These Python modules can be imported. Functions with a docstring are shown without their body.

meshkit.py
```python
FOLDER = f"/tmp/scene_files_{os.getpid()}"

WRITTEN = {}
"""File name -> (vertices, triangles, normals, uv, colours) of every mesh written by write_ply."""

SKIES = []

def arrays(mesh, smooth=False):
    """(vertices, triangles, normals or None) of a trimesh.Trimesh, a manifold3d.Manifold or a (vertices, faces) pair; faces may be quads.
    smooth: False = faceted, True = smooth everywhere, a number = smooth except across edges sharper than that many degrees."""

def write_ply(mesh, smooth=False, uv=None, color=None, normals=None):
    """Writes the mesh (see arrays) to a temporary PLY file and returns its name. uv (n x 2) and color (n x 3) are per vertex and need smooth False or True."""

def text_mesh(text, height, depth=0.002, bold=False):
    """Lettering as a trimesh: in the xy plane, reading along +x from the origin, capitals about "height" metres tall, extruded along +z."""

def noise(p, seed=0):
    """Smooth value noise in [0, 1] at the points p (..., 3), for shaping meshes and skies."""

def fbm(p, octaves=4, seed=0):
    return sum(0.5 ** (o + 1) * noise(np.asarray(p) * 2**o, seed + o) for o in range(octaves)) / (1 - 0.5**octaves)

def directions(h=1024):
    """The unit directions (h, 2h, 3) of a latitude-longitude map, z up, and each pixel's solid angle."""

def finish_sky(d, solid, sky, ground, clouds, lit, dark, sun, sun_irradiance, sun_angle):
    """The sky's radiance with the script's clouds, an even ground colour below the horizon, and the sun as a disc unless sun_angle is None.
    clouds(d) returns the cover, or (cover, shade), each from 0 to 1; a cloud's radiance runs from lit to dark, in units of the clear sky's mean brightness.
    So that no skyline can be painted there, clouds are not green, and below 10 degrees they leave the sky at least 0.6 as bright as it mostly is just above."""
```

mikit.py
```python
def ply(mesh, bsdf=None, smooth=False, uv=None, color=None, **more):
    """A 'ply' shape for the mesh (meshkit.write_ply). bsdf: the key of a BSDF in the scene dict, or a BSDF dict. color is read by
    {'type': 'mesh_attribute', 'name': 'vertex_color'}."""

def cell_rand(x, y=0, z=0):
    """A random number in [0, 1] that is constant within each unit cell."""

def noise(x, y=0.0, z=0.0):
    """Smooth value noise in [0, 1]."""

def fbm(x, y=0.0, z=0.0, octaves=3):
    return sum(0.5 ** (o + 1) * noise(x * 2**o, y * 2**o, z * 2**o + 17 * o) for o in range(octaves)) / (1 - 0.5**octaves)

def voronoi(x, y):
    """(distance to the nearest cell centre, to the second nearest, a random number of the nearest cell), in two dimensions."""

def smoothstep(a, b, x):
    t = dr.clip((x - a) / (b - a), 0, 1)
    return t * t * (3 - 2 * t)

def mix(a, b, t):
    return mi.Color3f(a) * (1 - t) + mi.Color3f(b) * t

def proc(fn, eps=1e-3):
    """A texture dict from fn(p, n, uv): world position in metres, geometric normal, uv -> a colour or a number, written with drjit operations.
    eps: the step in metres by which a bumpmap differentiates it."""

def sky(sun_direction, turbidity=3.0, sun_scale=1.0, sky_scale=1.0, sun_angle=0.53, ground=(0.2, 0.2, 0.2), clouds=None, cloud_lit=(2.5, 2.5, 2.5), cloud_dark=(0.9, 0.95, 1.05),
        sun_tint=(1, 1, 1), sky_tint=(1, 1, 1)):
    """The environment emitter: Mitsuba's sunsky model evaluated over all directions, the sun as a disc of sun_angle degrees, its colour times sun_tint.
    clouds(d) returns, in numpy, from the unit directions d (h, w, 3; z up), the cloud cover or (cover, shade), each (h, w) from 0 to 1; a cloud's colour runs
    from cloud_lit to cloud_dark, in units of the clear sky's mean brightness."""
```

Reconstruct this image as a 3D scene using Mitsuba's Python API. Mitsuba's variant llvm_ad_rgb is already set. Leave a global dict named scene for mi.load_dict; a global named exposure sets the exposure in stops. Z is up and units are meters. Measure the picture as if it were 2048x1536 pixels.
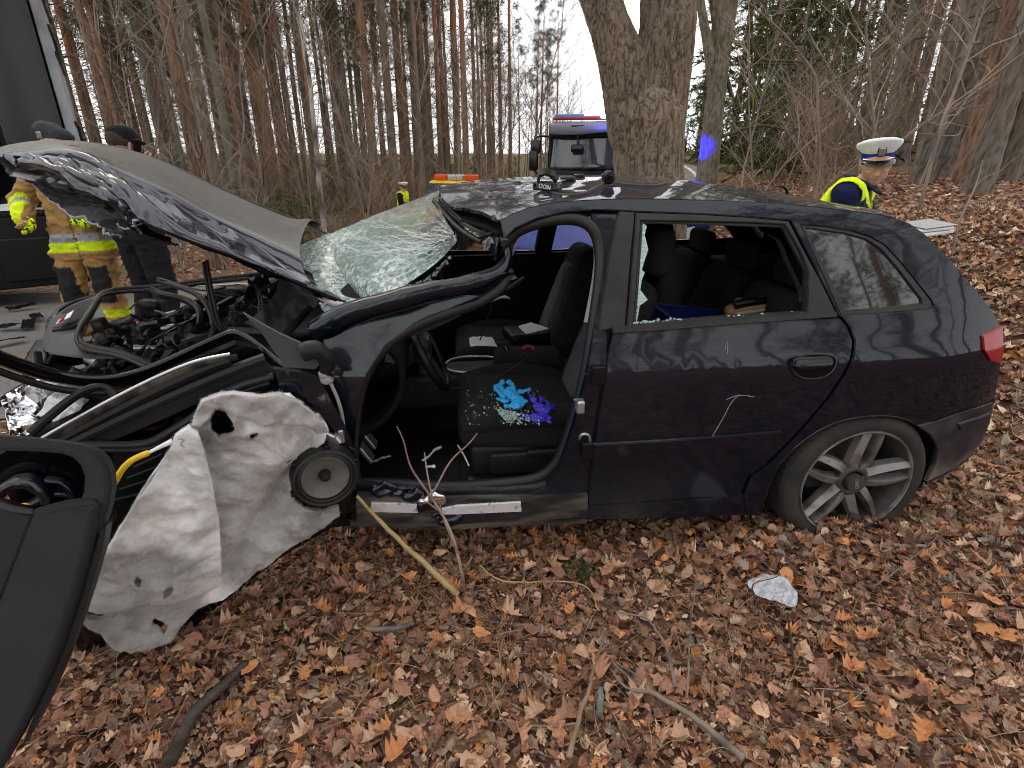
import math, numpy as np, trimesh, manifold3d as m3, mitsuba as mi, drjit as dr, mikit, meshkit
from mikit import proc, noise as pnoise, fbm as pfbm, voronoi, smoothstep as psmooth, mix as pmix
from scipy.interpolate import PchipInterpolator, CubicSpline, RectBivariateSpline
from scipy.ndimage import gaussian_filter

# ---------------------------------------------------------------- camera, sky, exposure
FPX, PITCH, EYE = 1100.0, math.atan(461 / 1100.0), np.array([0.0, 0.0, 1.55])
FWD = np.array([0, math.cos(PITCH), -math.sin(PITCH)])
UPV = np.array([0, math.sin(PITCH), math.cos(PITCH)])
scene, labels = {}, {}
T = mi.ScalarTransform4f
scene['camera'] = {'type': 'perspective', 'fov': 2 * math.degrees(math.atan(1024 / FPX)), 'fov_axis': 'x', 'near_clip': 0.05, 'far_clip': 2000.0,
                   'to_world': T().look_at(origin=EYE.tolist(), target=(EYE + FWD).tolist(), up=[0, 0, 1])}


def cloud(d):
    c = meshkit.fbm(d * 3.0, 4, 5)
    return np.ones(d.shape[:2]), np.clip(0.25 + 1.0 * (c - 0.5), 0, 1) * 0.6


scene['sky'] = mikit.sky([-0.35, 0.55, 0.75], turbidity=4, sun_scale=0.12, sun_angle=25, clouds=cloud, ground=(0.12, 0.09, 0.07),
                         cloud_lit=(2.6, 2.6, 2.62), cloud_dark=(1.5, 1.52, 1.58))
exposure = 2.7

# ---------------------------------------------------------------- helpers
rng = np.random.default_rng(7)


def ray(px, py):
    return FWD * FPX + np.array([1.0, 0, 0]) * (px - 1024) + UPV * (768 - py)


def on_y(px, py, y):
    d = ray(px, py)
    return EYE + d * (y / d[1])


def on_plane(px, py, p0, n):
    d = ray(px, py)
    return EYE + d * (np.dot(np.subtract(p0, EYE), n) / np.dot(d, n))


def project(p):
    q = np.asarray(p, float) - EYE
    z = q @ FWD
    return 1024 + FPX * q[..., 0] / z, 768 - FPX * (q @ UPV) / z


used = {}


def newkey(key):
    """numbered key: the last component takes _001, _002 ... when taken."""
    n = used.get(key, 0)
    used[key] = n + 1
    return key if n == 0 else f'{key}_{n:03d}'


def put(key, mesh, mat, smooth=30, uv=None, color=None, **more):
    key = newkey(key)
    scene[key] = mikit.ply(mesh, mat, smooth=smooth, uv=uv, color=color, **more)
    return key


def tag(key, label=None, cat=None, group=None, kind=None):
    d = {}
    if label: d['label'] = label
    if cat: d['category'] = cat
    if group: d['group'] = group
    if kind: d['kind'] = kind
    labels[key] = d
    return key


def part(key, label):
    labels[key] = {'label': label}
    return key


def rgb(c):
    return {'type': 'rgb', 'value': [float(x) for x in c]}


def pb(col, rough=0.5, two=True, **kw):
    b = {'type': 'principled', 'base_color': col if isinstance(col, dict) else rgb(col), 'roughness': rough, **kw}
    return {'type': 'twosided', 'bsdf': b} if two else b


def cat_(ms):
    ms = [trimesh.Trimesh(*meshkit.arrays(m)[:2], process=False) if not isinstance(m, trimesh.Trimesh) else m for m in ms]
    return trimesh.util.concatenate(ms)


def tri(v, f):
    f = np.asarray(f)
    if f.shape[1] == 4:
        f = np.vstack([f[:, [0, 1, 2]], f[:, [0, 2, 3]]])
    return trimesh.Trimesh(np.asarray(v, float), f, process=False)


def spline(pts, n, closed=False):
    p = np.asarray(pts, float)
    if len(p) == 2:
        return p[0] + (p[1] - p[0]) * np.linspace(0, 1, n)[:, None]
    if closed:
        p = np.vstack([p, p[:1]])
    t = np.r_[0, np.cumsum(np.linalg.norm(np.diff(p, axis=0), axis=1) ** 0.7 + 1e-9)]
    c = CubicSpline(t, p, bc_type='periodic' if closed else 'natural')
    return c(np.linspace(0, t[-1], n))


def tube(points, radii, sides=8, cap=True, flat=1.0, up=None):
    """A tube along a polyline; flat scales the second cross axis; up fixes the first cross axis."""
    p = np.asarray(points, float)
    t = np.gradient(p, axis=0)
    t /= np.linalg.norm(t, axis=1, keepdims=True) + 1e-12
    if up is None:
        a = np.zeros_like(p)
        a0 = np.cross(t[0], [0.3, 0.2, 0.9] if abs(t[0][2]) < 0.9 else [1.0, 0.1, 0])
        for i in range(len(p)):
            a0 = a0 - t[i] * np.dot(a0, t[i])
            a0 /= np.linalg.norm(a0) + 1e-12
            a[i] = a0
    else:
        a = np.asarray(up, float) - t * (t @ np.asarray(up, float))[:, None]
        a /= np.linalg.norm(a, axis=1, keepdims=True) + 1e-12
    b = np.cross(t, a)
    ang = np.arange(sides) * 2 * np.pi / sides
    r = np.broadcast_to(radii, (len(p),))[:, None, None]
    v = p[:, None] + r * (np.cos(ang)[None, :, None] * a[:, None] + flat * np.sin(ang)[None, :, None] * b[:, None])
    i, j = np.meshgrid(np.arange(len(p) - 1), np.arange(sides), indexing='ij')
    q = np.stack([i * sides + j, i * sides + (j + 1) % sides, (i + 1) * sides + (j + 1) % sides, (i + 1) * sides + j], -1).reshape(-1, 4)
    v = v.reshape(-1, 3)
    f = np.vstack([q[:, [0, 1, 2]], q[:, [0, 2, 3]]])
    if cap:
        n = len(v)
        v = np.vstack([v, p[:1], p[-1:]])
        k = np.arange(sides)
        f = np.vstack([f, np.stack([k * 0 + n, (k + 1) % sides, k], 1), np.stack([k * 0 + n + 1, n - sides + k, n - sides + (k + 1) % sides], 1)])
    return trimesh.Trimesh(v, f, process=False)


def rbox(size, r=0.01, at=(0, 0, 0), seg=2):
    """Rounded box: hull of eight small spheres."""
    sx, sy, sz = (max(s / 2 - r, 1e-4) for s in size)
    s = trimesh.creation.icosphere(subdivisions=seg - 1 if seg > 1 else 0, radius=r).vertices
    pts = np.vstack([s + [x, y, z] for x in (-sx, sx) for y in (-sy, sy) for z in (-sz, sz)])
    m = trimesh.convex.convex_hull(pts)
    m.apply_translation(at)
    return m


def box(size, at=(0, 0, 0)):
    m = trimesh.creation.box(size)
    m.apply_translation(at)
    return m


def rot(m, ax, deg, about=(0, 0, 0)):
    m.apply_transform(trimesh.transformations.rotation_matrix(math.radians(deg), ax, about))
    return m


def between(a, b, w, h, r=0.004, up=(0, 0, 1)):
    """A rounded bar from a to b with section w (sideways) x h (along up)."""
    a, b = np.asarray(a, float), np.asarray(b, float)
    d = b - a
    L = np.linalg.norm(d)
    x = d / L
    y = np.cross(up, x)
    y /= np.linalg.norm(y) + 1e-12
    z = np.cross(x, y)
    m = rbox((L, w, h), r)
    M = np.eye(4)
    M[:3, 0], M[:3, 1], M[:3, 2], M[:3, 3] = x, y, z, (a + b) / 2
    m.apply_transform(M)
    return m


def grid_mesh(G):
    """Quads over an (a, b, 3) array of points."""
    a, b = G.shape[:2]
    i, j = np.meshgrid(np.arange(a - 1), np.arange(b - 1), indexing='ij')
    q = np.stack([i * b + j, (i + 1) * b + j, (i + 1) * b + j + 1, i * b + j + 1], -1).reshape(-1, 4)
    return tri(G.reshape(-1, 3), q)


def sheet(G, t, flip=False):
    """A closed thin sheet of thickness t over a grid of points."""
    m = grid_mesh(G)
    n = np.array(m.vertex_normals)
    a, b = G.shape[:2]
    v0 = np.array(m.vertices)
    s = -1 if flip else 1
    v1 = v0 - s * n * t
    f0 = np.array(m.faces) if not flip else np.array(m.faces)[:, ::-1]
    N = a * b
    ring = np.r_[np.arange(b), np.arange(1, a) * b + b - 1, (a - 1) * b + np.arange(b - 2, -1, -1), np.arange(a - 2, 0, -1) * b]
    nx = np.roll(ring, -1)
    side = np.vstack([np.stack([ring, nx, nx + N], 1), np.stack([ring, nx + N, ring + N], 1)])
    if flip:
        side = side[:, ::-1]
    return trimesh.Trimesh(np.vstack([v0, v1]), np.vstack([f0, f0[:, ::-1] + N, side]), process=False)


def bicubic(C, nu, nv):
    """Dense (nu, nv, k) grid through an (a, b, k) control grid."""
    C = np.asarray(C, float)
    a, b, k = C.shape
    u, v = np.linspace(0, 1, a), np.linspace(0, 1, b)
    out = [RectBivariateSpline(u, v, C[..., i], kx=min(3, a - 1), ky=min(3, b - 1))(np.linspace(0, 1, nu), np.linspace(0, 1, nv)) for i in range(k)]
    return np.stack(out, -1)


def plate(poly, t, length, warp, holes=(), flip=True):
    """A plate of outline poly (n,2), thickness t, refined and bent by warp((n,3)) -> (n,3)."""
    cs = m3.CrossSection([np.asarray(poly, float)], m3.FillRule.NonZero)
    for h in holes:
        cs = cs - m3.CrossSection([np.asarray(h, float)], m3.FillRule.NonZero)
    m = cs.extrude(t).refine_to_length(length).to_mesh()
    v = warp(np.array(m.vert_properties[:, :3], float))
    f = np.array(m.tri_verts)
    return trimesh.Trimesh(v, f[:, ::-1] if flip else f, process=False)


def bones(spec, length=0.02, it=8):
    """One continuous body: hulls of spheres along the given bones [(a, ra, b, rb), ...], smoothed."""
    s = trimesh.creation.icosphere(subdivisions=2, radius=1.0).vertices
    ms = [m3.Manifold.hull_points(np.vstack([np.asarray(a) + s * ra, np.asarray(b) + s * rb])) for a, ra, b, rb in spec]
    m = m3.Manifold.batch_boolean(ms, m3.OpType.Add).refine_to_length(length).to_mesh()
    t = trimesh.Trimesh(m.vert_properties[:, :3], m.tri_verts, process=True)
    return trimesh.smoothing.filter_taubin(t, iterations=it) if it else t


def jiggle(mesh, amp, freq, seed=0, octs=3):
    """Displace a mesh's vertices along their normals by noise."""
    v = np.array(mesh.vertices)
    n = np.array(mesh.vertex_normals)
    mesh.vertices = v + n * ((meshkit.fbm(v * freq, octs, seed) - 0.5) * 2 * amp)[:, None]
    return mesh


def vcol(mesh, cols, freq=3.0, seed=0, stretch=(1, 1, 1), spread=1.0):
    """Per-vertex colours mixed from a list of colours by noise (the colour of the thing itself)."""
    v = np.array(mesh.vertices) * np.asarray(stretch) * freq
    k = np.clip((meshkit.fbm(v, 4, seed) - 0.5) * 1.9 * spread + 0.5, 0, 1) * (len(cols) - 1)
    c = np.asarray(cols, float)
    i = np.minimum(k.astype(int), len(cols) - 2)
    return c[i] + (c[i + 1] - c[i]) * (k - i)[:, None]


# ---------------------------------------------------------------- materials
VC = {'type': 'mesh_attribute', 'name': 'vertex_color'}
scene['mat_rough'] = pb(VC, 0.9, specular=0.2)
scene['mat_satin'] = pb(VC, 0.55, specular=0.4)
scene['mat_leaf'] = pb(VC, 0.62, specular=0.35)
scene['mat_black_plastic'] = pb((0.004, 0.004, 0.0045), 0.40, specular=0.3)
scene['mat_dark_plastic'] = pb((0.012, 0.0125, 0.0135), 0.5, specular=0.3)
scene['mat_grey_plastic'] = pb((0.050, 0.052, 0.056), 0.55)
scene['mat_rubber'] = pb((0.008, 0.008, 0.0085), 0.55)
scene['mat_gloss_black'] = pb((0.003, 0.003, 0.004), 0.12)
scene['mat_white'] = pb((0.75, 0.75, 0.76), 0.5)
scene['mat_metal'] = pb((0.55, 0.55, 0.56), 0.35, metallic=0.9)
scene['mat_chrome'] = pb((0.8, 0.8, 0.82), 0.12, metallic=1.0)


def dusty(base, dust, lo=0.09, amount=0.5, gloss=0.04, rr=0.32, byuv=False):
    def k(p, n, uv):
        up = dr.clip(n.z, 0, 1)
        s = pfbm(p.x * 2.2, p.y * 2.2, p.z * 2.2, 4)
        f = pfbm(p.x * 34, p.y * 60, p.z * 34, 2)
        if byuv:   # the bonnet: dust lies on what was its upper face
            top = psmooth(0.56, 0.40, uv.x + 0.12 * (s - 0.5)) * (0.75 + 0.25 * s)
            return dr.clip(top * (0.8 + 0.4 * f) * amount, 0, 1)
        top = psmooth(0.6, 0.98, up) * (0.25 + 0.75 * psmooth(0.3, 0.7, s))
        low = psmooth(0.50, 0.15, p.z) * 0.5 * psmooth(0.35, 0.75, s)
        return dr.clip((dr.maximum(top, low) + lo * psmooth(0.45, 0.8, s) * 0.5) * (0.6 + 0.8 * f) * amount, 0, 1)
    return {'type': 'twosided', 'bsdf': {'type': 'principled', 'base_color': proc(lambda p, n, uv: pmix(base, dust, k(p, n, uv))),
            'roughness': proc(lambda p, n, uv: gloss + rr * k(p, n, uv) + (0.0 if byuv else 0.10 * psmooth(0.75, 0.35, p.z))), 'specular': 0.27, 'clearcoat': 1.0, 'clearcoat_gloss': 0.99}}


scene['mat_paint'] = dusty((0.0004, 0.0026, 0.0095), (0.105, 0.10, 0.088))
scene['mat_bonnet'] = dusty((0.0025, 0.0035, 0.012), (0.075, 0.071, 0.062), amount=0.95, gloss=0.025, rr=0.5, byuv=True)
scene['mat_roof'] = dusty((0.002, 0.003, 0.011), (0.115, 0.108, 0.095), amount=0.36, gloss=0.015, rr=0.16)
scene['mat_roof']['bsdf']['specular'] = 1.0
scene['mat_bonnet']['bsdf']['specular'] = 0.9
# ================================================================ the setting
def sst(a, b, x):
    t = np.clip((np.asarray(x, float) - a) / (b - a), 0, 1)
    return t * t * (3 - 2 * t)


ROAD = spline([(-60, 0.5), (-30, 2.2), (-14, 3.6), (-8, 4.6), (-4.2, 6.1), (-0.9, 9.0), (1.6, 13.5), (3.6, 20), (6.5, 34), (11, 60), (18, 110)], 240)


def road_dist(x, y):
    p = np.stack([np.ravel(x), np.ravel(y)], -1)
    a, b = ROAD[:-1], ROAD[1:]
    best = np.full(len(p), 1e9)
    for k in range(0, len(a)):
        ab = b[k] - a[k]
        t = np.clip(((p - a[k]) @ ab) / (ab @ ab), 0, 1)
        q = a[k] + t[:, None] * ab - p
        best = np.minimum(best, (q ** 2).sum(1))
    return np.sqrt(best).reshape(np.shape(x))


def base_h(x, y):
    x, y = np.asarray(x, float), np.asarray(y, float)
    h = -1.0 * sst(3.2, 15.5, y) * sst(9, 2, x)
    s = (x - 1.8) * 0.5 + (y - 2.1) * 0.86
    h = h + 1.05 * sst(0.25, 5.6, s) * sst(1.3, 4.2, x)
    h = h + 0.075 * np.exp(-((x - 1.42) / .42) ** 2 - ((y - 1.84) / .2) ** 2)
    h = h + 1.0 * sst(24, 60, y) * sst(3, -6, x) + 0.9 * sst(10, 30, x)
    return h


def hgt(x, y):
    x, y = np.asarray(x, float), np.asarray(y, float)
    p = np.stack([x, y, x * 0], -1)
    d = road_dist(x, y) if x.size < 400000 else 9
    rough = sst(3.0, 4.2, d)
    h = base_h(x, y)
    h = h + rough * ((meshkit.fbm(p * 0.5, 3, 3) - 0.5) * 0.35 * sst(4, 12, np.hypot(x, y - 1)) + (meshkit.fbm(p * 3.0, 3, 9) - 0.5) * 0.06)
    return h


gx = np.unique(np.r_[-np.geomspace(7, 420, 60), np.linspace(-7, 7, 180), np.geomspace(7, 420, 60)])
gy = np.unique(np.r_[-np.geomspace(2, 60, 20), np.linspace(-2, 12, 180), np.geomspace(12, 620, 80)])
GX, GY = np.meshgrid(gx, gy, indexing='ij')
scene['mat_soil'] = pb(proc(lambda p, n, uv: soil(p)), 0.95, specular=0.1)


def soil(p):
    w = pfbm(p.x * 1.3, p.y * 1.3, 3.0, 3) * 0.35
    d1, d2, c = voronoi(p.x * 13 + w * 4, p.y * 16 + w * 3)
    e1, e2, g = voronoi(p.x * 31, p.y * 37)
    base = pmix((0.05, 0.026, 0.017), (0.19, 0.098, 0.062), c)
    base = pmix(base, (0.34, 0.22, 0.14), psmooth(0.72, 0.95, g) * 0.8)
    base = pmix(base, (0.02, 0.012, 0.009), psmooth(0.12, 0.0, d2 - d1))
    moss = psmooth(0.56, 0.72, pfbm(p.x * 0.35 + 9, p.y * 0.35, 1.0, 3)) * psmooth(5.0, 9.0, p.y)
    far = psmooth(14, 26, p.y)
    base = pmix(base, pmix((0.06, 0.045, 0.025), (0.045, 0.05, 0.018), pnoise(p.x * 0.9, p.y * 0.5)), far * 0.8)
    return pmix(base, pmix((0.05, 0.06, 0.015), (0.11, 0.105, 0.03), pnoise(p.x * 6, p.y * 6)), moss * 0.85)


GZ = hgt(GX, GY)
put('ground', grid_mesh(np.stack([GX, GY, GZ], -1)), 'mat_soil', smooth=True)
tag('ground', kind='structure')

# the road with its worn edge line
scene['mat_asphalt'] = pb(proc(lambda p, n, uv: pmix(pmix((0.10, 0.098, 0.095), (0.17, 0.165, 0.16), pfbm(p.x * 60, p.y * 60, 0.0, 2)),
                                                    (0.15, 0.115, 0.08), psmooth(0.45, 0.7, pfbm(p.x * 0.9, p.y * 1.6, 2.0, 4)) * 0.8)), 0.9, specular=0.2)
scene['mat_line'] = pb(proc(lambda p, n, uv: pmix((0.5, 0.48, 0.44), (0.2, 0.19, 0.17), psmooth(0.4, 0.62, pfbm(p.x * 7, p.y * 7, 0.0, 3)))), 0.8)
RT = np.gradient(ROAD, axis=0)
RT /= np.linalg.norm(RT, axis=1, keepdims=True)
RN = np.stack([-RT[:, 1], RT[:, 0]], -1)


def ribbon(o0, o1, dz, n=24, k0=0, k1=240):
    off = np.linspace(o0, o1, n)
    P = ROAD[k0:k1, None] + RN[k0:k1, None] * off[None, :, None]
    z = hgt(P[..., 0], P[..., 1])
    z0 = base_h(P[..., 0], P[..., 1])
    return grid_mesh(np.concatenate([P, (np.maximum(z0, z) + dz)[..., None]], -1))


put('road', ribbon(-3.1, 3.1, 0.012, 40), 'mat_asphalt', smooth=True)
tag('road', kind='structure')
put('road__edge_line', ribbon(2.62, 2.76, 0.02, 3), 'mat_line', smooth=True)
put('road__edge_line', ribbon(-2.78, -2.64, 0.02, 3, 60), 'mat_line', smooth=True)

# ---------------------------------------------------------------- fallen leaves
LEAFC = np.array([(0.25, 0.115, 0.075), (0.32, 0.155, 0.10), (0.42, 0.245, 0.155), (0.17, 0.08, 0.055), (0.50, 0.325, 0.215), (0.46, 0.19, 0.075), (0.24, 0.165, 0.125), (0.36, 0.175, 0.105)]) * np.array([1.10, 1.14, 1.12])


def leaf_shape(r, lobes=True):
    """Outline strips of one dry leaf of length 1 along x, with curl."""
    n = 9
    t = np.linspace(0, 1, n)
    w = 0.30 * np.sin(np.pi * t ** 0.72) ** 0.8
    if lobes:
        w = w * (1 + 0.32 * np.where(np.arange(n) % 2 == 0, 1, -1) * r.uniform(0.6, 1.2, n)) + 0.01
    w2 = w * r.uniform(0.85, 1.15, n)
    c1, c2, tw = r.uniform(-1.6, 2.4), r.uniform(-0.9, 1.5), r.uniform(-1.2, 1.2)
    mid = np.stack([t, 0.08 * np.sin(3 * t + r.uniform(0, 6)), c2 * 0.35 * (t - 0.5) ** 2 * 2], -1)
    sh = np.where(np.arange(n) % 2 == 0, 0.05, -0.02)
    Lp = mid + np.stack([sh, w, c1 * w ** 2 * 2.0 + tw * w * (t - 0.5) + r.normal(0, 0.02, n)], -1)
    Rp = mid + np.stack([sh, -w2, c1 * w2 ** 2 * 2.0 - tw * w2 * (t - 0.5) + r.normal(0, 0.02, n)], -1)
    v = np.vstack([Lp, mid, Rp]) - [0.5, 0, 0]
    i = np.arange(n - 1)
    q = np.vstack([np.stack([i, n + i, n + i + 1, i + 1], 1), np.stack([n + i, 2 * n + i, 2 * n + i + 1, n + i + 1], 1)])
    return v, np.vstack([q[:, [0, 1, 2]], q[:, [0, 2, 3]]])


def leaf_small(r):
    v = np.array([(-.5, 0, 0), (-.15, .25, .06), (.2, .2, .04), (.5, 0, 0.05), (.2, -.2, .05), (-.15, -.25, .07), (0, 0, -0.03)]) + r.normal(0, 0.05, (7, 3)) * [1, 1, 1]
    k = np.arange(6)
    return v, np.stack([k * 0 + 6, (k + 1) % 6, k], 1)


lr = np.random.default_rng(21)
LBIG = [leaf_shape(lr, True) for _ in range(10)] + [leaf_shape(lr, False) for _ in range(5)]
LSM = [leaf_small(lr) for _ in range(6)]


def rotm(yaw, tilt, tdir, n):
    """Rotation matrices: yaw about z, then a tilt about a horizontal axis."""
    cy, sy = np.cos(yaw), np.sin(yaw)
    R1 = np.zeros((n, 3, 3)); R1[:, 0, 0] = cy; R1[:, 0, 1] = -sy; R1[:, 1, 0] = sy; R1[:, 1, 1] = cy; R1[:, 2, 2] = 1
    a = np.stack([np.cos(tdir), np.sin(tdir), tdir * 0], -1)
    K = np.zeros((n, 3, 3)); K[:, 0, 2] = a[:, 1]; K[:, 1, 2] = -a[:, 0]; K[:, 2, 0] = -a[:, 1]; K[:, 2, 1] = a[:, 0]
    s, c = np.sin(tilt)[:, None, None], np.cos(tilt)[:, None, None]
    R2 = np.eye(3) + s * K + (1 - c) * (K @ K)
    return R2 @ R1


def slope_tilt(P):
    e = 0.15
    return -(hgt(P[:, 0] + e, P[:, 1]) - hgt(P[:, 0] - e, P[:, 1])) / (2 * e), -(hgt(P[:, 0], P[:, 1] + e) - hgt(P[:, 0], P[:, 1] - e)) / (2 * e)


def scatter_mesh(P, size, shapes, r, tilt=0.45, lift=0.03, pal=LEAFC):
    n = len(P)
    R = rotm(r.uniform(0, 6.28, n), np.abs(r.normal(0, tilt, n)), r.uniform(0, 6.28, n), n) * size[:, None, None]
    z = hgt(P[:, 0], P[:, 1]) + r.uniform(0.0, lift, n)
    C = np.stack([P[:, 0], P[:, 1], z], -1)
    which = r.integers(0, len(shapes), n)
    vs, fs, cs, at = [], [], [], 0
    col = pal[r.integers(0, len(pal), n)] * r.uniform(0.5, 1.25, (n, 1))
    for k, (v, f) in enumerate(shapes):
        ii = np.nonzero(which == k)[0]
        if not len(ii): continue
        V = np.einsum('kij,nj->kni', R[ii], v) + C[ii][:, None]
        vs.append(V.reshape(-1, 3))
        fs.append((f[None] + (np.arange(len(ii)) * len(v))[:, None, None]).reshape(-1, 3) + at)
        shade = r.uniform(0.85, 1.12, (len(ii), len(v), 1))
        cs.append((col[ii][:, None] * shade).reshape(-1, 3))
        at += len(ii) * len(v)
    return trimesh.Trimesh(np.vstack(vs), np.vstack(fs), process=False), np.vstack(cs)


def sample_view(n, y0, y1, x0, x1, r, margin=60):
    P = np.stack([r.uniform(x0, x1, n), r.uniform(y0, y1, n)], -1)
    q = np.stack([P[:, 0], P[:, 1], hgt(P[:, 0], P[:, 1])], -1)
    px, py = project(q)
    ok = (px > -margin) & (px < 2048 + margin) & (py > 280) & (py < 1536 + margin)
    under = (P[:, 0] > -1.0) & (P[:, 0] < 2.05) & (P[:, 1] > 2.3 + 0.11 * (P[:, 0] - 1.39)) & (P[:, 1] < 3.4 + 0.11 * (P[:, 0] - 1.39))
    return P[ok & ~under & (road_dist(P[:, 0], P[:, 1]) > 3.2)]


parts_ = []
P = sample_view(13000, 0.6, 2.5, -2.6, 3.4, lr)
parts_.append(scatter_mesh(P, lr.uniform(0.024, 0.060, len(P)), LBIG, lr, 0.55, 0.03))
P = sample_view(40000, 0.6, 3.0, -2.6, 3.6, lr)
parts_.append(scatter_mesh(P, lr.uniform(0.009, 0.032, len(P)), LSM, lr, 0.6, 0.032))
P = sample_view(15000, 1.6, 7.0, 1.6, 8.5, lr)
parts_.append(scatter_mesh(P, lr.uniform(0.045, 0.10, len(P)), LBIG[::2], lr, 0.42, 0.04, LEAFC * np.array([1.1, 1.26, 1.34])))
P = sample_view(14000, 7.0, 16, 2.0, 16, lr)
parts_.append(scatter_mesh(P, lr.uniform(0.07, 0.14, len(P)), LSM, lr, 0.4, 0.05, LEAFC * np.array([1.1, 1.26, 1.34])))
P = sample_view(9000, 9.0, 26, -14, 3, lr)
parts_.append(scatter_mesh(P, lr.uniform(0.08, 0.17, len(P)), LSM, lr, 0.4, 0.05))
Pw = np.vstack([np.c_[lr.normal(1.36, .26, 420), lr.normal(1.86, .07, 420)], np.c_[lr.uniform(-.6, 2.3, 500), lr.normal(1.9, .1, 500) + .1 * (lr.uniform(-.6, 2.3, 500) - 1.4)]])
parts_.append(scatter_mesh(Pw, lr.uniform(0.03, 0.07, len(Pw)), LBIG, lr, 0.6, 0.075))
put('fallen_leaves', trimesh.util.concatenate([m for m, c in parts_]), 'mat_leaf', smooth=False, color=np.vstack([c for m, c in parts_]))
tag('fallen_leaves', 'thick litter of brown oak leaves covering the verge', 'leaf litter', kind='stuff')

# the largest leaves lying on top, one by one, as pieces of the ground
big = []
for k in range(24):
    v, f = leaf_shape(lr, k % 4 != 3)
    m = trimesh.Trimesh(v, f, process=False)
    m = m.subdivide()
    c = LEAFC[lr.choice([1, 2, 4, 5, 7, 5, 2, 0])] * lr.uniform(0.85, 1.2)
    vv = np.array(m.vertices)
    vein = np.exp(-(vv[:, 1] / 0.02) ** 2) * 0.25 + 0.12 * (np.sin((vv[:, 0] + np.abs(vv[:, 1])) * 40) > 0.6)
    col = c * (0.85 + 0.3 * meshkit.noise(vv * 9, k)[:, None] + vein[:, None])
    big.append(mikit.ply(m, 'mat_leaf', smooth=True, color=np.clip(col, 0, 0.8)))
P = np.vstack([sample_view(230, 0.85, 2.0, -1.2, 2.6, lr, 0), sample_view(300, 1.8, 4.2, 1.9, 4.0, lr, 0)])[:230]
R = rotm(lr.uniform(0, 6.28, len(P)), np.abs(lr.normal(0, 0.3, len(P))), lr.uniform(0, 6.28, len(P)), len(P))
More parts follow.
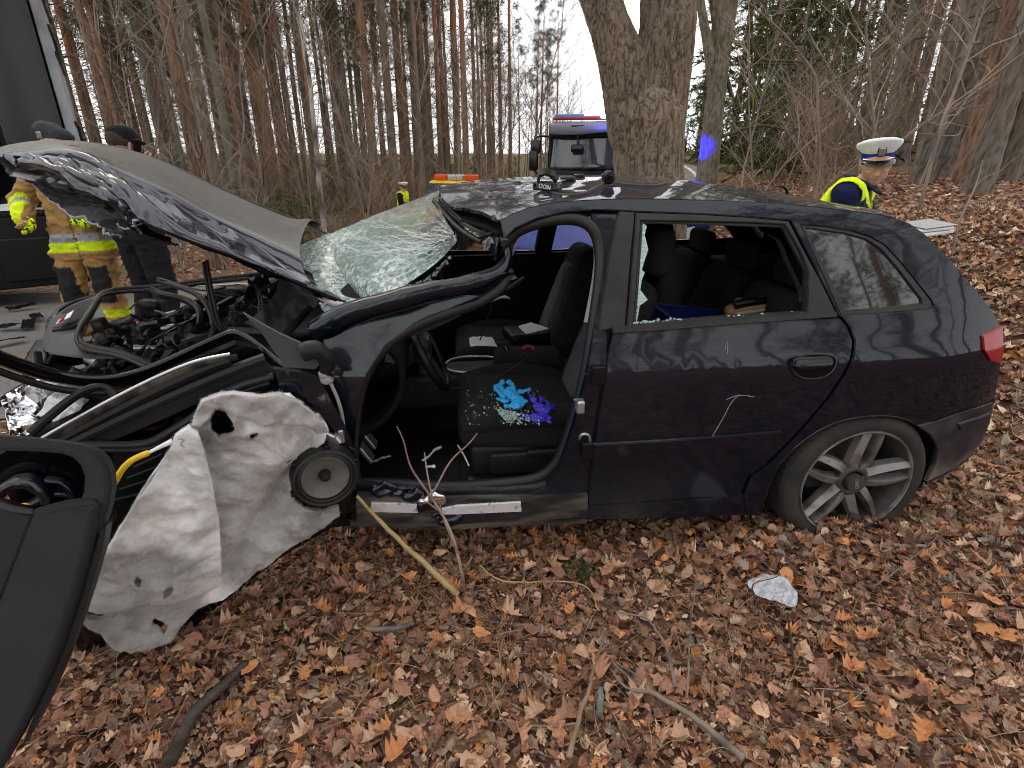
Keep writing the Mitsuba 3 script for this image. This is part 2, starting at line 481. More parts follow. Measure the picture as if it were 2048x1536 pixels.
for k, p in enumerate(P):
    s = lr.uniform(0.05, 0.092)
    M = np.eye(4)
    M[:3, :3] = R[k] * s
    M[:3, 3] = [p[0], p[1], float(hgt(p[0], p[1])) + lr.uniform(0.03, 0.05)]
    scene[newkey('ground__leaf')] = {**big[lr.integers(0, len(big))], 'to_world': T(M)}

# dry grass blades and needles among the leaves
def blades(P, r, ln, rad, tilt, pal, bend=0.5):
    ms, cs = [], []
    for p in P:
        L = r.uniform(*ln)
        a = r.uniform(0, 6.28)
        el = abs(r.normal(tilt, 0.25))
        d = np.array([math.cos(a) * math.cos(el), math.sin(a) * math.cos(el), math.sin(el)])
        b = np.array([-d[1], d[0], -0.3]) * r.uniform(-bend, bend)
        t = np.linspace(0, 1, 5)[:, None]
        q = np.array([p[0], p[1], float(p[2]) + 0.025]) + d * L * t + b * L * t ** 2 - np.array([0, 0, 0.35 * L * math.sin(el)]) * t ** 2
        m = tube(q, rad * np.array([1, 1, .9, .7, .3]), 3, cap=False)
        ms.append(m)
        cs.append(np.repeat(pal[r.integers(0, len(pal))][None] * r.uniform(0.7, 1.25), len(m.vertices), 0))
    return trimesh.util.concatenate(ms), np.vstack(cs)


STRAW = np.array([(0.38, 0.27, 0.14), (0.30, 0.2, 0.1), (0.2, 0.115, 0.06), (0.24, 0.12, 0.07), (0.11, 0.06, 0.04)])
P = sample_view(5200, 0.8, 2.8, -2.2, 3.2, lr, 0)
c0 = np.array([on_plane(px, py, (0, 0, 0), (0, 0, 1))[:2] for px, py in [(470, 1270), (560, 1180), (860, 1200), (960, 1130), (1010, 1260), (1560, 1060), (1800, 1040), (760, 1120), (1350, 1130)] for _ in range(34)])
P = np.vstack([P, c0 + lr.normal(0, 0.06, c0.shape)])
m, c = blades(np.c_[P, hgt(P[:, 0], P[:, 1])], lr, (0.05, 0.2), 0.0011, 0.12, STRAW)
put('dry_grass', m, 'mat_leaf', smooth=False, color=c)
tag('dry_grass', 'pale dry grass and pine needles tangled in the leaf litter', 'grass', kind='stuff')
# ================================================================ trees
tr = np.random.default_rng(5)


def trunk_cols(m, low, high, z0, z1, seed):
    v = np.array(m.vertices)
    k = sst(z0, z1, v[:, 2] + (meshkit.fbm(v * 0.8, 2, seed) - 0.5) * 4)[:, None]
    base = np.asarray(low) * (1 - k) + np.asarray(high) * k
    g = meshkit.fbm(v * [14, 14, 2.2], 3, seed + 1)[:, None]
    return base * (0.45 + 1.1 * g)


def pine(seed, h=22.0, r0=0.15, twigs=70, red=0.5, low=(.2, .145, .11), cs=0.52, hi=False):
    r = np.random.default_rng(seed)
    n = 150 if hi else 26
    t = np.linspace(0, 1, n) ** (1.6 if hi else 1)
    bt = np.linspace(0, 1, 26)
    bend = np.cumsum(r.normal(0, 0.018, (26, 2)), 0)
    bend -= bend[0]
    c = np.stack([np.interp(t, bt, bend[:, 0] * bt * 2), np.interp(t, bt, bend[:, 1] * bt * 2), t * h - 0.4], -1)
    rad = r0 * (1.12 * np.exp(-t * 26) * 0.5 + (1 - t) ** 0.8 + 0.04)
    m = tube(c, rad, 44 if hi else 11, cap=False)
    if hi:
        col = bark(m, 0.014, seed, 5.0, 24) / np.array([(0.20, 0.155, 0.11)])
        v = np.array(m.vertices)
        k = sst(h * (1 - red) * 0.6, h * (1 - red) + 2, v[:, 2])[:, None]
        col = col * (np.asarray(low) * (1 - k) + np.array([(.34, .165, .09)]) * k)
    else:
        m = jiggle(m, r0 * 0.10, 6.0, seed)
        col = trunk_cols(m, low, (0.36, 0.17, 0.09), h * (1 - red) * 0.6, h * (1 - red) + 2, seed)
    bm = []
    f = lambda z: np.array([np.interp(z, c[:, 2], c[:, 0]), np.interp(z, c[:, 2], c[:, 1]), z])
    for k in range(twigs):
        z = (r.uniform(0.07, 0.62) ** 1.0) * h
        a, L = r.uniform(0, 6.28), r.uniform(0.35, 1.9) * (0.6 + z / h)
        d = np.array([math.cos(a), math.sin(a), r.uniform(-0.45, 0.35)])
        p = f(z)
        q = np.array([p, p + d * L * 0.5 + [0, 0, r.uniform(-.1, .12)], p + d * L + [0, 0, r.uniform(-.4, .2)]])
        bm.append(tube(q, [0.020, 0.012, 0.004], 3, cap=False))
        for s in range(r.integers(1, 4)):
            a2 = a + r.uniform(-1.2, 1.2)
            p2 = q[1] + (q[2] - q[1]) * r.uniform(0, 0.8)
            e2 = p2 + np.array([math.cos(a2), math.sin(a2), r.uniform(-0.5, 0.4)]) * L * r.uniform(0.2, 0.5)
            bm.append(tube(np.array([p2, e2]), [0.007, 0.003], 3, cap=False))
    bmm = trimesh.util.concatenate(bm)
    bcol = vcol(bmm, [(0.08, 0.06, 0.05), (0.19, 0.15, 0.12), (0.26, 0.22, 0.18)], 1.5, seed)
    V = []
    for k in range(40):
        z = r.uniform(cs, 1.0) * h
        a, L = r.uniform(0, 6.28), r.uniform(0.7, 2.4) * (1.15 - 0.8 * max(0, (z / h - 0.6) / 0.4))
        d = np.array([math.cos(a), math.sin(a), r.uniform(0.0, 0.6)])
        p = f(z)
        for j in range(6):
            cc = p + d * L * r.uniform(0.35, 1.05) + r.normal(0, 0.22, 3)
            D = r.normal(0, 1, (14, 3))
            D /= np.linalg.norm(D, axis=1, keepdims=True)
            S = np.cross(D, r.normal(0, 1, (14, 3)))
            S /= np.linalg.norm(S, axis=1, keepdims=True)
            o = cc + r.normal(0, 0.10, (14, 3))
            ln = r.uniform(0.16, 0.38, (14, 1))
            V.append(np.stack([o - S * 0.022, o + S * 0.022, o + D * ln], 1))
    V = np.vstack(V).reshape(-1, 3)
    return m, col, bmm, bcol, trimesh.Trimesh(V, np.arange(len(V)).reshape(-1, 3), process=False)


def shapes_of(mesh, col, smooth=True):
    return mikit.ply(mesh, 'mat_rough', smooth=smooth, color=np.clip(col, 0, 1))


def bark(m, amp, seed, fz=2.6, fx=17.0):
    v = np.array(m.vertices)
    n = np.array(m.vertex_normals)
    warp = (meshkit.fbm(v * [3, 3, 1.6], 3, seed)[:, None] - 0.5) * [0.10, 0.10, 0]
    g = meshkit.fbm((v + warp) * [fx, fx, fz], 2, seed + 2)
    groove = np.clip(1 - np.abs(g - 0.5) / 0.085, 0, 1) ** 1.5
    g2 = meshkit.fbm((v - warp) * [fx * 1.9, fx * 1.9, fz * 2.4], 2, seed + 3)
    groove = np.maximum(groove, 0.6 * np.clip(1 - np.abs(g2 - 0.5) / 0.06, 0, 1))
    fine = meshkit.fbm(v * [40, 40, 16], 2, seed + 5) - 0.5
    m.vertices = v + n * (-groove * amp + fine * amp * 0.5)[:, None]
    base = np.array([(0.20, 0.155, 0.11)]) * (0.7 + 0.6 * meshkit.fbm(v * [3, 3, 1.2], 3, seed + 7)[:, None]) * (0.7 + 0.6 * meshkit.noise(v * [34, 34, 12], seed + 8)[:, None])
    grey = sst(0.5, 0.75, meshkit.fbm(v * 1.4, 3, seed + 11))[:, None] * 0.5
    base = base * (1 - grey) + np.array([(0.20, 0.185, 0.145)]) * grey
    return base * (1 - 0.72 * groove[:, None])


PINES, NEARP = [], []
LOWC = [(.19, .16, .13), (.22, .145, .10), (.26, .145, .095), (.13, .10, .08), (.17, .165, .12), (.21, .16, .12), (.15, .12, .10)]
for s, (h, r0, red, tw, cs) in enumerate([(21, 0.15, 0.35, 95, .5), (23, 0.16, 0.72, 70, .55), (20, 0.14, 0.3, 120, .36), (24, 0.17, 0.5, 85, .42), (22, 0.13, 0.25, 130, .3), (21, 0.15, .45, 110, .34)]):
    m, col, b, bc, c = pine(100 + s, h, r0, tw, red, LOWC[s], cs)
    cc = vcol(c, [(0.022, 0.032, 0.011), (0.06, 0.072, 0.025), (0.09, 0.098, 0.04)], 1.0, s)
    PINES.append({'trunk': shapes_of(m, col), 'branches': shapes_of(b, bc, False), 'crown': shapes_of(c, cc, False), 'r0': r0, 'look': ('grey-brown', 'orange-topped', 'rusty brown', 'dark-barked', 'greenish grey', 'pale brown')[s]})
for s in range(3):
    m, col, b, bc, c = pine(120 + s, 22, 0.15, 90, (.3, .5, .4)[s], LOWC[(5, 1, 0)[s]], .5, True)
    cc = vcol(c, [(0.022, 0.032, 0.011), (0.06, 0.072, 0.025), (0.09, 0.098, 0.04)], 1.0, s)
    NEARP.append({'trunk': shapes_of(m, col), 'branches': shapes_of(b, bc, False), 'crown': shapes_of(c, cc, False), 'r0': 0.15, 'look': ('pale brown', 'orange-topped', 'grey-brown')[s]})


def plant(name, protos, x, y, s, label, cat, group=None, sink=0.1, sz=None, lean=(0, 0)):
    key = newkey(name)
    pr = protos[tr.integers(0, len(protos))] if isinstance(protos, list) else protos
    z = float(hgt(x, y)) - sink
    M = T().translate([x, y, z]).rotate([0, 1, 0], float(lean[0])).rotate([1, 0, 0], float(lean[1])).rotate([0, 0, 1], float(tr.uniform(0, 360))).scale([s, s, sz or s])
    for k, d in pr.items():
        if isinstance(d, dict):
            scene[f'{key}__{k}'] = {**d, 'to_world': M}
    tag(key, label.replace('LOOK', pr.get('look', '')), cat, group and group.replace('LOOK', pr.get('look', '')))
    return key


# trunks one can tell apart: (pixel x at row 200, pixel width) on the left of the road
LEFT = [(118, 12), (140, 14), (173, 12), (205, 15), (232, 8), (255, 13), (283, 9), (306, 16), (330, 9), (372, 25), (401, 19), (424, 10), (440, 14), (466, 9), (482, 14), (505, 9), (524, 15), (548, 8), (557, 12),
        (574, 12), (592, 9), (611, 12), (668, 8), (686, 12), (704, 8), (719, 10), (737, 14), (757, 8), (777, 15), (797, 9), (811, 7), (826, 10), (843, 8), (858, 7), (877, 10), (893, 6), (911, 11), (928, 12), (949, 8), (965, 6), (979, 7), (1000, 6), (1020, 7)]
RIGHT = [(1478, 9), (1500, 8), (1528, 8), (1560, 7), (1590, 9), (1622, 10), (1660, 9), (1690, 9), (1712, 8), (1736, 16), (1763, 13), (1790, 23), (1814, 11), (1834, 17), (1862, 14), (1884, 28), (1920, 26), (1951, 25), (1976, 31), (2010, 35), (2040, 28), (2075, 30)]
for lst, g in ((LEFT, 'left'), (RIGHT, 'right')):
    for x, w in lst:
        pr = NEARP[tr.integers(0, 3)] if w >= 15 else PINES[tr.integers(0, 6)]
        d = tr.uniform(0.25, 0.34)
        zc = FPX * d / w
        y = zc / 0.945
        p = on_y(x, 200, y)
        if road_dist(p[0], p[1]) < 4.0:
            y *= 1.25 if y > 8 else 0.8
            p = on_y(x, 200, y); d *= 1.2
        s = d / 2 / (pr['r0'] * 0.86)
        reddish = x in (524, 737)
        if g == 'left':
            key = plant('pine_tree', PINES[1] if reddish or x > 850 else pr, p[0], p[1], s, ('thick ' if s > 1.25 else 'slim ') + 'LOOK pine trunk in the forest across the road, ' + ('left of the birch' if p[0] / p[1] < -.345 else 'right of the birch'), 'pine tree', 'LOOK pines of the forest across the road', sz=max(s, 0.8))
        elif w >= 16:
            NTH = ['twelfth', 'eleventh', 'tenth', 'ninth', 'eighth', 'seventh', 'sixth', 'fifth', 'fourth', 'third', 'second', 'first']
            thick = [a for a, b in RIGHT if b >= 16]
            plant('pine_tree', pr, p[0], p[1], s, f'thick bare pine on the leafy bank, {NTH[thick.index(x) - len(thick)]} thick trunk from the right edge', 'pine tree', 'thick pines on the right bank', sz=max(s, 0.8))
        else:
            plant('pine_tree', pr, p[0], p[1], s, 'slender LOOK pine trunk among the brush right of the forked tree', 'pine tree', 'slender LOOK pines right of the forked tree', sz=max(s, 0.8))
for k in range(165):   # the forest behind them
    left = k < 120
    for _ in range(20):
        y = tr.uniform(22, 78) if left else tr.uniform(14, 60)
        px = tr.uniform(90, 900) if left else tr.uniform(1390, 2100)
        p = on_y(px, 320, y)
        if road_dist(p[0], p[1]) > 5.0 and (left or px > 1390):
            break
    s = tr.uniform(0.5, 1.0)
    if left: plant('pine_tree', PINES, p[0], p[1], s, ('thick ' if s > 1.25 else 'slim ') + 'LOOK pine trunk in the forest across the road, ' + ('left of the birch' if p[0] / p[1] < -.345 else 'right of the birch'), 'pine tree', 'LOOK pines of the forest across the road', sz=max(s, 0.85))
    else: plant('pine_tree', PINES, p[0], p[1], s, 'slender LOOK pine trunk among the brush right of the forked tree', 'pine tree', 'slender LOOK pines right of the forked tree', sz=max(s, 0.85))


for k in range(26):   # the wood goes on behind the camera, as the paint reflects it
    for _ in range(20):
        x, y = tr.uniform(-26, 26), -tr.uniform(3.5, 26)
        if road_dist(x, y) > 5: break
    s = tr.uniform(0.75, 1.05)
    plant('pine_tree', PINES, x, y, s, 'pine of the wood behind the photographer, seen only as a reflection in the paint', 'pine tree', 'pines behind the photographer', sz=max(s, 0.85))
for k in range(14):
    x, y = tr.uniform(4, 18), -tr.uniform(5, 17)
    s = tr.uniform(0.75, 1.05)
    plant('pine_tree', PINES, x, y, s, 'pine of the wood behind the photographer, seen only as a reflection in the paint', 'pine tree', 'pines behind the photographer', sz=max(s, 0.85))
for k in range(22):   # the far end of the road
    y = tr.uniform(42, 90)
    p = on_y(tr.uniform(905, 1120), 320, y)
    if road_dist(p[0], p[1]) < 4.5: continue
    s = tr.uniform(0.5, 0.8)
    plant('pine_tree', [PINES[1], PINES[0]], p[0], p[1], s, 'thin far LOOK pine where the road runs out of sight left of the fire engine', 'pine tree', 'far pines at the end of the road')
# bare saplings and brush
def sapling(seed, h, r0, pal, spread=0.6, n1=16, n2=5, stems=1, droop=0.0):
    r = np.random.default_rng(seed)
    ms = []

    def grow(p, d, L, rad, depth):
        n = 5
        q = [p]
        dd = d.copy()
        for i in range(n - 1):
            dd = dd + r.normal(0, 0.13, 3) + [0, 0, 0.06 - droop * 0.1]
            dd /= np.linalg.norm(dd)
            q.append(q[-1] + dd * L / (n - 1))
        q = np.array(q)
        ms.append(tube(q, rad * np.linspace(1, 0.3, n), 5 if depth == 0 else 3, cap=False))
        if depth >= 2: return
        for k in range(n1 if depth == 0 else n2):
            t = r.uniform(0.2, 1.0) * (n - 1)
            i = min(int(t), n - 2)
            pp = q[i] + (q[i + 1] - q[i]) * (t - i)
            a = r.uniform(0, 6.28)
            side = np.array([math.cos(a), math.sin(a), 0.25])
            e = dd * 0.55 + side * spread * (1.2 if depth == 0 else 0.9)
            e /= np.linalg.norm(e)
            grow(pp, e, L * r.uniform(0.25, 0.5) * (1.1 - 0.6 * t / n), rad * 0.42, depth + 1)

    for s in range(stems):
        a = r.uniform(0, 6.28)
        o = np.array([math.cos(a), math.sin(a), 0]) * (0.25 if stems > 1 else 0)
        d = np.array([r.normal(0, .12 if stems == 1 else .3), r.normal(0, .12 if stems == 1 else .3), 1])
        grow(o, d / np.linalg.norm(d), h * r.uniform(0.75, 1.0), r0, 0)
    m = trimesh.util.concatenate(ms)
    return m, vcol(m, pal, 2.0, seed)


GREYB = [(0.14, 0.11, 0.085), (0.26, 0.21, 0.165), (0.36, 0.30, 0.24)]
BROWNB = [(0.11, 0.075, 0.05), (0.22, 0.15, 0.105), (0.32, 0.23, 0.165)]
SAPS, BRUSH = [], []
for s in range(6):
    m, c = sapling(300 + s, 7.0 + s * 0.7, 0.035, [GREYB, BROWNB][s % 2], 0.65, 20, 5)
    SAPS.append({'stem': shapes_of(m, c, False)})
for s in range(6):
    m, c = sapling(330 + s, 2.6, 0.013, [BROWNB, GREYB][s % 2], 0.8, 12, 5, 5)
    BRUSH.append({'stems': shapes_of(m, c, False)})
for k in range(38):
    left = k < 28
    for _ in range(30):
        y = tr.uniform(9.5, 26) if left else tr.uniform(6.5, 20)
        px = tr.uniform(110, 1090) if left else tr.uniform(1400, 2060)
        p = on_y(px, 330, y)
        if road_dist(p[0], p[1]) > 4.2: break
    if left: plant('bare_sapling', SAPS, p[0], p[1], tr.uniform(0.55, 1.1), 'thin leafless sapling with fine twigs at the forest edge across the road', 'sapling', 'leafless saplings across the road', lean=tr.normal(0, 5, 2))
    else: plant('bare_sapling', SAPS, p[0], p[1], tr.uniform(0.45, 0.85), 'thin leafless sapling with fine twigs on the right bank', 'sapling', 'leafless saplings on the right bank', lean=tr.normal(0, 7, 2))
for k in range(44):
    left = k < 32
    for _ in range(30):
        y = tr.uniform(10, 30) if left else tr.uniform(8, 22)
        px = tr.uniform(250, 1080) if left else tr.uniform(1390, 1720)
        p = on_y(px, 360, y)
        if road_dist(p[0], p[1]) > 4.0: break
    if left: plant('bare_shrub', BRUSH, p[0], p[1], tr.uniform(0.6, 1.2), 'leafless brown shrub at the foot of the forest across the road', 'shrub', 'leafless shrubs across the road')
    else: plant('bare_shrub', BRUSH, p[0], p[1], tr.uniform(0.7, 1.4), 'leafless brown shrub in the brush right of the forked tree', 'shrub', 'leafless shrubs right of the forked tree')


for k in range(26):   # leafless edge of the wood at the far end of the road
    y = tr.uniform(24, 60)
    p = on_y(tr.uniform(930, 1165), 320, y)
    if road_dist(p[0], p[1]) < 3.8: continue
    plant('bare_sapling', SAPS, p[0], p[1], tr.uniform(0.8, 1.4), 'far leafless sapling against the sky left of the fire engine', 'sapling', 'far saplings left of the fire engine', lean=tr.normal(0, 4, 2))
# young spruces: low green undergrowth
def spruce(seed, h):
    r = np.random.default_rng(seed)
    V, st = [], tube(np.array([[0, 0, -.1], [0, 0, h]]), [0.03, 0.006], 5, cap=False)
    for k in range(int(60 * h)):
        z = r.uniform(0.05, 0.98) * h
        L = (1 - z / h) ** 0.8 * h * 0.36 * r.uniform(0.6, 1.15) + 0.05
        a = r.uniform(0, 6.28)
        d = np.array([math.cos(a), math.sin(a), r.uniform(-0.35, 0.1)])
        n = max(6, int(L * 34))
        tt = r.uniform(0.1, 1, (n, 1))
        o = np.array([0, 0, z]) + d * L * tt + np.array([0, 0, -0.15]) * tt ** 2 * L
        D = d + r.normal(0, 0.75, (n, 3))
        D /= np.linalg.norm(D, axis=1, keepdims=True)
        S = np.cross(D, r.normal(0, 1, (n, 3)))
        S /= np.linalg.norm(S, axis=1, keepdims=True)
        V.append(np.stack([o - S * 0.012, o + S * 0.012, o + D * r.uniform(0.06, 0.15, (n, 1))], 1))
    V = np.vstack(V).reshape(-1, 3)
    return st, trimesh.Trimesh(V, np.arange(len(V)).reshape(-1, 3), process=False)


SPR = []
for s in range(3):
    st, m = spruce(400 + s, 1.7 + 0.4 * s)
    SPR.append({'crown': shapes_of(m, vcol(m, [(0.022, 0.034, 0.012), (0.06, 0.08, 0.028), (0.10, 0.115, 0.042)], 1.3, s), False), 'trunk': shapes_of(st, vcol(st, BROWNB, 2))})
for px, y, s in [(560, 14, 1.15), (592, 15, 0.95), (525, 15, 1.0), (540, 13, .8), (618, 17, 0.9), (690, 21, 0.75), (740, 26, 0.8), (800, 30, 0.9), (850, 34, 1.0), (905, 38, 1.1), (950, 44, 1.2), (985, 36, 0.9), (470, 18, 0.8), (430, 21, .8), (660, 27, 1.0), (775, 38, 1.1), (1030, 60, 1.3), (880, 50, 1.2), (720, 40, 1.2)]:
    p = on_y(px, 380, y)
    plant('young_spruce', SPR, p[0], p[1], s, 'low green young spruce growing under the pines across the road', 'spruce', 'young spruces across the road', sink=0.15)
for px, y, s in [(1560, 16, 2.6), (1625, 19, 3.0), (1700, 24, 3.2), (1490, 22, 3.0), (1585, 30, 4.0), (1400, 30, 3.2), (1600, 26, 5.0), (1545, 28, 5.2), (1480, 32, 5.0)]:
    p = on_y(px, 340, y)
    plant('spruce_tree', SPR, p[0], p[1], s, 'dark green spruce standing in the brush right of the forked tree', 'spruce', 'green spruces right of the forked tree', sink=0.15)

# the silver birch across the road
def birch_cols(m, seed):
    v = np.array(m.vertices)
    c = np.array([(0.42, 0.40, 0.36)]) * (0.75 + 0.5 * meshkit.noise(v * 2, seed)[:, None])
    dark = (meshkit.fbm(v * [5, 5, 9], 2, seed + 3) > 0.56)[:, None]
    return np.where(dark, (0.08, 0.07, 0.06), c)


p = on_y(640, 400, 15.5)
q = [np.array([p[0], p[1], float(hgt(p[0], p[1])) - .1])]
for k in range(40):
    q.append(q[-1] + np.array([tr.normal(0.0, 0.02), tr.normal(0, 0.02), 0.35]))
q = np.array(q)
m = tube(q, 0.075 * np.linspace(1, 0.25, len(q)), 9, cap=False)
b = newkey('birch_tree')
put(f'{b}__trunk', m, 'mat_rough', smooth=True, color=birch_cols(m, 4))
ms = []
for k in range(60):
    i = tr.integers(8, 40)
    a = tr.uniform(0, 6.28)
    d = np.array([math.cos(a), math.sin(a), tr.uniform(0.2, 1)])
    L = tr.uniform(0.4, 1.6)
    ms.append(tube(np.array([q[i], q[i] + d * L * .5 + [0, 0, .05], q[i] + d * L - [0, 0, .1]]), [0.012, 0.008, 0.003], 3, cap=False))
m = trimesh.util.concatenate(ms)
put(f'{b}__branches', m, 'mat_rough', smooth=False, color=vcol(m, BROWNB, 2))
tag(b, 'slender pale birch with dark marks on its white bark, at the forest edge', 'birch tree')


# ---------------------------------------------------------------- the forked tree and its neighbour
def limb(pix, Y):
    """[(px, py, width_px)] -> bones at distance Y"""
    P = [on_y(x, y, Y) for x, y, w in pix]
    R = [w / 2 / FPX * float((p - EYE) @ FWD) for p, (x, y, w) in zip(P, pix)]
    return [(P[i], R[i], P[i + 1], R[i + 1]) for i in range(len(P) - 1)]


TY = 6.3
big = limb([(1296, 470, 190), (1297, 400, 150), (1297, 355, 136), (1297, 290, 140), (1295, 240, 146)], TY)
lft = limb([(1275, 260, 118), (1256, 170, 104), (1240, 110, 92), (1218, 50, 80), (1202, 0, 80), (1170, -90, 82), (1100, -300, 74)], TY)
rgt = limb([(1310, 260, 118), (1320, 170, 118), (1328, 110, 116), (1336, 50, 111), (1336, 0, 110), (1340, -90, 112), (1365, -300, 100)], TY + 0.05)
gz = np.array([big[0][0][0], TY, float(hgt(big[0][0][0], TY)) - 0.1])
big = [(gz + [0.32 * math.cos(a), 0.32 * math.sin(a), 0], 0.22, gz + [0, 0, 0.75], 0.42) for a in (0.4, 1.7, 3.0, 4.2, 5.3)] + [(gz, 0.5, big[0][2], big[0][3])] + big[1:]
m = bones(big + lft + rgt, 0.026, 12)
vz = np.array(m.vertices)[np.array(m.faces)].mean(1)
m = m.subdivide(np.nonzero((vz[:, 2] > .6) & (vz[:, 2] < 3.2) & (vz[:, 1] < TY + .25))[0])
col = bark(m, 0.017, 31, 3.6, 30)
v = np.array(m.vertices)
ft = newkey('forked_tree')
put(f'{ft}__trunk', m, 'mat_rough', smooth=True, color=np.clip(col, 0, 1))
ms = []


def limbs_up(p, d, L, rad, depth, r):
    q = [p]
    for i in range(5):
        d = d + r.normal(0, 0.12, 3) + [0, 0, 0.03]
        d = d / np.linalg.norm(d)
        q.append(q[-1] + d * L / 5)
    ms.append(tube(np.array(q), rad * np.linspace(1, 0.45, 6), 8 if depth == 0 else 4, cap=False))
    if depth < 3:
        for k in range((5, 5, 4)[depth]):
            i = r.integers(2, 6)
            e = d * 0.6 + np.append(r.normal(0, 0.7, 2), 0.25)
            limbs_up(q[i], e / np.linalg.norm(e), L * 0.55, rad * 0.45, depth + 1, r)


def put_limbs(name):
    m = trimesh.util.concatenate(ms)
    put(name, m, 'mat_rough', smooth=True, color=vcol(m, [(0.08, 0.06, 0.045), (0.17, 0.13, 0.1)], 3))
    ms.clear()


limbs_up(lft[-1][2], np.array([-0.28, -0.05, 1.0]), 6.0, lft[-1][3] * 0.95, 0, tr)
put_limbs(f'{ft}__limb')
limbs_up(rgt[-1][2], np.array([0.12, 0.05, 1.0]), 7.0, rgt[-1][3] * 0.95, 0, tr)
put_limbs(f'{ft}__limb')
tag(ft, 'massive old tree with furrowed bark whose trunk forks in two behind the car roof', 'tree')

TY2 = 10.3
gz = on_y(1404, 420, TY2)
gz[2] = float(hgt(gz[0], TY2)) - .1
m = bones([(gz, 0.26, on_y(1413, 360, TY2), 0.165)] + limb([(1413, 360, 43), (1421, 290, 40), (1428, 220, 38), (1437, 150, 37), (1446, 80, 37), (1456, 0, 40), (1470, -110, 34), (1500, -400, 28)], TY2)
          + limb([(1430, 190, 26), (1421, 110, 24), (1410, 60, 18), (1400, 0, 17), (1385, -120, 15)], TY2)
          + limb([(1421, 110, 18), (1431, 60, 13), (1424, 0, 12), (1418, -60, 10)], TY2 + 0.05)
          + limb([(1440, 120, 18), (1452, 95, 12), (1475, 60, 7)], TY2), 0.04, 8)
col = bark(m, 0.007, 77, 3.5, 30) * np.array([0.95, 1.05, 1.05])
st = newkey('grey_tree')
put(f'{st}__trunk', m, 'mat_rough', smooth=True, color=np.clip(col, 0, 1))
ms = []
for pts in ([(1450, 70), (1478, 85), (1500, 78), (1505, 60)], [(1500, 78), (1520, 115), (1545, 122), (1600, 124), (1630, 140)], [(1443, 130), (1560, 128), (1610, 130)], [(1455, 160), (1470, 200), (1480, 170), (1500, 150)],
            [(1440, 275), (1480, 260), (1510, 252), (1560, 256), (1640, 290)], [(1425, 20), (1410, -20), (1380, -60)]):
    q = np.array([on_y(x, y, TY2 - 0.05 * i) for i, (x, y) in enumerate(pts)])
    m = tube(spline(q, 14), 0.035 * np.linspace(1, 0.25, 14) * (0.6 if len(pts) == 3 else 1), 6, cap=False)
    put(f'{st}__branch', m, 'mat_rough', smooth=True, color=vcol(m, [(0.05, 0.04, 0.03), (0.12, 0.10, 0.06)], 4))
ms = []
for pts in ([(1450, 197), (1458, 198), (1470, 196)], [(1499, 180), (1505, 195), (1506, 215)], [(1455, 78), (1478, 86), (1498, 80)]):
    q = np.array([on_y(x, y, TY2 - 0.12) for x, y in pts])
    m = jiggle(tube(spline(q, 12), 0.02 * np.sin(np.linspace(0.3, 2.9, 12)), 8), 0.012, 20, 3)
    put(f'{st}__moss', m, 'mat_rough', smooth=True, color=vcol(m, [(0.12, 0.13, 0.02), (0.26, 0.25, 0.04)], 14))
tag(st, 'smaller grey-barked tree with mossy branches just right of the forked tree', 'tree')

# a few bare branches one can trace against the forest
tw = np.random.default_rng(11)
for name, pts, Y, r, lab in [
        ('leaning_sapling', [(1870, 300), (1882, 250), (1910, 180), (1945, 85), (1975, -10), (2010, -140)], 6.6, 0.02, 'pale slender leaning sapling crossing in front of the pines on the right'),
        ('hazel_sapling', [(1640, 330), (1635, 220), (1632, 155), (1610, 120), (1570, 70), (1520, 25), (1470, -20)], 7.2, 0.022, 'bare grey sapling bending left above the car roof'),
        ('twig_sapling', [(1905, 508), (1925, 430), (1950, 375), (1965, 320)], 4.3, 0.010, 'thin bare stem sticking out of the leafy bank beside the papers'),
        ('roadside_sapling', [(312, 300), (316, 250), (318, 150), (330, 80), (345, 0), (360, -100)], 9.3, 0.022, 'bare sapling with long arching twigs near the black lorry'),
        ('alder_sapling', [(480, 330), (488, 250), (480, 170), (492, 90), (560, -20), (575, -60)], 11.0, 0.02, 'bare dark sapling in front of the pines left of centre')]:
    base = on_y(pts[0][0], pts[0][1], Y)
    q = [np.array([base[0], base[1], float(hgt(base[0], base[1])) - .05])] if name != 'twig_sapling' else []
    q = np.array(q + [on_y(x, y, Y) for x, y in pts])
    qs = spline(q, 30)
    ms = [tube(qs, r * np.linspace(1, 0.3, 30), 7, cap=False)]
    for k in range(16 if name != 'twig_sapling' else 3):
        i = tw.integers(8, 29)
        a = tw.uniform(0, 6.28)
        d = np.array([math.cos(a), 0.5 * math.sin(a), tw.uniform(-0.1, 0.9)])
        L = tw.uniform(0.3, 1.7) * Y / 9
        e = qs[i] + d * L * np.linspace(0, 1, 6)[:, None] + np.cumsum(tw.normal(0, 0.025, (6, 3)), 0)
        e[0] = qs[i]
        ms.append(tube(e, r * 0.4 * np.linspace(1, 0.3, 6), 4, cap=False))
    m = trimesh.util.concatenate(ms)
    key = put(name, m, 'mat_rough', smooth=True, color=vcol(m, GREYB, 3))
    tag(key, lab, 'sapling')
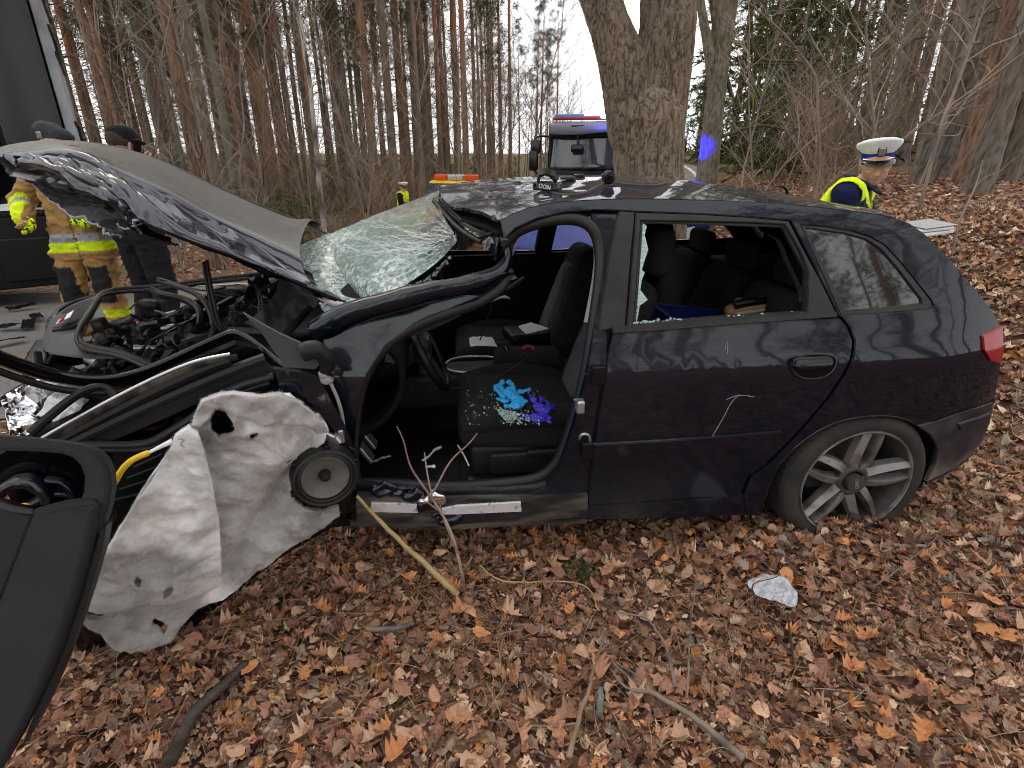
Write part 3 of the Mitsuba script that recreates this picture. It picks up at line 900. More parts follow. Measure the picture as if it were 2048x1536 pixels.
# ================================================================ vehicles on the road
def car_like(key, length, width, height, paint, loc, rz, glass='mat_car_glass', belt=0.58):
    """A small car seen far off or through windows: body, cabin glass, roof, wheels, lamps."""
    M = trimesh.transformations.translation_matrix(loc) @ trimesh.transformations.rotation_matrix(math.radians(rz), [0, 0, 1])
    L, W, H = length, width, height
    prof = [(-.5, .18), (-.5, .42), (-.485, .52), (-.30, .60), (-.16, .64), (-.04, .97), (.06, 1.0), (.30, .985), (.43, .66), (.49, .58), (.5, .40), (.49, .18)]
    low = [(-.5, .18), (-.5, .42), (-.485, .52), (-.30, .60), (-.16, .62), (.43, .62), (.49, .57), (.5, .40), (.49, .18)]

    def ext(p, w, r):
        cs = m3.CrossSection([[(x * L, z * H) for x, z in p]], m3.FillRule.NonZero).offset(-r, m3.JoinType.Round).offset(r, m3.JoinType.Round, 2.0, 12)
        m = cs.extrude(w).to_mesh()
        t = trimesh.Trimesh(m.vert_properties[:, :3], m.tri_verts, process=False)
        v = np.array(t.vertices)
        t.vertices = np.stack([v[:, 0], v[:, 2] - w / 2, v[:, 1]], -1)
        t.faces = np.array(t.faces)[:, ::-1]
        return t
    a = ext(low, W, 0.09)
    b = ext([(-.16, .60), (-.04, .955), (.06, .985), (.30, .97), (.42, .60)], W * 0.88, 0.05)
    c = ext([(-.055, .95), (.0, 1.0), (.3, .985), (.325, .94)], W * 0.86, 0.02)
    for m in (a, b, c): m.apply_transform(M)
    put(f'{key}__body', a, paint)
    put(f'{key}__windows', b, glass)
    put(f'{key}__roof', c, paint)
    for sx in (-.32, .30):
        for sy in (-1, 1):
            w = trimesh.creation.cylinder(0.31, 0.2, sections=24)
            rot(w, [1, 0, 0], 90)
            w.apply_translation([sx * L, sy * (W / 2 - 0.08), 0.31])
            w.apply_transform(M)
            put(f'{key}__wheel', w, 'mat_rubber')
    for sy in (-1, 1):
        h = rbox((0.12, 0.3, 0.12), 0.03, (-0.492 * L, sy * W * 0.36, H * 0.46))
        h.apply_transform(M)
        put(f'{key}__headlight', h, 'mat_white')
    return M


scene['mat_car_glass'] = pb((0.02, 0.025, 0.03), 0.05, specular=0.7)
scene['mat_blue_paint'] = pb((0.006, 0.02, 0.17), 0.5, specular=0.25)
scene['mat_yellow_paint'] = pb((0.75, 0.5, 0.02), 0.3, clearcoat=0.5)
scene['mat_red_paint'] = pb((0.45, 0.015, 0.012), 0.3, clearcoat=0.7)
scene['mat_orange_lens'] = pb((0.7, 0.08, 0.01), 0.2)
scene['mat_silver'] = pb((0.5, 0.51, 0.52), 0.35, metallic=0.3)

# police car, blue with a white flash, beyond the wreck
pc = newkey('police_car')
ph = 48
M = car_like(pc, 4.4, 1.8, 1.46, 'mat_blue_paint', [1.75, 9.3, float(base_h(1.75, 9.3)) + 0.02], ph)
for sy in (-1, 1):
    m = box((1.5, 0.012, 0.34), (0.1, sy * 0.905, 0.68))
    m.apply_transform(M)
    put(f'{pc}__white_flash', m, 'mat_white')
lbm = rbox((0.3, 1.1, 0.12), 0.04, (0.3, 0, 1.50))
lbm.apply_transform(M)
put(f'{pc}__light_bar', lbm, 'mat_blue_lens' if 'mat_blue_lens' in scene else 'mat_blue_paint')
lamp = (M @ np.array([0.3, -0.5, 1.62, 1]))[:3]
scene['police_beam'] = {'type': 'spot', 'to_world': T().look_at(origin=lamp.tolist(), target=on_y(1411, 292, TY2).tolist(), up=[0, 0, 1]), 'intensity': rgb((0.2, 0.2, 34.0)), 'cutoff_angle': 8.5, 'beam_width': 0.6}
tag(pc, 'blue and white police car standing on the road beyond the wreck', 'police car')

# yellow rescue vehicle with an orange light bar
yv = newkey('rescue_vehicle')
yz = float(base_h(-1.75, 17.0))
M = car_like(yv, 4.6, 1.9, 1.78, 'mat_yellow_paint', [-1.75, 18.0, yz], 70)
for k, (o, c, w) in enumerate([(-0.5, 'mat_orange_lens', 0.42), (0.0, 'mat_silver', 0.5), (0.5, 'mat_orange_lens', 0.42)]):
    m = rbox((0.26, w, 0.17), 0.04, (0.1, o, 1.87))
    m.apply_transform(M)
    put(f'{yv}__beacon' if c != 'mat_silver' else f'{yv}__light_bar', m, c)
tag(yv, 'yellow rescue vehicle with an orange light bar, its roof showing above the wreck', 'rescue vehicle')

# ---------------------------------------------------------------- the black curtain-sided lorry
sc0 = on_y(104, 170, 7.0)
sc0[2] = 0
rr = sc0[:2] / np.linalg.norm(sc0[:2])
an = math.radians(-1.6)
e2 = np.array([rr[0] * math.cos(an) - rr[1] * math.sin(an), rr[0] * math.sin(an) + rr[1] * math.cos(an), 0])
e1 = np.array([e2[1], -e2[0], 0])
e1 = e1 if e1[0] < 0 else -e1
gl = float(base_h(sc0[0], sc0[1])) + 0.0
LM = np.eye(4)
LM[:3, 0], LM[:3, 1], LM[:3, 2], LM[:3, 3] = e1, e2, [0, 0, 1], [sc0[0], sc0[1], gl]
scene['mat_curtain'] = {'type': 'twosided', 'bsdf': {'type': 'principled', 'base_color': rgb((0.0022, 0.0022, 0.003)), 'roughness': 0.5, 'specular': 0.02}}
scene['mat_frame_grey'] = pb(proc(lambda p, n, uv: pmix((0.32, 0.33, 0.35), (0.2, 0.2, 0.21), psmooth(0.45, 0.75, pfbm(p.x * 3, p.y * 3, p.z * 3, 3)))), 0.5)


def lorry(m, name, mat, **k):
    m = m.copy()
    m.apply_transform(LM)
    if np.linalg.det(LM[:3, :3]) < 0: m.invert()
    return put(f'lorry__{name}' if name else 'lorry', m, mat, **k)


# curtain: a wavy sheet hung between the rails
xs, zs = np.linspace(0.62, 9.0, 160), np.linspace(1.32, 3.86, 70)
A, Z = np.meshgrid(xs, zs, indexing='ij')
q = np.stack([A * 0.5, Z * 2.6, A * 0], -1)
Yc = -0.01 + 0.05 * (meshkit.fbm(q, 4, 3) - 0.5) - 0.012 * np.sin(Z * 14 + 4 * meshkit.noise(q, 8)) * sst(2.6, 1.4, Z)
lorry(sheet(np.stack([A, Yc, Z], -1), 0.004), 'curtain', 'mat_curtain', smooth=True)
lorry(box((9.0, 2.46, 0.10), (4.5, 1.25, 3.95)), 'roof', 'mat_black_plastic')
lorry(box((8.98, 2.40, 2.66), (4.52, 1.27, 2.56)), 'cargo_box', 'mat_black_plastic')
lorry(box((9.0, 2.45, 0.14), (4.5, 1.25, 1.22)), 'floor_rail', 'mat_black_plastic')
lorry(rbox((0.55, 0.10, 2.72), 0.02, (0.285, -0.01, 2.56)), 'corner_pillar', 'mat_gloss_black')
lorry(rbox((0.035, 0.02, 2.6), 0.006, (0.80, -0.035, 2.55)), 'strap', 'mat_silver')
for x in (2.1, 3.4, 4.7, 6.0):
    lorry(rbox((0.035, 0.02, 2.6), 0.006, (x, -0.045, 2.55)), 'strap', 'mat_silver')
lorry(rbox((0.10, 2.46, 2.72), 0.012, (-0.055, 1.24, 2.56)), 'rear_door', 'mat_frame_grey')
for z in (1.5, 1.98, 2.95, 3.6):
    lorry(rbox((0.03, 2.3, 0.035), 0.006, (-0.115, 1.24, z + .13)), 'hinge_strap', 'mat_black_plastic')
    lorry(rbox((0.03, 2.3, 0.035), 0.006, (-0.115, 1.24, z - .13)), 'hinge_strap', 'mat_black_plastic')
    lorry(rbox((0.035, 0.10, 0.24), 0.006, (-0.12, 1.1, z)), 'hinge', 'mat_black_plastic')
for k in range(16):
    lorry(box((0.30, 0.006, 0.075), (0.50 + k * 0.34, -0.003, 1.21)), 'reflector', 'mat_white')
lorry(rbox((8.9, 0.06, 0.36), 0.02, (4.5, 0.05, 0.92)), 'side_guard', 'mat_black_plastic')
lorry(rbox((8.9, 0.06, 0.42), 0.02, (4.5, 0.12, 0.48)), 'side_guard', 'mat_black_plastic')
lorry(box((8.6, 2.1, 0.55), (4.5, 1.25, 0.75)), 'chassis', 'mat_rubber')
for x in (1.6, 2.9, 4.2):
    for y in (0.32, 2.15):
        w = trimesh.creation.cylinder(0.5, 0.34, sections=32)
        rot(w, [1, 0, 0], 90)
        w.apply_translation([x, y, 0.5])
        lorry(w, 'wheel', 'mat_rubber')
lorry(rbox((0.12, 2.3, 0.12), 0.02, (0.25, 1.25, 0.5)), 'underrun_bar', 'mat_dark_plastic')
lorry(rbox((0.5, 0.03, 0.5), 0.02, (0.7, -0.02, 0.62)), 'mud_flap', 'mat_black_plastic')
tag('lorry', 'black curtain-sided lorry trailer with pale rear door frame, cropped by the left edge', 'lorry')

# ---------------------------------------------------------------- the fire engine
FX, FY = 2.0, 12.6
fz = float(base_h(FX, FY)) + 0.02
FE = 'fire_engine'


def fe(m, name, mat, **k):
    m = m.copy()
    rot(m, [0, 0, 1], -7.5)
    m.apply_translation([FX, FY, fz])
    return put(f'{FE}__{name}', m, mat, **k)


top, bot = 2.95, 1.98   # windscreen edges above the road
lo = on_y(1150, 337, FY)[2] - fz
hi = on_y(1150, 268, FY)[2] - fz
rt = on_y(1150, 240, FY)[2] - fz
C = np.array([[(-1.19, 0.0, lo), (-0.6, -0.07, lo), (0, -0.09, lo), (0.6, -0.07, lo), (1.19, 0.0, lo)],
              [(-1.15, 0.10, hi), (-0.58, 0.04, hi), (0, 0.02, hi), (0.58, 0.04, hi), (1.15, 0.10, hi)]])
C = np.stack([C[0], C[0] * .67 + C[1] * .33, C[0] * .33 + C[1] * .67, C[1]])
scene['mat_windscreen'] = pb((0.012, 0.014, 0.016), 0.03, specular=0.9, clearcoat=1.0)
fe(sheet(bicubic(C, 8, 20), 0.02, flip=True), 'windscreen', 'mat_windscreen', smooth=True)
fe(rbox((2.46, 5.6, rt - 0.42), 0.06, (0, 2.92, (rt + 0.42) / 2 - 0.03)), 'cab', 'mat_red_paint')
fe(rbox((2.50, 0.20, lo - 0.5), 0.06, (0, 0.06, (lo + 0.5) / 2 - 0.02)), 'front_panel', 'mat_dark_plastic')
fe(rbox((2.54, 0.34, 0.44), 0.06, (0, -0.02, 0.55)), 'bumper', 'mat_white')
for s in (-1, 1):
    fe(rbox((0.075, 0.2, hi - lo + 0.1), 0.03, (s * 1.205, 0.10, (hi + lo) / 2)), 'pillar', 'mat_black_plastic')
    fe(rbox((0.42, 0.08, 0.2), 0.03, (s * 0.92, -0.16, 0.95)), 'headlight', 'mat_chrome')
    fe(rbox((0.30, 0.12, 0.07), 0.03, (s * 0.62, -0.16, hi + 0.13)), 'visor_recess', 'mat_dark_plastic')
# visor: a curved grey scoop
C = np.array([[(x, -0.20 - 0.05 * (1 - (x / 1.2) ** 2), hi + 0.0 + 0.02 * math.cos(x * 4)) for x in np.linspace(-1.2, 1.2, 9)],
              [(x, -0.16 - 0.05 * (1 - (x / 1.2) ** 2), hi + 0.16) for x in np.linspace(-1.19, 1.19, 9)],
              [(x, -0.02, hi + 0.24 - 0.02 * abs(x)) for x in np.linspace(-1.18, 1.18, 9)],
              [(x, 0.16, hi + 0.25) for x in np.linspace(-1.17, 1.17, 9)]])
scene['mat_visor'] = pb((0.11, 0.11, 0.115), 0.55)
fe(sheet(bicubic(C, 12, 30), 0.02, flip=True), 'visor', 'mat_visor', smooth=True)
fe(rbox((2.36, 0.3, 0.10), 0.03, (0, 0.10, hi - 0.02)), 'windscreen_header', 'mat_black_plastic')
fe(rbox((2.3, 0.16, 0.07), 0.025, (0, 0.14, hi + 0.31)), 'roof_sign', 'mat_red_paint')
lb = rt + 0.10
scene['mat_blue_lens'] = pb((0.10, 0.20, 0.36), 0.25)
fe(rbox((0.62, 0.28, 0.09), 0.03, (-0.82, 0.2, lb - .02)), 'light_bar', 'mat_blue_lens')
fe(rbox((0.9, 0.20, 0.05), 0.02, (-0.03, 0.2, lb - .03)), 'light_bar', 'mat_silver')
fe(rbox((0.5, 0.28, 0.16), 0.05, (0.80, 0.2, lb)), 'light_bar', 'mat_blue_lens')
bp = on_y(1207, 231, FY - 0.45)
bm = trimesh.creation.icosphere(subdivisions=2, radius=0.062)
bm.apply_translation(bp)
put(f'{FE}__beacon_lamp', bm, 'mat_blue_lens', smooth=True, emitter={'type': 'area', 'radiance': rgb((2.0, 2.2, 16.0))})
# mirrors, wipers, inside mirror
fe(tube(spline([(-1.18, 0.05, hi - 0.05), (-1.42, -0.05, hi - 0.04), (-1.52, -0.08, hi - 0.1), (-1.52, -0.08, lo - 0.05), (-1.40, -0.02, lo - 0.12), (-1.2, 0.05, lo - 0.1)], 40), 0.018, 8), 'mirror_arm', 'mat_black_plastic')
fe(rbox((0.22, 0.10, 0.28), 0.05, (-1.50, -0.09, hi - 0.24)), 'mirror', 'mat_gloss_black')
fe(rbox((0.20, 0.12, 0.42), 0.05, (-1.54, -0.09, lo + 0.16)), 'mirror', 'mat_gloss_black')
fe(rbox((0.22, 0.10, 0.28), 0.05, (1.50, -0.09, hi - 0.24)), 'mirror', 'mat_gloss_black')
fe(rbox((0.26, 0.05, 0.16), 0.04, (-0.62, -0.16, hi - 0.28)), 'inside_mirror', 'mat_gloss_black')
fe(rbox((0.025, 0.03, 0.2), 0.008, (-0.62, -0.15, hi - 0.12)), 'mirror_stalk', 'mat_gloss_black')
for s in (-0.5, 0.35):
    fe(tube(np.array([(s, -0.13, lo - 0.03), (s + 0.5, -0.115, lo + 0.05)]), 0.014, 6), 'wiper', 'mat_black_plastic')
fe(rbox((0.13, 0.04, 0.1), 0.03, (-0.02, -0.08, lo - 0.14)), 'badge', 'mat_chrome')
for s in (-1, 1):
    for y in (1.1, 4.4):
        w = trimesh.creation.cylinder(0.5, 0.32, sections=32)
        rot(w, [0, 1, 0], 90)
        w.apply_translation([s * 1.05, y, 0.5])
        fe(w, 'wheel', 'mat_rubber')
tag(FE, 'red fire engine with dark windscreen and lit blue beacon, half hidden by the forked tree', 'fire engine')
# ================================================================ the wrecked car
TH = 0.11
CO = np.array([1.39, 1.9, 0.0])
CR = np.array([[math.cos(TH), -math.sin(TH), 0], [math.sin(TH), math.cos(TH), 0], [0, 0, 1.0]])   # columns u, v, z
EL = CR.T @ (EYE - CO)
CAR = 'wrecked_car'


def cu(px, py, v):
    """car-local point (u, v, z) seen at a pixel, on the plane at depth v behind the car's near side"""
    d = CR.T @ ray(px, py)
    return EL + d * ((v - EL[1]) / d[1])


def world(p):
    return np.asarray(p, float) @ CR.T + CO


PROF = PchipInterpolator([-.3, 0.0, .10, .2, .35, .5, .66, .80, .855, .875, .95, 1.0, 1.2, 1.34, 1.42, 1.6], [.09, .06, .03, .012, .0, -.012, -.019, -.018, -.014, -.008, .024, .042, .125, .19, .25, .4])
PLAN = PchipInterpolator([-5, -.2, .2, .45, .6, .72, .80, .88, 1.1], [0, 0, .012, .045, .10, .18, .27, .42, .9])


def S(u, z):
    return PROF(np.clip(z, -.3, 1.6)) + PLAN(np.clip(u, -5, 1.1))


def side(px, py, off=0.0):
    v = 0.0
    for _ in range(25):
        p = cu(px, py, v)
        v = 0.5 * v + 0.5 * (float(S(p[0], p[2])) + off)
    return cu(px, py, v)


def side2(pts, off=0.0):
    return np.array([side(x, y, off)[[0, 2]] for x, y in pts])
cr = np.random.default_rng(17)


def cput(name, m, mat, **k):
    m = m.copy()
    m.vertices = world(np.array(m.vertices))
    return put(f'{CAR}__{name}' if name else CAR, m, mat, **k)


def panel(name, pts, mat, t=0.02, off=0.0, holes=(), length=0.035, dent=0.0, seed=0, step=0.003, far=False, raw=False, **k):
    """A body panel: outline traced on the side surface, bent to it, with a small stepped edge."""
    P = pts if raw else side2(pts, off)
    cs = m3.CrossSection([P], m3.FillRule.NonZero)
    for h in holes:
        cs = cs - m3.CrossSection([h if raw else side2(h, off)], m3.FillRule.NonZero)
    m = cs.extrude(t - step).translate((0, 0, step)) + cs.offset(-step, m3.JoinType.Miter).extrude(t * 0.9)
    m = m.refine_to_length(length).to_mesh()
    x = np.array(m.vert_properties[:, :3], float)
    d = 0
    if dent:
        d = dent * (meshkit.fbm(np.stack([x[:, 0] * 5, x[:, 1] * 7, x[:, 0] * 0 + seed], -1), 3, seed) - 0.5) * 2
    v = S(x[:, 0], x[:, 1]) + off + x[:, 2] + d
    f = np.array(m.tri_verts)[:, ::-1]
    if far:
        v, f = 1.68 - v, f[:, ::-1]
    return cput(name, trimesh.Trimesh(np.stack([x[:, 0], v, x[:, 1]], -1), f, process=False), mat, **{'smooth': 28, **k})


def path(pts, n=40):
    """[(px, py, v)] -> smooth car-local polyline"""
    return spline([cu(*p) for p in pts], n)


def ctube(name, pts, r, mat, n=40, sides=8, flat=1.0, up=None, seed=None, amp=0, **k):
    m = tube(path(pts, n), r, sides, flat=flat, up=up)
    if seed is not None: m = jiggle(m, amp, 14, seed)
    return cput(name, m, mat, smooth=40, **k)


def cgrid(C, nu, nv):
    """control points (px, py, v) in rows -> dense car-local grid"""
    return bicubic([[cu(*p) for p in row] for row in C], nu, nv)


def crumple(G, amp, freq, seed, sharp=True):
    """wrinkle a grid along its normals"""
    m = grid_mesh(G)
    n = np.array(m.vertex_normals).reshape(G.shape)
    q = meshkit.fbm(G * freq, 3, seed)
    w = (np.abs(q - 0.5) * 4 - 0.6) if sharp else (q - 0.5) * 2
    return G + n * (w * amp)[..., None]


scene['mat_trim'] = pb((0.007, 0.007, 0.0075), 0.8, specular=0.15)
scene['mat_under'] = pb((0.006, 0.006, 0.006), 0.9, specular=0.1)
scene['mat_headliner'] = pb((0.30, 0.29, 0.26), 0.9)
scene['mat_pane'] = {'type': 'thindielectric', 'int_ior': 1.5}
scene['mat_dark_glass'] = pb(proc(lambda p, n, uv: pmix((0.004, 0.006, 0.006), (0.03, 0.03, 0.027), psmooth(0.5, 0.8, pfbm(p.x * 5, p.y * 5, p.z * 5, 4)) * 0.5)), 0.015, specular=0.9, clearcoat=1.0, clearcoat_gloss=1.0)
scene['mat_window_frame'] = pb(proc(lambda p, n, uv: pmix((0.012, 0.0125, 0.014), (0.06, 0.057, 0.05), pfbm(p.x * 9, p.y * 9, p.z * 16, 3) * 0.55)), 0.45, specular=0.3)

# ---- roof
RT = [(1000, 440), (1060, 414), (1140, 401), (1250, 397), (1400, 399), (1550, 406), (1650, 415), (1740, 426), (1792, 436)]
RT3 = np.array([side(*p) for p in RT])
EDGE_V, EDGE_Z = PchipInterpolator(RT3[:, 0], RT3[:, 1]), PchipInterpolator(RT3[:, 0], RT3[:, 2])
CROWN = PchipInterpolator([-1.9, -1.62, -1.45, -1.0, -.6, -.3, .1, .35, .62], [1.35, 1.415, 1.437, 1.457, 1.444, 1.412, 1.352, 1.297, 1.235])


def roof_z(u, v):
    uu = np.clip(u, RT3[0, 0], RT3[-1, 0])
    ve, ze = EDGE_V(uu), EDGE_Z(uu)
    s = np.clip((v - ve) / (1.68 - 2 * ve), 0, 1)
    return ze + (CROWN(np.clip(u, -1.9, .62)) - ze) * (1 - np.abs(1 - 2 * s) ** 2.4)


fr = np.array([cu(x, y, v)[[0, 1]] for x, y, v in [(1003, 450, .225), (945, 430, .35), (880, 403, .6), (878, 388, .95), (905, 372, 1.45)]])
UF = PchipInterpolator(fr[:, 1], fr[:, 0])
nS, nT = 70, 110
G = np.zeros((nT, nS, 3))
for j, s in enumerate(np.linspace(0, 1, nS) ** 1.0):
    ss = 0.5 - 0.5 * math.cos(math.pi * s)
    vguess = 0.24 + ss * 1.2
    uf = float(UF(np.clip(vguess, fr[0, 1], fr[-1, 1])))
    ur = RT3[-1, 0] + 0.46 * math.sin(math.pi * ss) ** 2
    u = np.linspace(uf, ur, nT)
    uu = np.clip(u, RT3[0, 0], RT3[-1, 0])
    v = EDGE_V(uu) + ss * (1.68 - 2 * EDGE_V(uu))
    G[:, j] = np.stack([u, v, roof_z(u, v)], -1)
q = np.stack([G[..., 0] * 3, G[..., 1] * 5, G[..., 0] * 0], -1)
buck = np.clip((-0.95 - G[..., 0]) / 0.7, 0, 1) * np.clip((1.05 - G[..., 1]) / 0.6, 0, 1)
G[..., 2] += buck * 0.05 * (meshkit.fbm(q, 3, 4) - 0.62) * 2 * sst(0.24, 0.4, G[..., 1]) + 0.0025 * (meshkit.fbm(q * 1.6, 2, 6) - 0.5)
cput('roof', sheet(G, 0.012), 'mat_roof', smooth=40)
inner = G[:, 3:-3].copy()
inner[..., 2] -= 0.045
cput('headliner', sheet(inner, 0.015), 'mat_trim', smooth=True)

# ---- the near side: rail, quarter panel, bumper in one pressing, with the quarter window cut out
ARCH = [(1530, 1000), (1537, 974), (1559, 929), (1598, 888), (1637, 861), (1686, 841), (1744, 832), (1793, 834), (1832, 849), (1861, 871), (1873, 898), (1869, 929), (1852, 968)]
TAIL = [(1792, 436), (1820, 447), (1850, 468), (1885, 502), (1925, 548), (1960, 590), (1988, 626), (2003, 655), (2004, 700), (2000, 740), (1993, 780), (1986, 822), (1975, 862), (1950, 905), (1910, 940), (1870, 960)]
DOORR = [(1684, 634), (1700, 655), (1710, 682), (1708, 708), (1690, 750), (1658, 798), (1628, 833), (1580, 886), (1536, 930), (1502, 953), (1488, 985), (1487, 994)]
DOORTOP = [(1676, 630), (1582, 441), (1500, 434), (1400, 428), (1270, 423), (1237, 421), (1190, 420), (1130, 425), (1075, 436), (1030, 456), (1008, 478)]
QW = [(1600, 449), (1650, 453), (1700, 461), (1740, 473), (1770, 490), (1800, 523), (1832, 562), (1862, 600), (1866, 610), (1855, 619), (1760, 627), (1682, 632)]
quarter = RT + TAIL[1:] + ARCH[::-1] + [(1515, 1032), (1492, 1030)] + DOORR[::-1] + DOORTOP
LAMPC = [(1966, 672), (1985, 664), (2006, 652), (2008, 690), (2003, 728), (1982, 722), (1969, 700)]
panel('quarter_panel', quarter, 'mat_paint', t=0.025, holes=[QW], length=0.03, dent=0.0015, seed=3)
panel('quarter_window_frame', QW, 'mat_window_frame', t=0.02, off=0.004, holes=[[(1612, 456), (1690, 467), (1733, 479), (1762, 498), (1795, 536), (1842, 598), (1844, 607), (1760, 616), (1692, 621)]], length=0.05)
panel('quarter_window', [(1606, 452), (1690, 464), (1735, 476), (1766, 496), (1800, 535), (1848, 600), (1847, 611), (1760, 620), (1686, 625)], 'mat_dark_glass', t=0.006, off=0.012, length=0.05)
scene['mat_tail_lens'] = pb((0.28, 0.008, 0.012), 0.1, clearcoat=1.0)
panel('tail_lamp', LAMPC, 'mat_tail_lens', t=0.03, off=-0.008, length=0.02)
# panel joints: bumper seam and lower bumper trim
SEAM = [(1834, 853), (1870, 842), (1905, 828), (1945, 815), (1990, 800)]
cput('bumper_seam', tube(spline([side(x, y, -0.001) for x, y in SEAM], 30), 0.0035, 6), 'mat_under', smooth=True)
scene['mat_bumper'] = dusty((0.006, 0.007, 0.018), (0.17, 0.15, 0.125), lo=2.6, amount=1.0, gloss=0.35)
panel('bumper_skin', [(1836, 852), (1870, 843), (1905, 830), (1945, 817), (1986, 804), (1984, 822), (1973, 862), (1948, 903), (1908, 937), (1868, 957), (1854, 964), (1871, 929), (1875, 898), (1863, 870)], 'mat_bumper', t=0.02, off=-0.006, length=0.03)
panel('bumper_rub_strip', [(1918, 848), (1950, 838), (1982, 826), (1979, 842), (1948, 856), (1922, 862)], 'mat_bumper', t=0.02, off=-0.014)
# tail: swept across behind
TL = np.array([side(*p) for p in TAIL])
TL = spline(TL, 40)
cols = []
for s in np.linspace(0, 1, 24):
    c = TL.copy()
    v0 = TL[:, 1]
    c[:, 1] = v0 + s * (1.68 - 2 * v0)
    c[:, 0] = TL[:, 0] + (0.12 + 0.34 * sst(1.0, 1.36, TL[:, 2])) * math.sin(math.pi * s) ** 2 - 0.004
    c[:, 2] -= (TL[0, 2] + .006 - float(roof_z(c[0, 0], c[0, 1]))) * sst(1.08, 1.32, TL[:, 2])
    cols.append(c)
cput('tailgate', sheet(np.stack(cols, 1), 0.02), 'mat_paint', smooth=40)

# ---- far side, seen through the windows
def mirror_pts(lst): return side2(lst)


far_out = np.vstack([side2(RT), side2(TAIL[1:]), side2([(1700, 965), (1500, 1010)]), [[-1.1, 0.25], [-2.2, 0.25], [-2.65, 0.35], [-2.7, 0.8], [-2.0, 0.97], [-1.55, 1.30]]])
far_out[:len(RT) + 4, 1] -= 0.06
fw1 = [[-1.86, 1.02], [-1.40, 1.30], [-1.06, 1.34], [-1.07, 1.01]]
fw2 = [[-0.98, 1.01], [-0.96, 1.34], [-0.45, 1.325], [-0.28, 1.05]]
fw3 = [[-0.22, 1.06], [-0.36, 1.31], [-0.08, 1.27], [0.16, 1.07]]
panel('far_side', far_out, 'mat_paint', t=0.03, holes=[np.array(fw1), np.array(fw2), np.array(fw3)], length=0.1, far=True, raw=True)
for w in (fw1, fw2, fw3):
    panel('far_window', np.array(w), 'mat_pane', t=0.004, off=0.012, far=True, raw=True, length=0.2, step=0.0005)
trim_out = np.array([[-1.95, 0.25], [-1.95, 0.985], [-1.06, 1.0], [-0.2, 1.03], [0.3, 1.0], [0.4, 0.3]])
panel('door_lining', trim_out, 'mat_trim', t=0.05, off=0.035, far=True, raw=True, length=0.1)
for a, b in (((-1.04, 1.0), (-1.0, 1.36)), ((-0.26, 1.03), (-0.42, 1.34))):
    p0, p1 = np.array([a[0], 1.68 - float(S(*a)) - 0.05, a[1]]), np.array([b[0], 1.68 - float(S(*b)) - 0.05, b[1]])
    cput('pillar_trim', between(p0, p1, 0.06, 0.1, 0.015, up=(1, 0, 0)), 'mat_trim')
cput('door_pull', tube(path([(985, 583, 1.5), (1010, 580, 1.48), (1025, 572, 1.48), (1048, 556, 1.5)], 16), 0.014, 8), 'mat_grey_plastic', smooth=True)

# ---- rear door
DOOR = [(1226, 668), (1300, 664), (1450, 652), (1600, 641), (1680, 637)] + [(x - 5, y) for x, y in DOORR[1:]] + [(1400, 995), (1300, 1003), (1179, 1011), (1177, 1000), (1187, 905), (1200, 820), (1213, 746), (1216, 720)]
panel('rear_door', DOOR, 'mat_paint', t=0.035, length=0.03, dent=0.0012, seed=9)
RD = f'{CAR}__rear_door'
OPEN = [(1281, 441), (1400, 443), (1500, 445), (1570, 449), (1600, 500), (1618, 545), (1614, 625), (1450, 635), (1266, 650)]
FRAME = [(1272, 426), (1400, 430), (1500, 436), (1578, 443), (1602, 490), (1640, 560), (1672, 626), (1674, 633), (1600, 640), (1450, 650), (1300, 661), (1228, 665), (1228, 655), (1254, 652)]
panel('rear_door__window_frame', FRAME, 'mat_window_frame', t=0.03, off=-0.002, holes=[OPEN], length=0.04)
panel('rear_door__belt_strip', [(1226, 655), (1300, 651), (1450, 640), (1600, 629), (1674, 624), (1676, 634), (1600, 640), (1450, 651), (1300, 663), (1227, 667)], 'mat_window_frame', t=0.02, off=-0.014)
panel('rear_door__window_seal', [(1280, 440), (1570, 448), (1619, 545), (1615, 626), (1609, 626), (1611, 546), (1564, 455), (1286, 447), (1272, 648), (1265, 650)], 'mat_rubber', t=0.02, off=0.008)
panel('rear_door__moulding', [(1188, 890), (1300, 884), (1450, 874), (1566, 864), (1570, 868), (1562, 884), (1450, 894), (1300, 905), (1186, 911)], 'mat_paint', t=0.02, off=-0.014, length=0.05)
# handle: a bowl and a grip
panel('rear_door__handle', [(1600, 716), (1660, 714), (1669, 720), (1668, 731), (1655, 736), (1625, 740), (1600, 740), (1587, 732), (1590, 720)], 'mat_gloss_black', t=0.02, off=-0.026, step=0.006)
hb = [(1596, 713), (1660, 711), (1671, 719), (1670, 733), (1658, 748), (1640, 756), (1610, 757), (1590, 748), (1582, 734), (1585, 720)]
cput('rear_door__handle_bowl', tube(spline([side(x, y, -0.002) for x, y in hb], 50, True), 0.006, 6, cap=False), 'mat_chrome' if False else 'mat_paint', smooth=True)
panel('rear_door__handle_recess', hb, 'mat_under', t=0.004, off=-0.0015, step=0.001)
# scratches: bare scrapes in the paint
scene['mat_scratch'] = pb((0.30, 0.30, 0.32), 0.6)
for pts in ([(1423, 874), (1450, 830), (1468, 800), (1480, 790)], [(1452, 800), (1470, 792), (1490, 790), (1508, 794)], [(1453, 682), (1455, 708)], [(1449, 700), (1452, 690)]):
    ms = tube(spline([side(x + cr.normal(0, .6), y + cr.normal(0, .6), -0.0025) for x, y in pts], 24), 0.0010, 5)
    cput('rear_door__scratch', ms, 'mat_scratch')
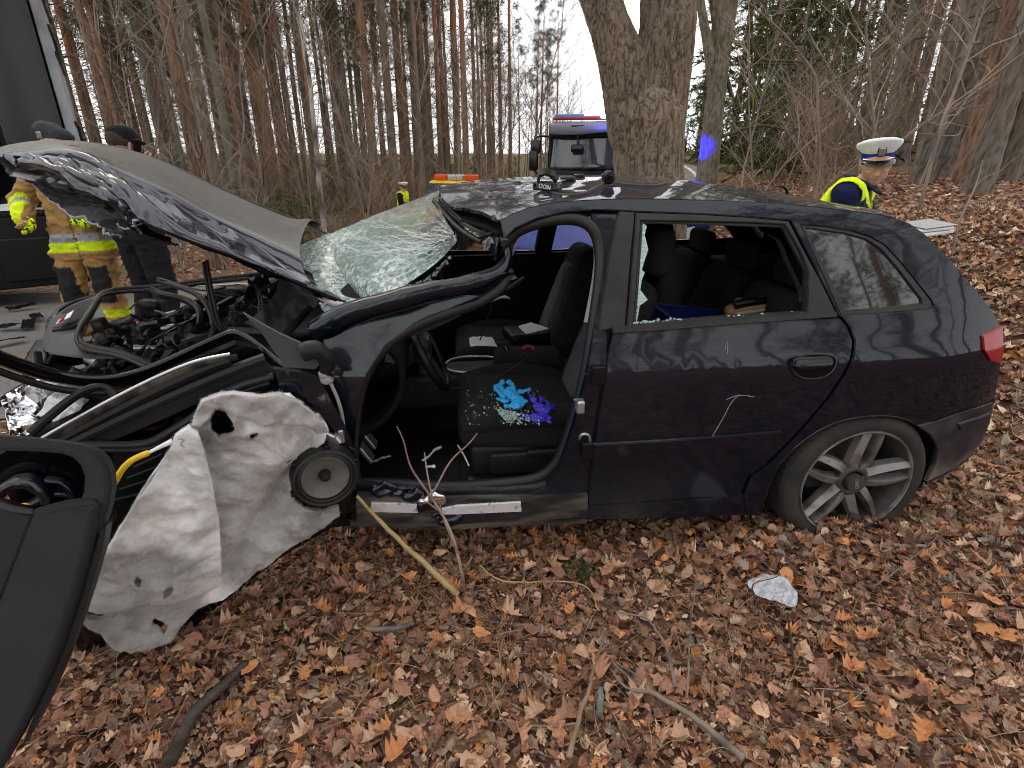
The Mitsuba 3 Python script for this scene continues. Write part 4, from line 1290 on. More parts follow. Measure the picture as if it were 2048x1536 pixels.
# what is left of the side glass: crumbs along the frame
scene['mat_glass_crumb'] = pb(proc(lambda p, n, uv: pmix((0.20, 0.30, 0.29), (0.55, 0.66, 0.64), pnoise(p.x * 190, p.y * 190, p.z * 190))), 0.25, specular=0.8)


def crumbs(pts_w, r, size=(0.003, 0.006)):
    b = trimesh.creation.box((1, 0.8, 0.7))
    V, F = np.array(b.vertices), np.array(b.faces)
    n = len(pts_w)
    R = rotm(r.uniform(0, 6.28, n), r.uniform(0, 1.5, n), r.uniform(0, 6.28, n), n) * r.uniform(*size, n)[:, None, None]
    v = np.einsum('kij,nj->kni', R, V) + pts_w[:, None]
    return trimesh.Trimesh(v.reshape(-1, 3), (F[None] + np.arange(n)[:, None, None] * 8).reshape(-1, 3), process=False)


jag = [(1283, 443), (1294, 452), (1290, 470), (1297, 500), (1290, 520), (1284, 540), (1290, 545), (1284, 560), (1281, 580), (1290, 592), (1296, 600), (1280, 612), (1278, 625), (1273, 650), (1266, 650), (1272, 590), (1276, 520)]
panel('rear_door__broken_glass', jag, 'mat_glass_crumb', t=0.006, off=0.014, length=0.012, dent=0.004, seed=2)
jag = [(1617, 572), (1613, 590), (1614, 605), (1608, 626), (1616, 626), (1619, 600)]
panel('rear_door__broken_glass', jag, 'mat_glass_crumb', t=0.006, off=0.014, length=0.012, dent=0.004, seed=5)
pp = []
for a, b, n in [((1268, 650), (1345, 644), 90), ((1345, 644), (1610, 626), 40), ((1278, 610), (1268, 648), 40)]:
    for _ in range(n):
        t = cr.uniform(0, 1) ** 1.3
        pp.append(side(a[0] + (b[0] - a[0]) * t, a[1] + (b[1] - a[1]) * t - abs(cr.normal(0, 2.5)), 0.008 + cr.uniform(0, 0.02)))
cput('rear_door__glass_crumbs', crumbs(np.array(pp), cr, (0.004, 0.009)), 'mat_glass_crumb')
tag(f'{CAR}__rear_door__glass_crumbs', kind='stuff')

# ---- B pillar, sill
panel('pillar_cover', [(1240, 423), (1269, 425), (1262, 500), (1250, 652), (1197, 662), (1206, 600), (1222, 500), (1234, 440)], 'mat_window_frame', t=0.025, off=0.0, length=0.04)
panel('centre_pillar', [(1180, 424), (1238, 422), (1230, 470), (1215, 560), (1204, 640), (1214, 670), (1212, 740), (1198, 820), (1185, 905), (1174, 1008), (1150, 1006), (1060, 1002), (1060, 990), (1090, 975), (1117, 940), (1145, 860), (1172, 760), (1190, 650), (1204, 540), (1202, 480)], 'mat_paint', t=0.03, off=0.022, length=0.03, dent=0.002, seed=12)
panel('sill', [(714, 965), (800, 980), (900, 984), (1000, 982), (1066, 976), (1095, 968), (1172, 985), (1174, 996), (1050, 1004), (900, 1010), (715, 1004)], 'mat_paint', t=0.03, off=0.03, length=0.02, dent=0.012, seed=8)
scene['mat_sill'] = pb(proc(lambda p, n, uv: pmix((0.012, 0.012, 0.013), (0.13, 0.115, 0.095), psmooth(0.35, 0.75, pfbm(p.x * 5, p.y * 9, p.z * 14, 4)))), 0.5)
panel('sill_trim', [(712, 992), (780, 994), (860, 1000), (900, 1003), (1040, 999), (1176, 992), (1176, 1036), (1050, 1042), (960, 1046), (880, 1052), (800, 1054), (712, 1046)], 'mat_sill', t=0.04, off=-0.004, length=0.02, dent=0.006, seed=15)
panel('under_sill', [(1174, 1012), (1300, 1004), (1400, 996), (1487, 988), (1500, 1010), (1512, 1030), (1350, 1036), (1174, 1040)], 'mat_paint', t=0.04, off=0.006, length=0.03)
panel('lower_flange', [(700, 1040), (800, 1046), (880, 1048), (1000, 1044), (1174, 1036), (1174, 1048), (1000, 1056), (900, 1060), (780, 1058), (700, 1052)], 'mat_sill', t=0.05, off=0.03, length=0.03, dent=0.01, seed=4)
scene['mat_kick'] = pb(proc(lambda p, n, uv: pmix((0.66, 0.66, 0.67), (0.36, 0.36, 0.37), psmooth(0.62, 0.72, pfbm(p.x * 60, p.y * 20, p.z * 60, 3)))), 0.35, metallic=0.2)
panel('kick_plate', [(742, 1006), (800, 1007), (834, 1010), (836, 1027), (790, 1026), (741, 1025)], 'mat_kick', t=0.012, off=-0.013, length=0.02, dent=0.003, seed=2)
panel('kick_plate', [(884, 1018), (915, 1012), (1042, 1004), (1043, 1024), (960, 1028), (915, 1030), (884, 1030)], 'mat_kick', t=0.012, off=-0.013, length=0.02, dent=0.002, seed=3)
# crushed sill metal at the twig
for k, (x, y) in enumerate([(800, 985), (835, 992), (865, 998), (862, 1012), (885, 1030), (905, 1042), (770, 978)]):
    m = trimesh.creation.icosphere(subdivisions=3, radius=0.034)
    m.vertices *= [1.3, 0.5, 0.75]
    m = jiggle(m, 0.03, 26, k, 2)
    m.apply_translation(side(x, y, -0.004))
    cput('crushed_metal', m, ['mat_chrome', 'mat_paint', 'mat_paint'][(k + 1) % 3] if k in (2, 4) else 'mat_paint', smooth=18)
# latch, hinges, wiring on the pillar
cput('door_latch', rbox((0.03, 0.04, 0.05), 0.008, side(1160, 812, 0.005)), 'mat_metal')
cput('door_latch', tube(path([(1148, 800, .05), (1164, 804, .03), (1164, 822, .03), (1150, 824, .05)], 16), 0.006, 6), 'mat_metal', smooth=True)
for y in (750, 900):
    cput('door_hinge', rbox((0.05, 0.03, 0.07), 0.006, side(1196 if y < 800 else 1176, y, 0.01)), 'mat_black_plastic')
ctube('door_hinge__arm', [(1152, 896, .03), (1168, 868, .0), (1178, 872, .0), (1172, 905, .01), (1158, 912, .03)], 0.006, 'mat_metal', 24)

# ---- aperture seal and A pillar
sealp = [(1006, 492, .24), (1030, 466, .235), (1070, 448, .225), (1120, 438, .22), (1160, 441, .215), (1184, 456, .20), (1197, 485, .19), (1201, 530, .16), (1194, 600, .12), (1180, 690, .08), (1163, 780, .06), (1138, 868, .055), (1112, 925, .06), (1080, 952, .07), (1020, 964, .075), (900, 972, .08), (800, 968, .08), (722, 966, .08)]
ctube('aperture_seal', sealp, 0.021, 'mat_rubber', 140, 10)
ctube('aperture_seal', [(712, 962, .06), (706, 900, .06), (712, 825, .07), (730, 752, .08), (770, 694, .1), (830, 652, .11), (900, 624, .13), (960, 602, .16), (1004, 570, .2), (1018, 540, .23)], 0.021, 'mat_rubber', 80, 10)
ctube('pillar_lining', [(1186, 470, .26), (1192, 500, .24), (1188, 560, .2), (1172, 645, .14)], 0.016, 'mat_headliner', 40, 8, flat=0.5)
ap = path([(640, 662, .12), (668, 645, .10), (710, 626, .09), (770, 607, .08), (850, 587, .10), (925, 571, .14), (975, 558, .18), (1004, 538, .215), (1012, 512, .245), (1004, 486, .25), (985, 462, .25)], 110)
rad = np.interp(np.linspace(0, 1, 110), [0, .2, .6, .78, .9, 1], [.052, .048, .040, .034, .026, .022])
m = tube(ap, rad, 16, flat=0.8)
q = np.array(m.vertices)
m = jiggle(m, 0.006, 12, 5)
cput('windscreen_pillar', m, 'mat_paint', smooth=35)
rr_ = np.random.default_rng(8)
for k in range(9):   # torn edges at the pillar's broken top
    i = rr_.integers(74, 109)
    a = ap[i] + rr_.normal(0, 0.012, 3)
    b = ap[min(i + rr_.integers(4, 14), 109)] + rr_.normal(0, 0.022, 3)
    C = np.array([[a, (a + b) / 2 + rr_.normal(0, .02, 3), b], [a + rr_.normal(0, .022, 3), (a + b) / 2 + rr_.normal(0, .03, 3), b + rr_.normal(0, .022, 3)]])
    cput('torn_metal', sheet(crumple(bicubic(C, 6, 12), 0.006, 30, k), 0.003), ['mat_scratch', 'mat_black_plastic', 'mat_paint', 'mat_headliner'][k % 4], smooth=20)
cput('pillar_lining', sheet(cgrid([[(900, 628, .17), (960, 612, .2), (1010, 592, .22)], [(905, 612, .2), (965, 596, .22), (1020, 598, .24)]], 4, 10), 0.006), 'mat_headliner', smooth=True)
cput('pillar_lining', sheet(cgrid([[(800, 668, .15), (850, 650, .16), (900, 630, .17)], [(812, 676, .18), (870, 656, .2), (920, 632, .2)]], 4, 10), 0.006), 'mat_grey_plastic', smooth=True)
panel('front_pillar', [(644, 664), (700, 640), (780, 622), (860, 606), (930, 590), (960, 592), (900, 616), (830, 646), (770, 690), (732, 748), (714, 820), (708, 900), (712, 1000), (690, 1010), (694, 900), (672, 800), (652, 725)], 'mat_paint', t=0.03, off=0.05, length=0.02, dent=0.006, seed=21)
# header torn from the glass
C = [[(866, 398, .60), (895, 428, .48), (930, 460, .34), (958, 478, .26)], [(880, 396, .62), (910, 424, .50), (945, 452, .36), (985, 468, .26)]]
cput('roof_header', sheet(crumple(cgrid(C, 10, 50), 0.008, 18, 3), 0.006), 'mat_paint', smooth=30)
for o in (0, 1):
    ctube('header_seal', [(868 + 12 * o, 402 - 4 * o, .58), (893 + 16 * o, 432 - 6 * o, .47), (930 + 16 * o, 466 - 8 * o, .32), (962 + 22 * o, 484 - 14 * o, .25)], 0.009, 'mat_rubber', 40, 8)
ctube('header_wire', [(878, 402, .58), (880, 388, .7), (890, 378, .9), (910, 371, 1.1)], 0.005, 'mat_rubber', 30, 6)
# front wing panel, crumpled
ctube('wiring', [(1102, 690, .5), (1090, 620, .4), (1075, 700, .5), (1020, 740, .55), (960, 770, .5), (860, 772, .45), (810, 755, .5)][2:], 0.004, 'mat_rubber', 40, 5)
ctube('wiring', [(985, 580, .25), (980, 620, .35), (960, 680, .45)], 0.003, 'mat_rubber', 30, 5)
# ---- rear wheel
WH = f'{CAR}__wheel'
wr = np.random.default_rng(3)
wc = side(1704, 957)
wc = np.array([0.002, 0.0, 0.318])


def wheel_parts(r_t=0.312, r_r=0.236, width=0.215, flatten=0.035):
    """tyre and alloy in wheel axes: x along the car, y inwards, z up, the outer face at y = 0"""
    prof = [(r_r - .006, .008), (r_r + .004, -.004), (r_r + .02, -.012), (r_r + .045, -.010), (r_t - .012, .006), (r_t - .003, .022), (r_t, .045)]
    prof += [(r_t, width - .045), (r_t - .004, width - .02), (r_t - .02, width), (r_r, width)]
    prof = np.array(prof)
    n = 180
    a = np.linspace(0, 2 * np.pi, n, endpoint=False)
    pr = np.vstack([prof[:6], np.stack([np.full(10, r_t), np.linspace(.03, width - .03, 10)], -1), prof[8:]])
    V = np.stack([pr[:, 0][None] * np.cos(a)[:, None], np.broadcast_to(pr[:, 1], (n, len(pr))), pr[:, 0][None] * np.sin(a)[:, None]], -1)
    tread = (pr[:, 0] > r_t - 0.005)
    blk = ((np.arange(n)[:, None] + (pr[:, 1] * 160).astype(int)[None]) % 3 == 0) & tread[None]
    V *= np.where(blk, 0.978, 1.0)[..., None] * [1, 0, 1] + [0, 1, 0]
    low = V[..., 2] < -0.26
    V[..., 2] = np.where(low, -0.26 + (V[..., 2] + 0.26) * 0.4, V[..., 2])
    V[..., 1] -= sst(-0.18, -0.30, V[..., 2]) * 0.018
    G = np.concatenate([V, V[:1]], 0)
    return grid_mesh(G)


ty = wheel_parts()
ty.apply_translation(wc)
scene['mat_tyre'] = pb(proc(lambda p, n, uv: pmix((0.016, 0.015, 0.015), (0.036, 0.031, 0.026), psmooth(0.35, 0.75, pfbm(p.x * 8, p.y * 20, p.z * 8, 4)))), 0.85)
scene['mat_alloy'] = pb(proc(lambda p, n, uv: pmix((0.27, 0.265, 0.26), (0.10, 0.085, 0.072), psmooth(0.4, 0.75, pfbm(p.x * 14, p.y * 14, p.z * 14, 4)))), 0.42, metallic=0.55)
scene['mat_alloy_dark'] = pb(proc(lambda p, n, uv: pmix((0.09, 0.085, 0.08), (0.035, 0.03, 0.027), pfbm(p.x * 20, p.y * 20, p.z * 20, 3))), 0.55, metallic=0.4)
ty.fix_normals()
cput('wheel__tyre', ty, 'mat_tyre', smooth=35)


def ring(prof, n=96):
    a = np.linspace(0, 2 * np.pi, n + 1)
    p = np.asarray(prof, float)
    return grid_mesh(np.stack([p[:, 0][None] * np.cos(a)[:, None], np.broadcast_to(p[:, 1], (n + 1, len(p))), p[:, 0][None] * np.sin(a)[:, None]], -1))


m = ring([(.238, .006), (.240, -.004), (.236, -.010), (.231, -.008), (.229, .004)])
m.apply_translation(wc)
cput('wheel__rim_lip', m, 'mat_alloy', smooth=50)
m = ring([(.229, .004), (.222, .03), (.205, .07), (.200, .20)])
m.apply_translation(wc)
cput('wheel__rim', m, 'mat_alloy_dark', smooth=50)
m = trimesh.creation.cylinder(0.15, 0.02, sections=48)
rot(m, [1, 0, 0], 90)
m.apply_translation(wc + [0, .12, 0])
cput('wheel__brake_disc', m, 'mat_alloy_dark', smooth=30)
m = rbox((0.24, 0.02, 0.24), 0.01, wc + np.array([0, .2, 0]))
cput('wheel__back_plate', m, 'mat_under')
# five pairs of spokes, each pair a V; the lowest pair is bent
for k in range(5):
    base = 90 + 72 * k - 8
    for s in (-1, 1):
        a0, a1 = math.radians(base + s * 26), math.radians(base + s * 8.5)
        p0 = np.array([0.045 * math.cos(a0), 0.020, 0.045 * math.sin(a0)])
        am = math.radians(base + s * 17.5)
        pm = np.array([0.115 * math.cos(am), 0.006, 0.115 * math.sin(am)])
        p1 = np.array([0.230 * math.cos(a1), 0.000, 0.230 * math.sin(a1)])
        q = spline([p0, pm, p1], 10)
        # section: a flat-topped wedge along the spoke
        t = np.gradient(q, axis=0)
        t /= np.linalg.norm(t, axis=1, keepdims=True)
        w = np.cross(t, [0, 1, 0])
        wd = np.linspace(0.0195, 0.0115, 10)[:, None]
        inn = np.array([0, 1, 0]) * 0.035
        out_edge = q - s * w * 0  # ridge towards the gap between the pair
        ring_ = np.stack([q - s * w * wd * 1.0, q - s * w * wd * .8 + [0, -.010, 0], q - s * w * wd * .45 + [0, -.008, 0], q + s * w * wd + [0, .004, 0], q + s * w * wd * 1.3 + inn, q - s * w * wd * 1.3 + inn, q - s * w * wd], 1)
        m = grid_mesh(ring_)
        m.apply_translation(wc + np.array([0, 0.004, 0]))
        m.fix_normals()
        cput('wheel__spoke', m, 'mat_alloy', smooth=40)
m = trimesh.creation.cylinder(0.036, 0.03, sections=40)
rot(m, [1, 0, 0], 90)
m.apply_translation(wc + [0, 0.008, 0])
cput('wheel__hub_cap', m, 'mat_alloy_dark', smooth=30)
for k in range(4):   # the four-ring emblem on the cap
    m = trimesh.creation.torus(0.0068, 0.0011, major_sections=20, minor_sections=6)
    rot(m, [1, 0, 0], 90)
    m.apply_translation([(k - 1.5) * 0.0098, -0.008, 0])
    rot(m, [0, 1, 0], 75)
    m.apply_translation(wc)
    cput('wheel__emblem_ring', m, 'mat_alloy', smooth=True)
m = trimesh.creation.torus(0.056, 0.014, major_sections=40, minor_sections=10)
rot(m, [1, 0, 0], 90)
m.apply_translation(wc + [0, .024, 0])
cput('wheel__hub', m, 'mat_alloy_dark', smooth=True)
# wheel arch liner
AL = np.array([side(*p) for p in ARCH])
AL = spline(AL, 40)
G = np.stack([AL + [0, dv, 0] for dv in (0.012, 0.08, 0.2, 0.32)], 1)
cput('arch_liner', sheet(G, 0.008), 'mat_under', smooth=True)
panel('arch_wall', [(1520, 1050), (1537, 974), (1559, 929), (1598, 888), (1637, 861), (1686, 841), (1744, 832), (1793, 834), (1832, 849), (1861, 871), (1873, 898), (1869, 929), (1852, 968), (1840, 1050)], 'mat_under', t=0.01, off=0.30, length=0.2)
cput('arch_lip', tube(spline([side(x, y, 0.004) for x, y in ARCH], 50), 0.006, 6), 'mat_paint', smooth=True)

# the other wheels, hidden but there
for u, v in ((wc[0], 1.46), (-2.62, 1.40)):
    m = wheel_parts()
    m.apply_translation([u, v, wc[2] - 0.01])
    m.fix_normals()
    cput('wheel', m, 'mat_tyre', smooth=35)

# ---- floor, bulkheads
cput('floor', rbox((2.55, 1.52, 0.04), 0.01, (-0.85, 0.86, 0.215)), 'mat_trim')
cput('bulkhead', rot(rbox((0.05, 1.5, 0.66), 0.02, (-2.18, 0.86, 0.60)), [0, 1, 0], -8, (-2.18, .86, .6)), 'mat_trim')
cput('boot_floor', rbox((0.62, 1.3, 0.05), 0.02, (0.28, 0.86, 0.62)), 'mat_trim')
cput('parcel_shelf', rbox((0.5, 1.25, 0.03), 0.01, (0.22, 0.86, 0.97)), 'mat_trim')
m = rbox((0.85, 0.5, 0.012), 0.004, (-1.62, 0.42, 0.243))
cput('floor_mat', m, 'mat_rubber')
for k in range(13):
    cput('floor_mat__rib', rbox((0.012, 0.42, 0.006), 0.002, (-1.98 + 0.055 * k, 0.42, 0.252)), 'mat_rubber')
cput('sill_tread', rbox((1.35, 0.12, 0.05), 0.015, (-1.42, 0.13, 0.30)), 'mat_dark_plastic')

# ---- seats
scene['mat_seat'] = pb(proc(lambda p, n, uv: pmix((0.012, 0.012, 0.013), (0.022, 0.022, 0.024), pnoise(p.x * 260, p.y * 260, p.z * 260)) * mi.Float(1.0)), 0.95, specular=0.1, sheen=0.4)
scene['mat_seat_grey'] = pb(proc(lambda p, n, uv: pmix((0.05, 0.054, 0.058), (0.08, 0.085, 0.09), pnoise(p.x * 260, p.y * 260, p.z * 260)) * mi.Float(1.0)), 0.95, specular=0.1, sheen=0.4)


def cushion(name, u0, u1, v0, v1, z0, h, mat, tilt=5, crown=0.02):
    m = rbox((u1 - u0, v1 - v0, h), min(h, 0.12) * 0.48, (0, 0, 0), 4)
    m = m.subdivide().subdivide()
    V = np.array(m.vertices)
    V[:, 2] += crown * (1 - (2 * V[:, 0] / (u1 - u0)) ** 2) * (V[:, 2] > 0)
    m.vertices = V
    rot(m, [0, 1, 0], tilt)
    m.apply_translation([(u0 + u1) / 2, (v0 + v1) / 2, z0])
    return cput(name, m, mat, smooth=60)


def bolster(name, pts, r, mat):
    q = spline(pts, 24)
    m = tube(q, r * (1 - 0.25 * np.abs(np.linspace(-1, 1, 24)) ** 4), 14)
    return cput(name, m, mat, smooth=60)


def back(name, u, z0, z1, v0, v1, th, lean, mat):
    m = rbox((th, v1 - v0, z1 - z0), th * 0.42, (0, 0, (z1 - z0) / 2), 4)
    m = m.subdivide()
    V = np.array(m.vertices)
    k = V[:, 2] / (z1 - z0)
    V[:, 1] *= 1 - 0.28 * sst(0.55, 1.0, k)
    m.vertices = V
    rot(m, [0, 1, 0], lean)
    m.apply_translation([u, (v0 + v1) / 2, z0])
    return cput(name, m, mat, smooth=60)


# driver's seat (near side): cushion, squab sides, base; backrest behind the pillar
for nm, v0, first in (('driver_seat', 0.22, True), ('passenger_seat', 0.98, False)):
    d = np.array([0.0, v0 - 0.22, 0.0])
    if first:
        uc = cu(915, 800, 0.30)[0]
    cushion(f'{nm}', uc, uc + 0.56, v0 + 0.0, v0 + 0.50, 0.50, 0.17, 'mat_seat', tilt=5)
    cushion(f'{nm}__centre', uc + 0.05, uc + 0.54, v0 + 0.11, v0 + 0.39, 0.555, 0.10, 'mat_seat', tilt=6, crown=0.01)
    for s in (0, 1):
        bolster(f'{nm}__bolster', [(uc + .02, v0 + .05 + s * .40, .53), (uc + .2, v0 + .04 + s * .42, .575), (uc + .5, v0 + .05 + s * .40, .545)], 0.06, 'mat_seat')
    back(f'{nm}__backrest', uc + 0.55, 0.50, 1.12, v0 + 0.01, v0 + 0.49, 0.15, 19, 'mat_seat')
    back(f'{nm}__backrest_panel', uc + 0.515, 0.56, 1.02, v0 + 0.13, v0 + 0.37, 0.10, 19, 'mat_seat_grey')
    m = rbox((0.10, 0.27, 0.19), 0.045, (uc + 0.82, v0 + 0.25, 1.19), 4)
    cput(f'{nm}__headrest', m, 'mat_seat', smooth=60)
    cput(f'{nm}__base', rbox((0.50, 0.46, 0.16), 0.03, (uc + 0.29, v0 + 0.25, 0.37)), 'mat_dark_plastic')
    cput(f'{nm}__base_cover', rbox((0.42, 0.03, 0.10), 0.012, (uc + 0.33, v0 + 0.005, 0.37)), 'mat_dark_plastic')
    cput(f'{nm}__lever', rbox((0.14, 0.02, 0.03), 0.01, (uc + 0.34, v0 - 0.012, 0.42)), 'mat_dark_plastic')
    cput(f'{nm}__rail', rbox((0.5, 0.04, 0.03), 0.01, (uc + 0.28, v0 + 0.06, 0.26)), 'mat_metal')
UC = uc
# centre console, handbrake, selector
cput('centre_console', rbox((0.95, 0.20, 0.20), 0.04, (UC + 0.13, 0.85, 0.47)), 'mat_dark_plastic')
cput('centre_console__armrest', rbox((0.34, 0.19, 0.08), 0.035, (UC + 0.36, 0.85, 0.60), 3), 'mat_seat', smooth=40)
cput('centre_console__tray_rim', tube(spline([(UC - .02, .77, .575), (UC + .18, .77, .575), (UC + .2, .8, .575), (UC + .2, .93, .575), (UC - .02, .93, .575)], 30, True), 0.007, 6, cap=False), 'mat_metal', smooth=True)
ctube('centre_console__grip', [(1010, 692, .86), (1016, 712, .84), (1004, 728, .82), (960, 738, .8)], 0.012, 'mat_gloss_black', 30, 10)
for x, y in ((955, 686), (985, 690)):
    pass
# dashboard pushed back, steering wheel, column, pedals
C = np.array([[(-2.10, v, 0.55) for v in np.linspace(.18, 1.5, 6)], [(-1.86, v, 0.62 + .02 * math.sin(v * 5)) for v in np.linspace(.18, 1.5, 6)], [(-1.80, v, 0.80 + .02 * math.sin(v * 5)) for v in np.linspace(.18, 1.5, 6)], [(-1.90, v, 0.93) for v in np.linspace(.18, 1.5, 6)], [(-2.15, v, 0.95) for v in np.linspace(.18, 1.5, 6)]])
cput('dashboard', sheet(bicubic(C, 24, 40), 0.02), 'mat_trim', smooth=True)
cput('dashboard__vent_panel', rbox((0.04, 0.34, 0.24), 0.02, (-1.78, 0.86, 0.70)), 'mat_gloss_black')
for k in range(3):
    cput('dashboard__button', rbox((0.02, 0.05, 0.02), 0.006, (-1.755, 0.77 + 0.07 * k, 0.64)), 'mat_grey_plastic')
sw = trimesh.creation.torus(0.175, 0.017, major_sections=60, minor_sections=12)
rot(sw, [0, 1, 0], 66)
sw.apply_translation([-1.70, 0.46, 0.80])
cput('steering_wheel', sw, 'mat_black_plastic', smooth=True)
m = rbox((0.07, 0.15, 0.12), 0.03, (-1.72, 0.46, 0.80), 3)
cput('steering_wheel__hub', m, 'mat_dark_plastic', smooth=40)
for a in (180, 0, 270):
    e = np.array([0.16 * math.sin(math.radians(a)) * math.cos(math.radians(66)) * -1, 0.16 * math.cos(math.radians(a)), 0.16 * math.sin(math.radians(a)) * math.sin(math.radians(66))])
    cput('steering_wheel__spoke', between(np.array([-1.715, .46, .80]), np.array([-1.70, .46, .80]) + e, 0.03, 0.015), 'mat_dark_plastic')
cput('steering_column', between((-1.95, 0.46, 0.68), (-1.74, 0.46, 0.79), 0.08, 0.08, 0.02), 'mat_black_plastic')
for v in (0.36, 0.48):
    cput('pedal', rot(rbox((0.02, 0.07, 0.09), 0.008, (-1.98, v, 0.38)), [0, 1, 0], -30, (-1.98, v, .38)), 'mat_metal')
cput('door_handle_trim', tube(path([(872, 590, .9), (868, 560, .9), (876, 540, .9), (884, 560, .88), (880, 590, .88)], 24), 0.012, 8), 'mat_black_plastic', smooth=True)

# rear bench and boot divider
m = rbox((0.5, 1.3, 0.16), 0.06, (-0.62, 0.86, 0.52), 3)
cput('rear_bench', m, 'mat_seat', smooth=40)
for v0, v1 in ((0.16, 0.62), (0.63, 1.05), (1.06, 1.52)):
    back('rear_bench__backrest', -0.36, 0.54, 1.06, v0, v1, 0.13, 16, 'mat_seat')
    cput('rear_bench__headrest', rbox((0.07, 0.24, 0.12), 0.03, (-0.18, (v0 + v1) / 2, 1.10), 3), 'mat_seat', smooth=40)
ctube('rear_belt', [(1537, 470, .30), (1552, 478, .29), (1572, 520, .27), (1600, 580, .24), (1607, 600, .2)], 0.02, 'mat_grey_plastic', 40, 8, flat=0.15, up=(0, 1, 0))
# ---- shattered windscreen, pushed in and hanging from the far pillar
def glasscol(p):
    d1, d2, c = voronoi(p.x * 95 + p.z * 30, p.y * 95 + p.z * 60)
    e1, e2, c2 = voronoi(p.x * 30 + 3, p.y * 30 + p.z * 24)
    k = pfbm(p.x * 3.1, p.y * 3.1, p.z * 3.1, 3)
    fl = pfbm(p.x * 60, p.y * 60, p.z * 60, 2)
    teal = pmix((0.03, 0.085, 0.075), (0.16, 0.29, 0.255), c)
    white = dr.clip(psmooth(0.2, 0.02, d2 - d1) * 0.8 + psmooth(0.10, 0.0, e2 - e1) * 0.6 + psmooth(0.52, 0.66, fl) * 0.9, 0, 1)
    low = psmooth(1.30, 1.10, p.z)
    col = pmix(teal, (0.72, 0.78, 0.76), white * (0.35 + 0.65 * psmooth(0.3, 0.6, k)) * (0.4 + 0.6 * low))
    return pmix(col, pmix((0.12, 0.12, 0.105), (0.26, 0.255, 0.23), psmooth(0.5, 0.7, fl)), psmooth(1.14, 1.30, p.z) * (0.4 + 0.5 * psmooth(0.3, 0.55, k)))


scene['mat_shattered'] = {'type': 'blendbsdf', 'weight': proc(lambda p, n, uv: dr.clip(0.78 + 0.5 * (pfbm(p.x * 40, p.y * 40, p.z * 40, 2) - 0.5), 0.3, 0.95)),
                          'a': {'type': 'thindielectric', 'int_ior': 1.5},
                          'b': pb(proc(lambda p, n, uv: glasscol(p)), proc(lambda p, n, uv: 0.12 + 0.5 * pfbm(p.x * 25, p.y * 25, p.z * 25, 2)), specular=0.8)}
C = [[(905, 371, 1.47), (881, 386, 1.05), (874, 404, .62), (892, 440, .42), (912, 482, .30)],
     [(820, 403, 1.47), (815, 425, 1.05), (830, 452, .68), (862, 488, .46), (896, 502, .33)],
     [(735, 436, 1.47), (736, 468, 1.05), (760, 510, .70), (800, 545, .50), (850, 542, .36)],
     [(660, 467, 1.46), (662, 512, 1.06), (690, 556, .76), (735, 575, .52), (796, 578, .36)],
     [(596, 492, 1.42), (602, 540, 1.06), (632, 582, .74), (690, 603, .50), (748, 597, .36)]]
G = cgrid(C, 130, 120)
uu, vv = np.meshgrid(np.linspace(0, 1, 130), np.linspace(0, 1, 120), indexing='ij')
dent = (np.exp(-np.abs(uu - 0.78 - 0.10 * (vv - .5)) / 0.06)) * 0.075 * sst(0.08, 0.4, vv) * (0.6 + 0.8 * meshkit.noise(np.stack([vv * 4, uu * 2, vv * 0], -1), 3))
nrm = np.array(grid_mesh(G).vertex_normals).reshape(G.shape)
nrm *= np.sign(nrm[..., 2:3])
fan = np.sin(np.arctan2(uu - 0.02, 1.02 - vv) * 44 + 3 * meshkit.noise(np.stack([uu * 5, vv * 5, uu * 0], -1), 9)) * 0.0035 * sst(0.25, 0.8, vv) * (1 - sst(0.55, 0.8, uu))
G = G + nrm * (-dent + fan + 0.012 * (meshkit.fbm(np.stack([uu * 7, vv * 7, uu * 0], -1), 3, 2) - 0.5) * sst(0.3, 0.8, uu) + 0.006 * (meshkit.noise(np.stack([uu * 60, vv * 60, uu * 0], -1), 7) - 0.5) * sst(0.45, 0.8, uu))[..., None]
cput('windscreen', grid_mesh(G), 'mat_shattered', smooth=True)
ctube('cowl_edge', [(596, 498, 1.4), (606, 545, 1.05), (632, 588, .62), (655, 603, .42), (690, 611, .30), (740, 608, .26), (800, 596, .25), (836, 584, .25)], 0.010, 'mat_headliner', 60, 8)
ms = []
for k in range(26):   # long cracks that run from the header corner
    a = cr.uniform(0.05, 0.95)
    i0, j0 = cr.integers(2, 40), cr.integers(84, 118)
    i1, j1 = min(129, i0 + cr.integers(25, 75)), max(0, j0 - cr.integers(20, 100))
    n = 16
    I = np.clip(np.linspace(i0, i1, n) + np.r_[0, np.cumsum(cr.normal(0, 1.2, n - 1))], 0, 129).astype(int)
    J = np.clip(np.linspace(j0, j1, n) + np.r_[0, np.cumsum(cr.normal(0, 1.2, n - 1))], 0, 119).astype(int)
    q = G[I, J] + nrm[I, J] * 0.001
    q = q[np.r_[True, np.linalg.norm(np.diff(q, axis=0), axis=1) > 1e-4]]
    ms.append(tube(q, 0.0011, 4, cap=False))
scene['mat_crack'] = pb((0.7, 0.74, 0.73), 0.4)
cput('windscreen__cracks', trimesh.util.concatenate(ms), 'mat_crack')
tag(f'{CAR}__windscreen__cracks', kind='stuff')
pp = []
for _ in range(260):
    x = cr.uniform(640, 900)
    pp.append(cu(x, np.interp(x, [640, 700, 760, 850, 900], [606, 602, 590, 560, 512]) + abs(cr.normal(0, 5)), 0.36 + cr.uniform(0, .1)))
cput('windscreen__crumbs', crumbs(np.array(pp), cr, (0.004, 0.009)), 'mat_glass_crumb')
tag(f'{CAR}__windscreen__crumbs', kind='stuff')
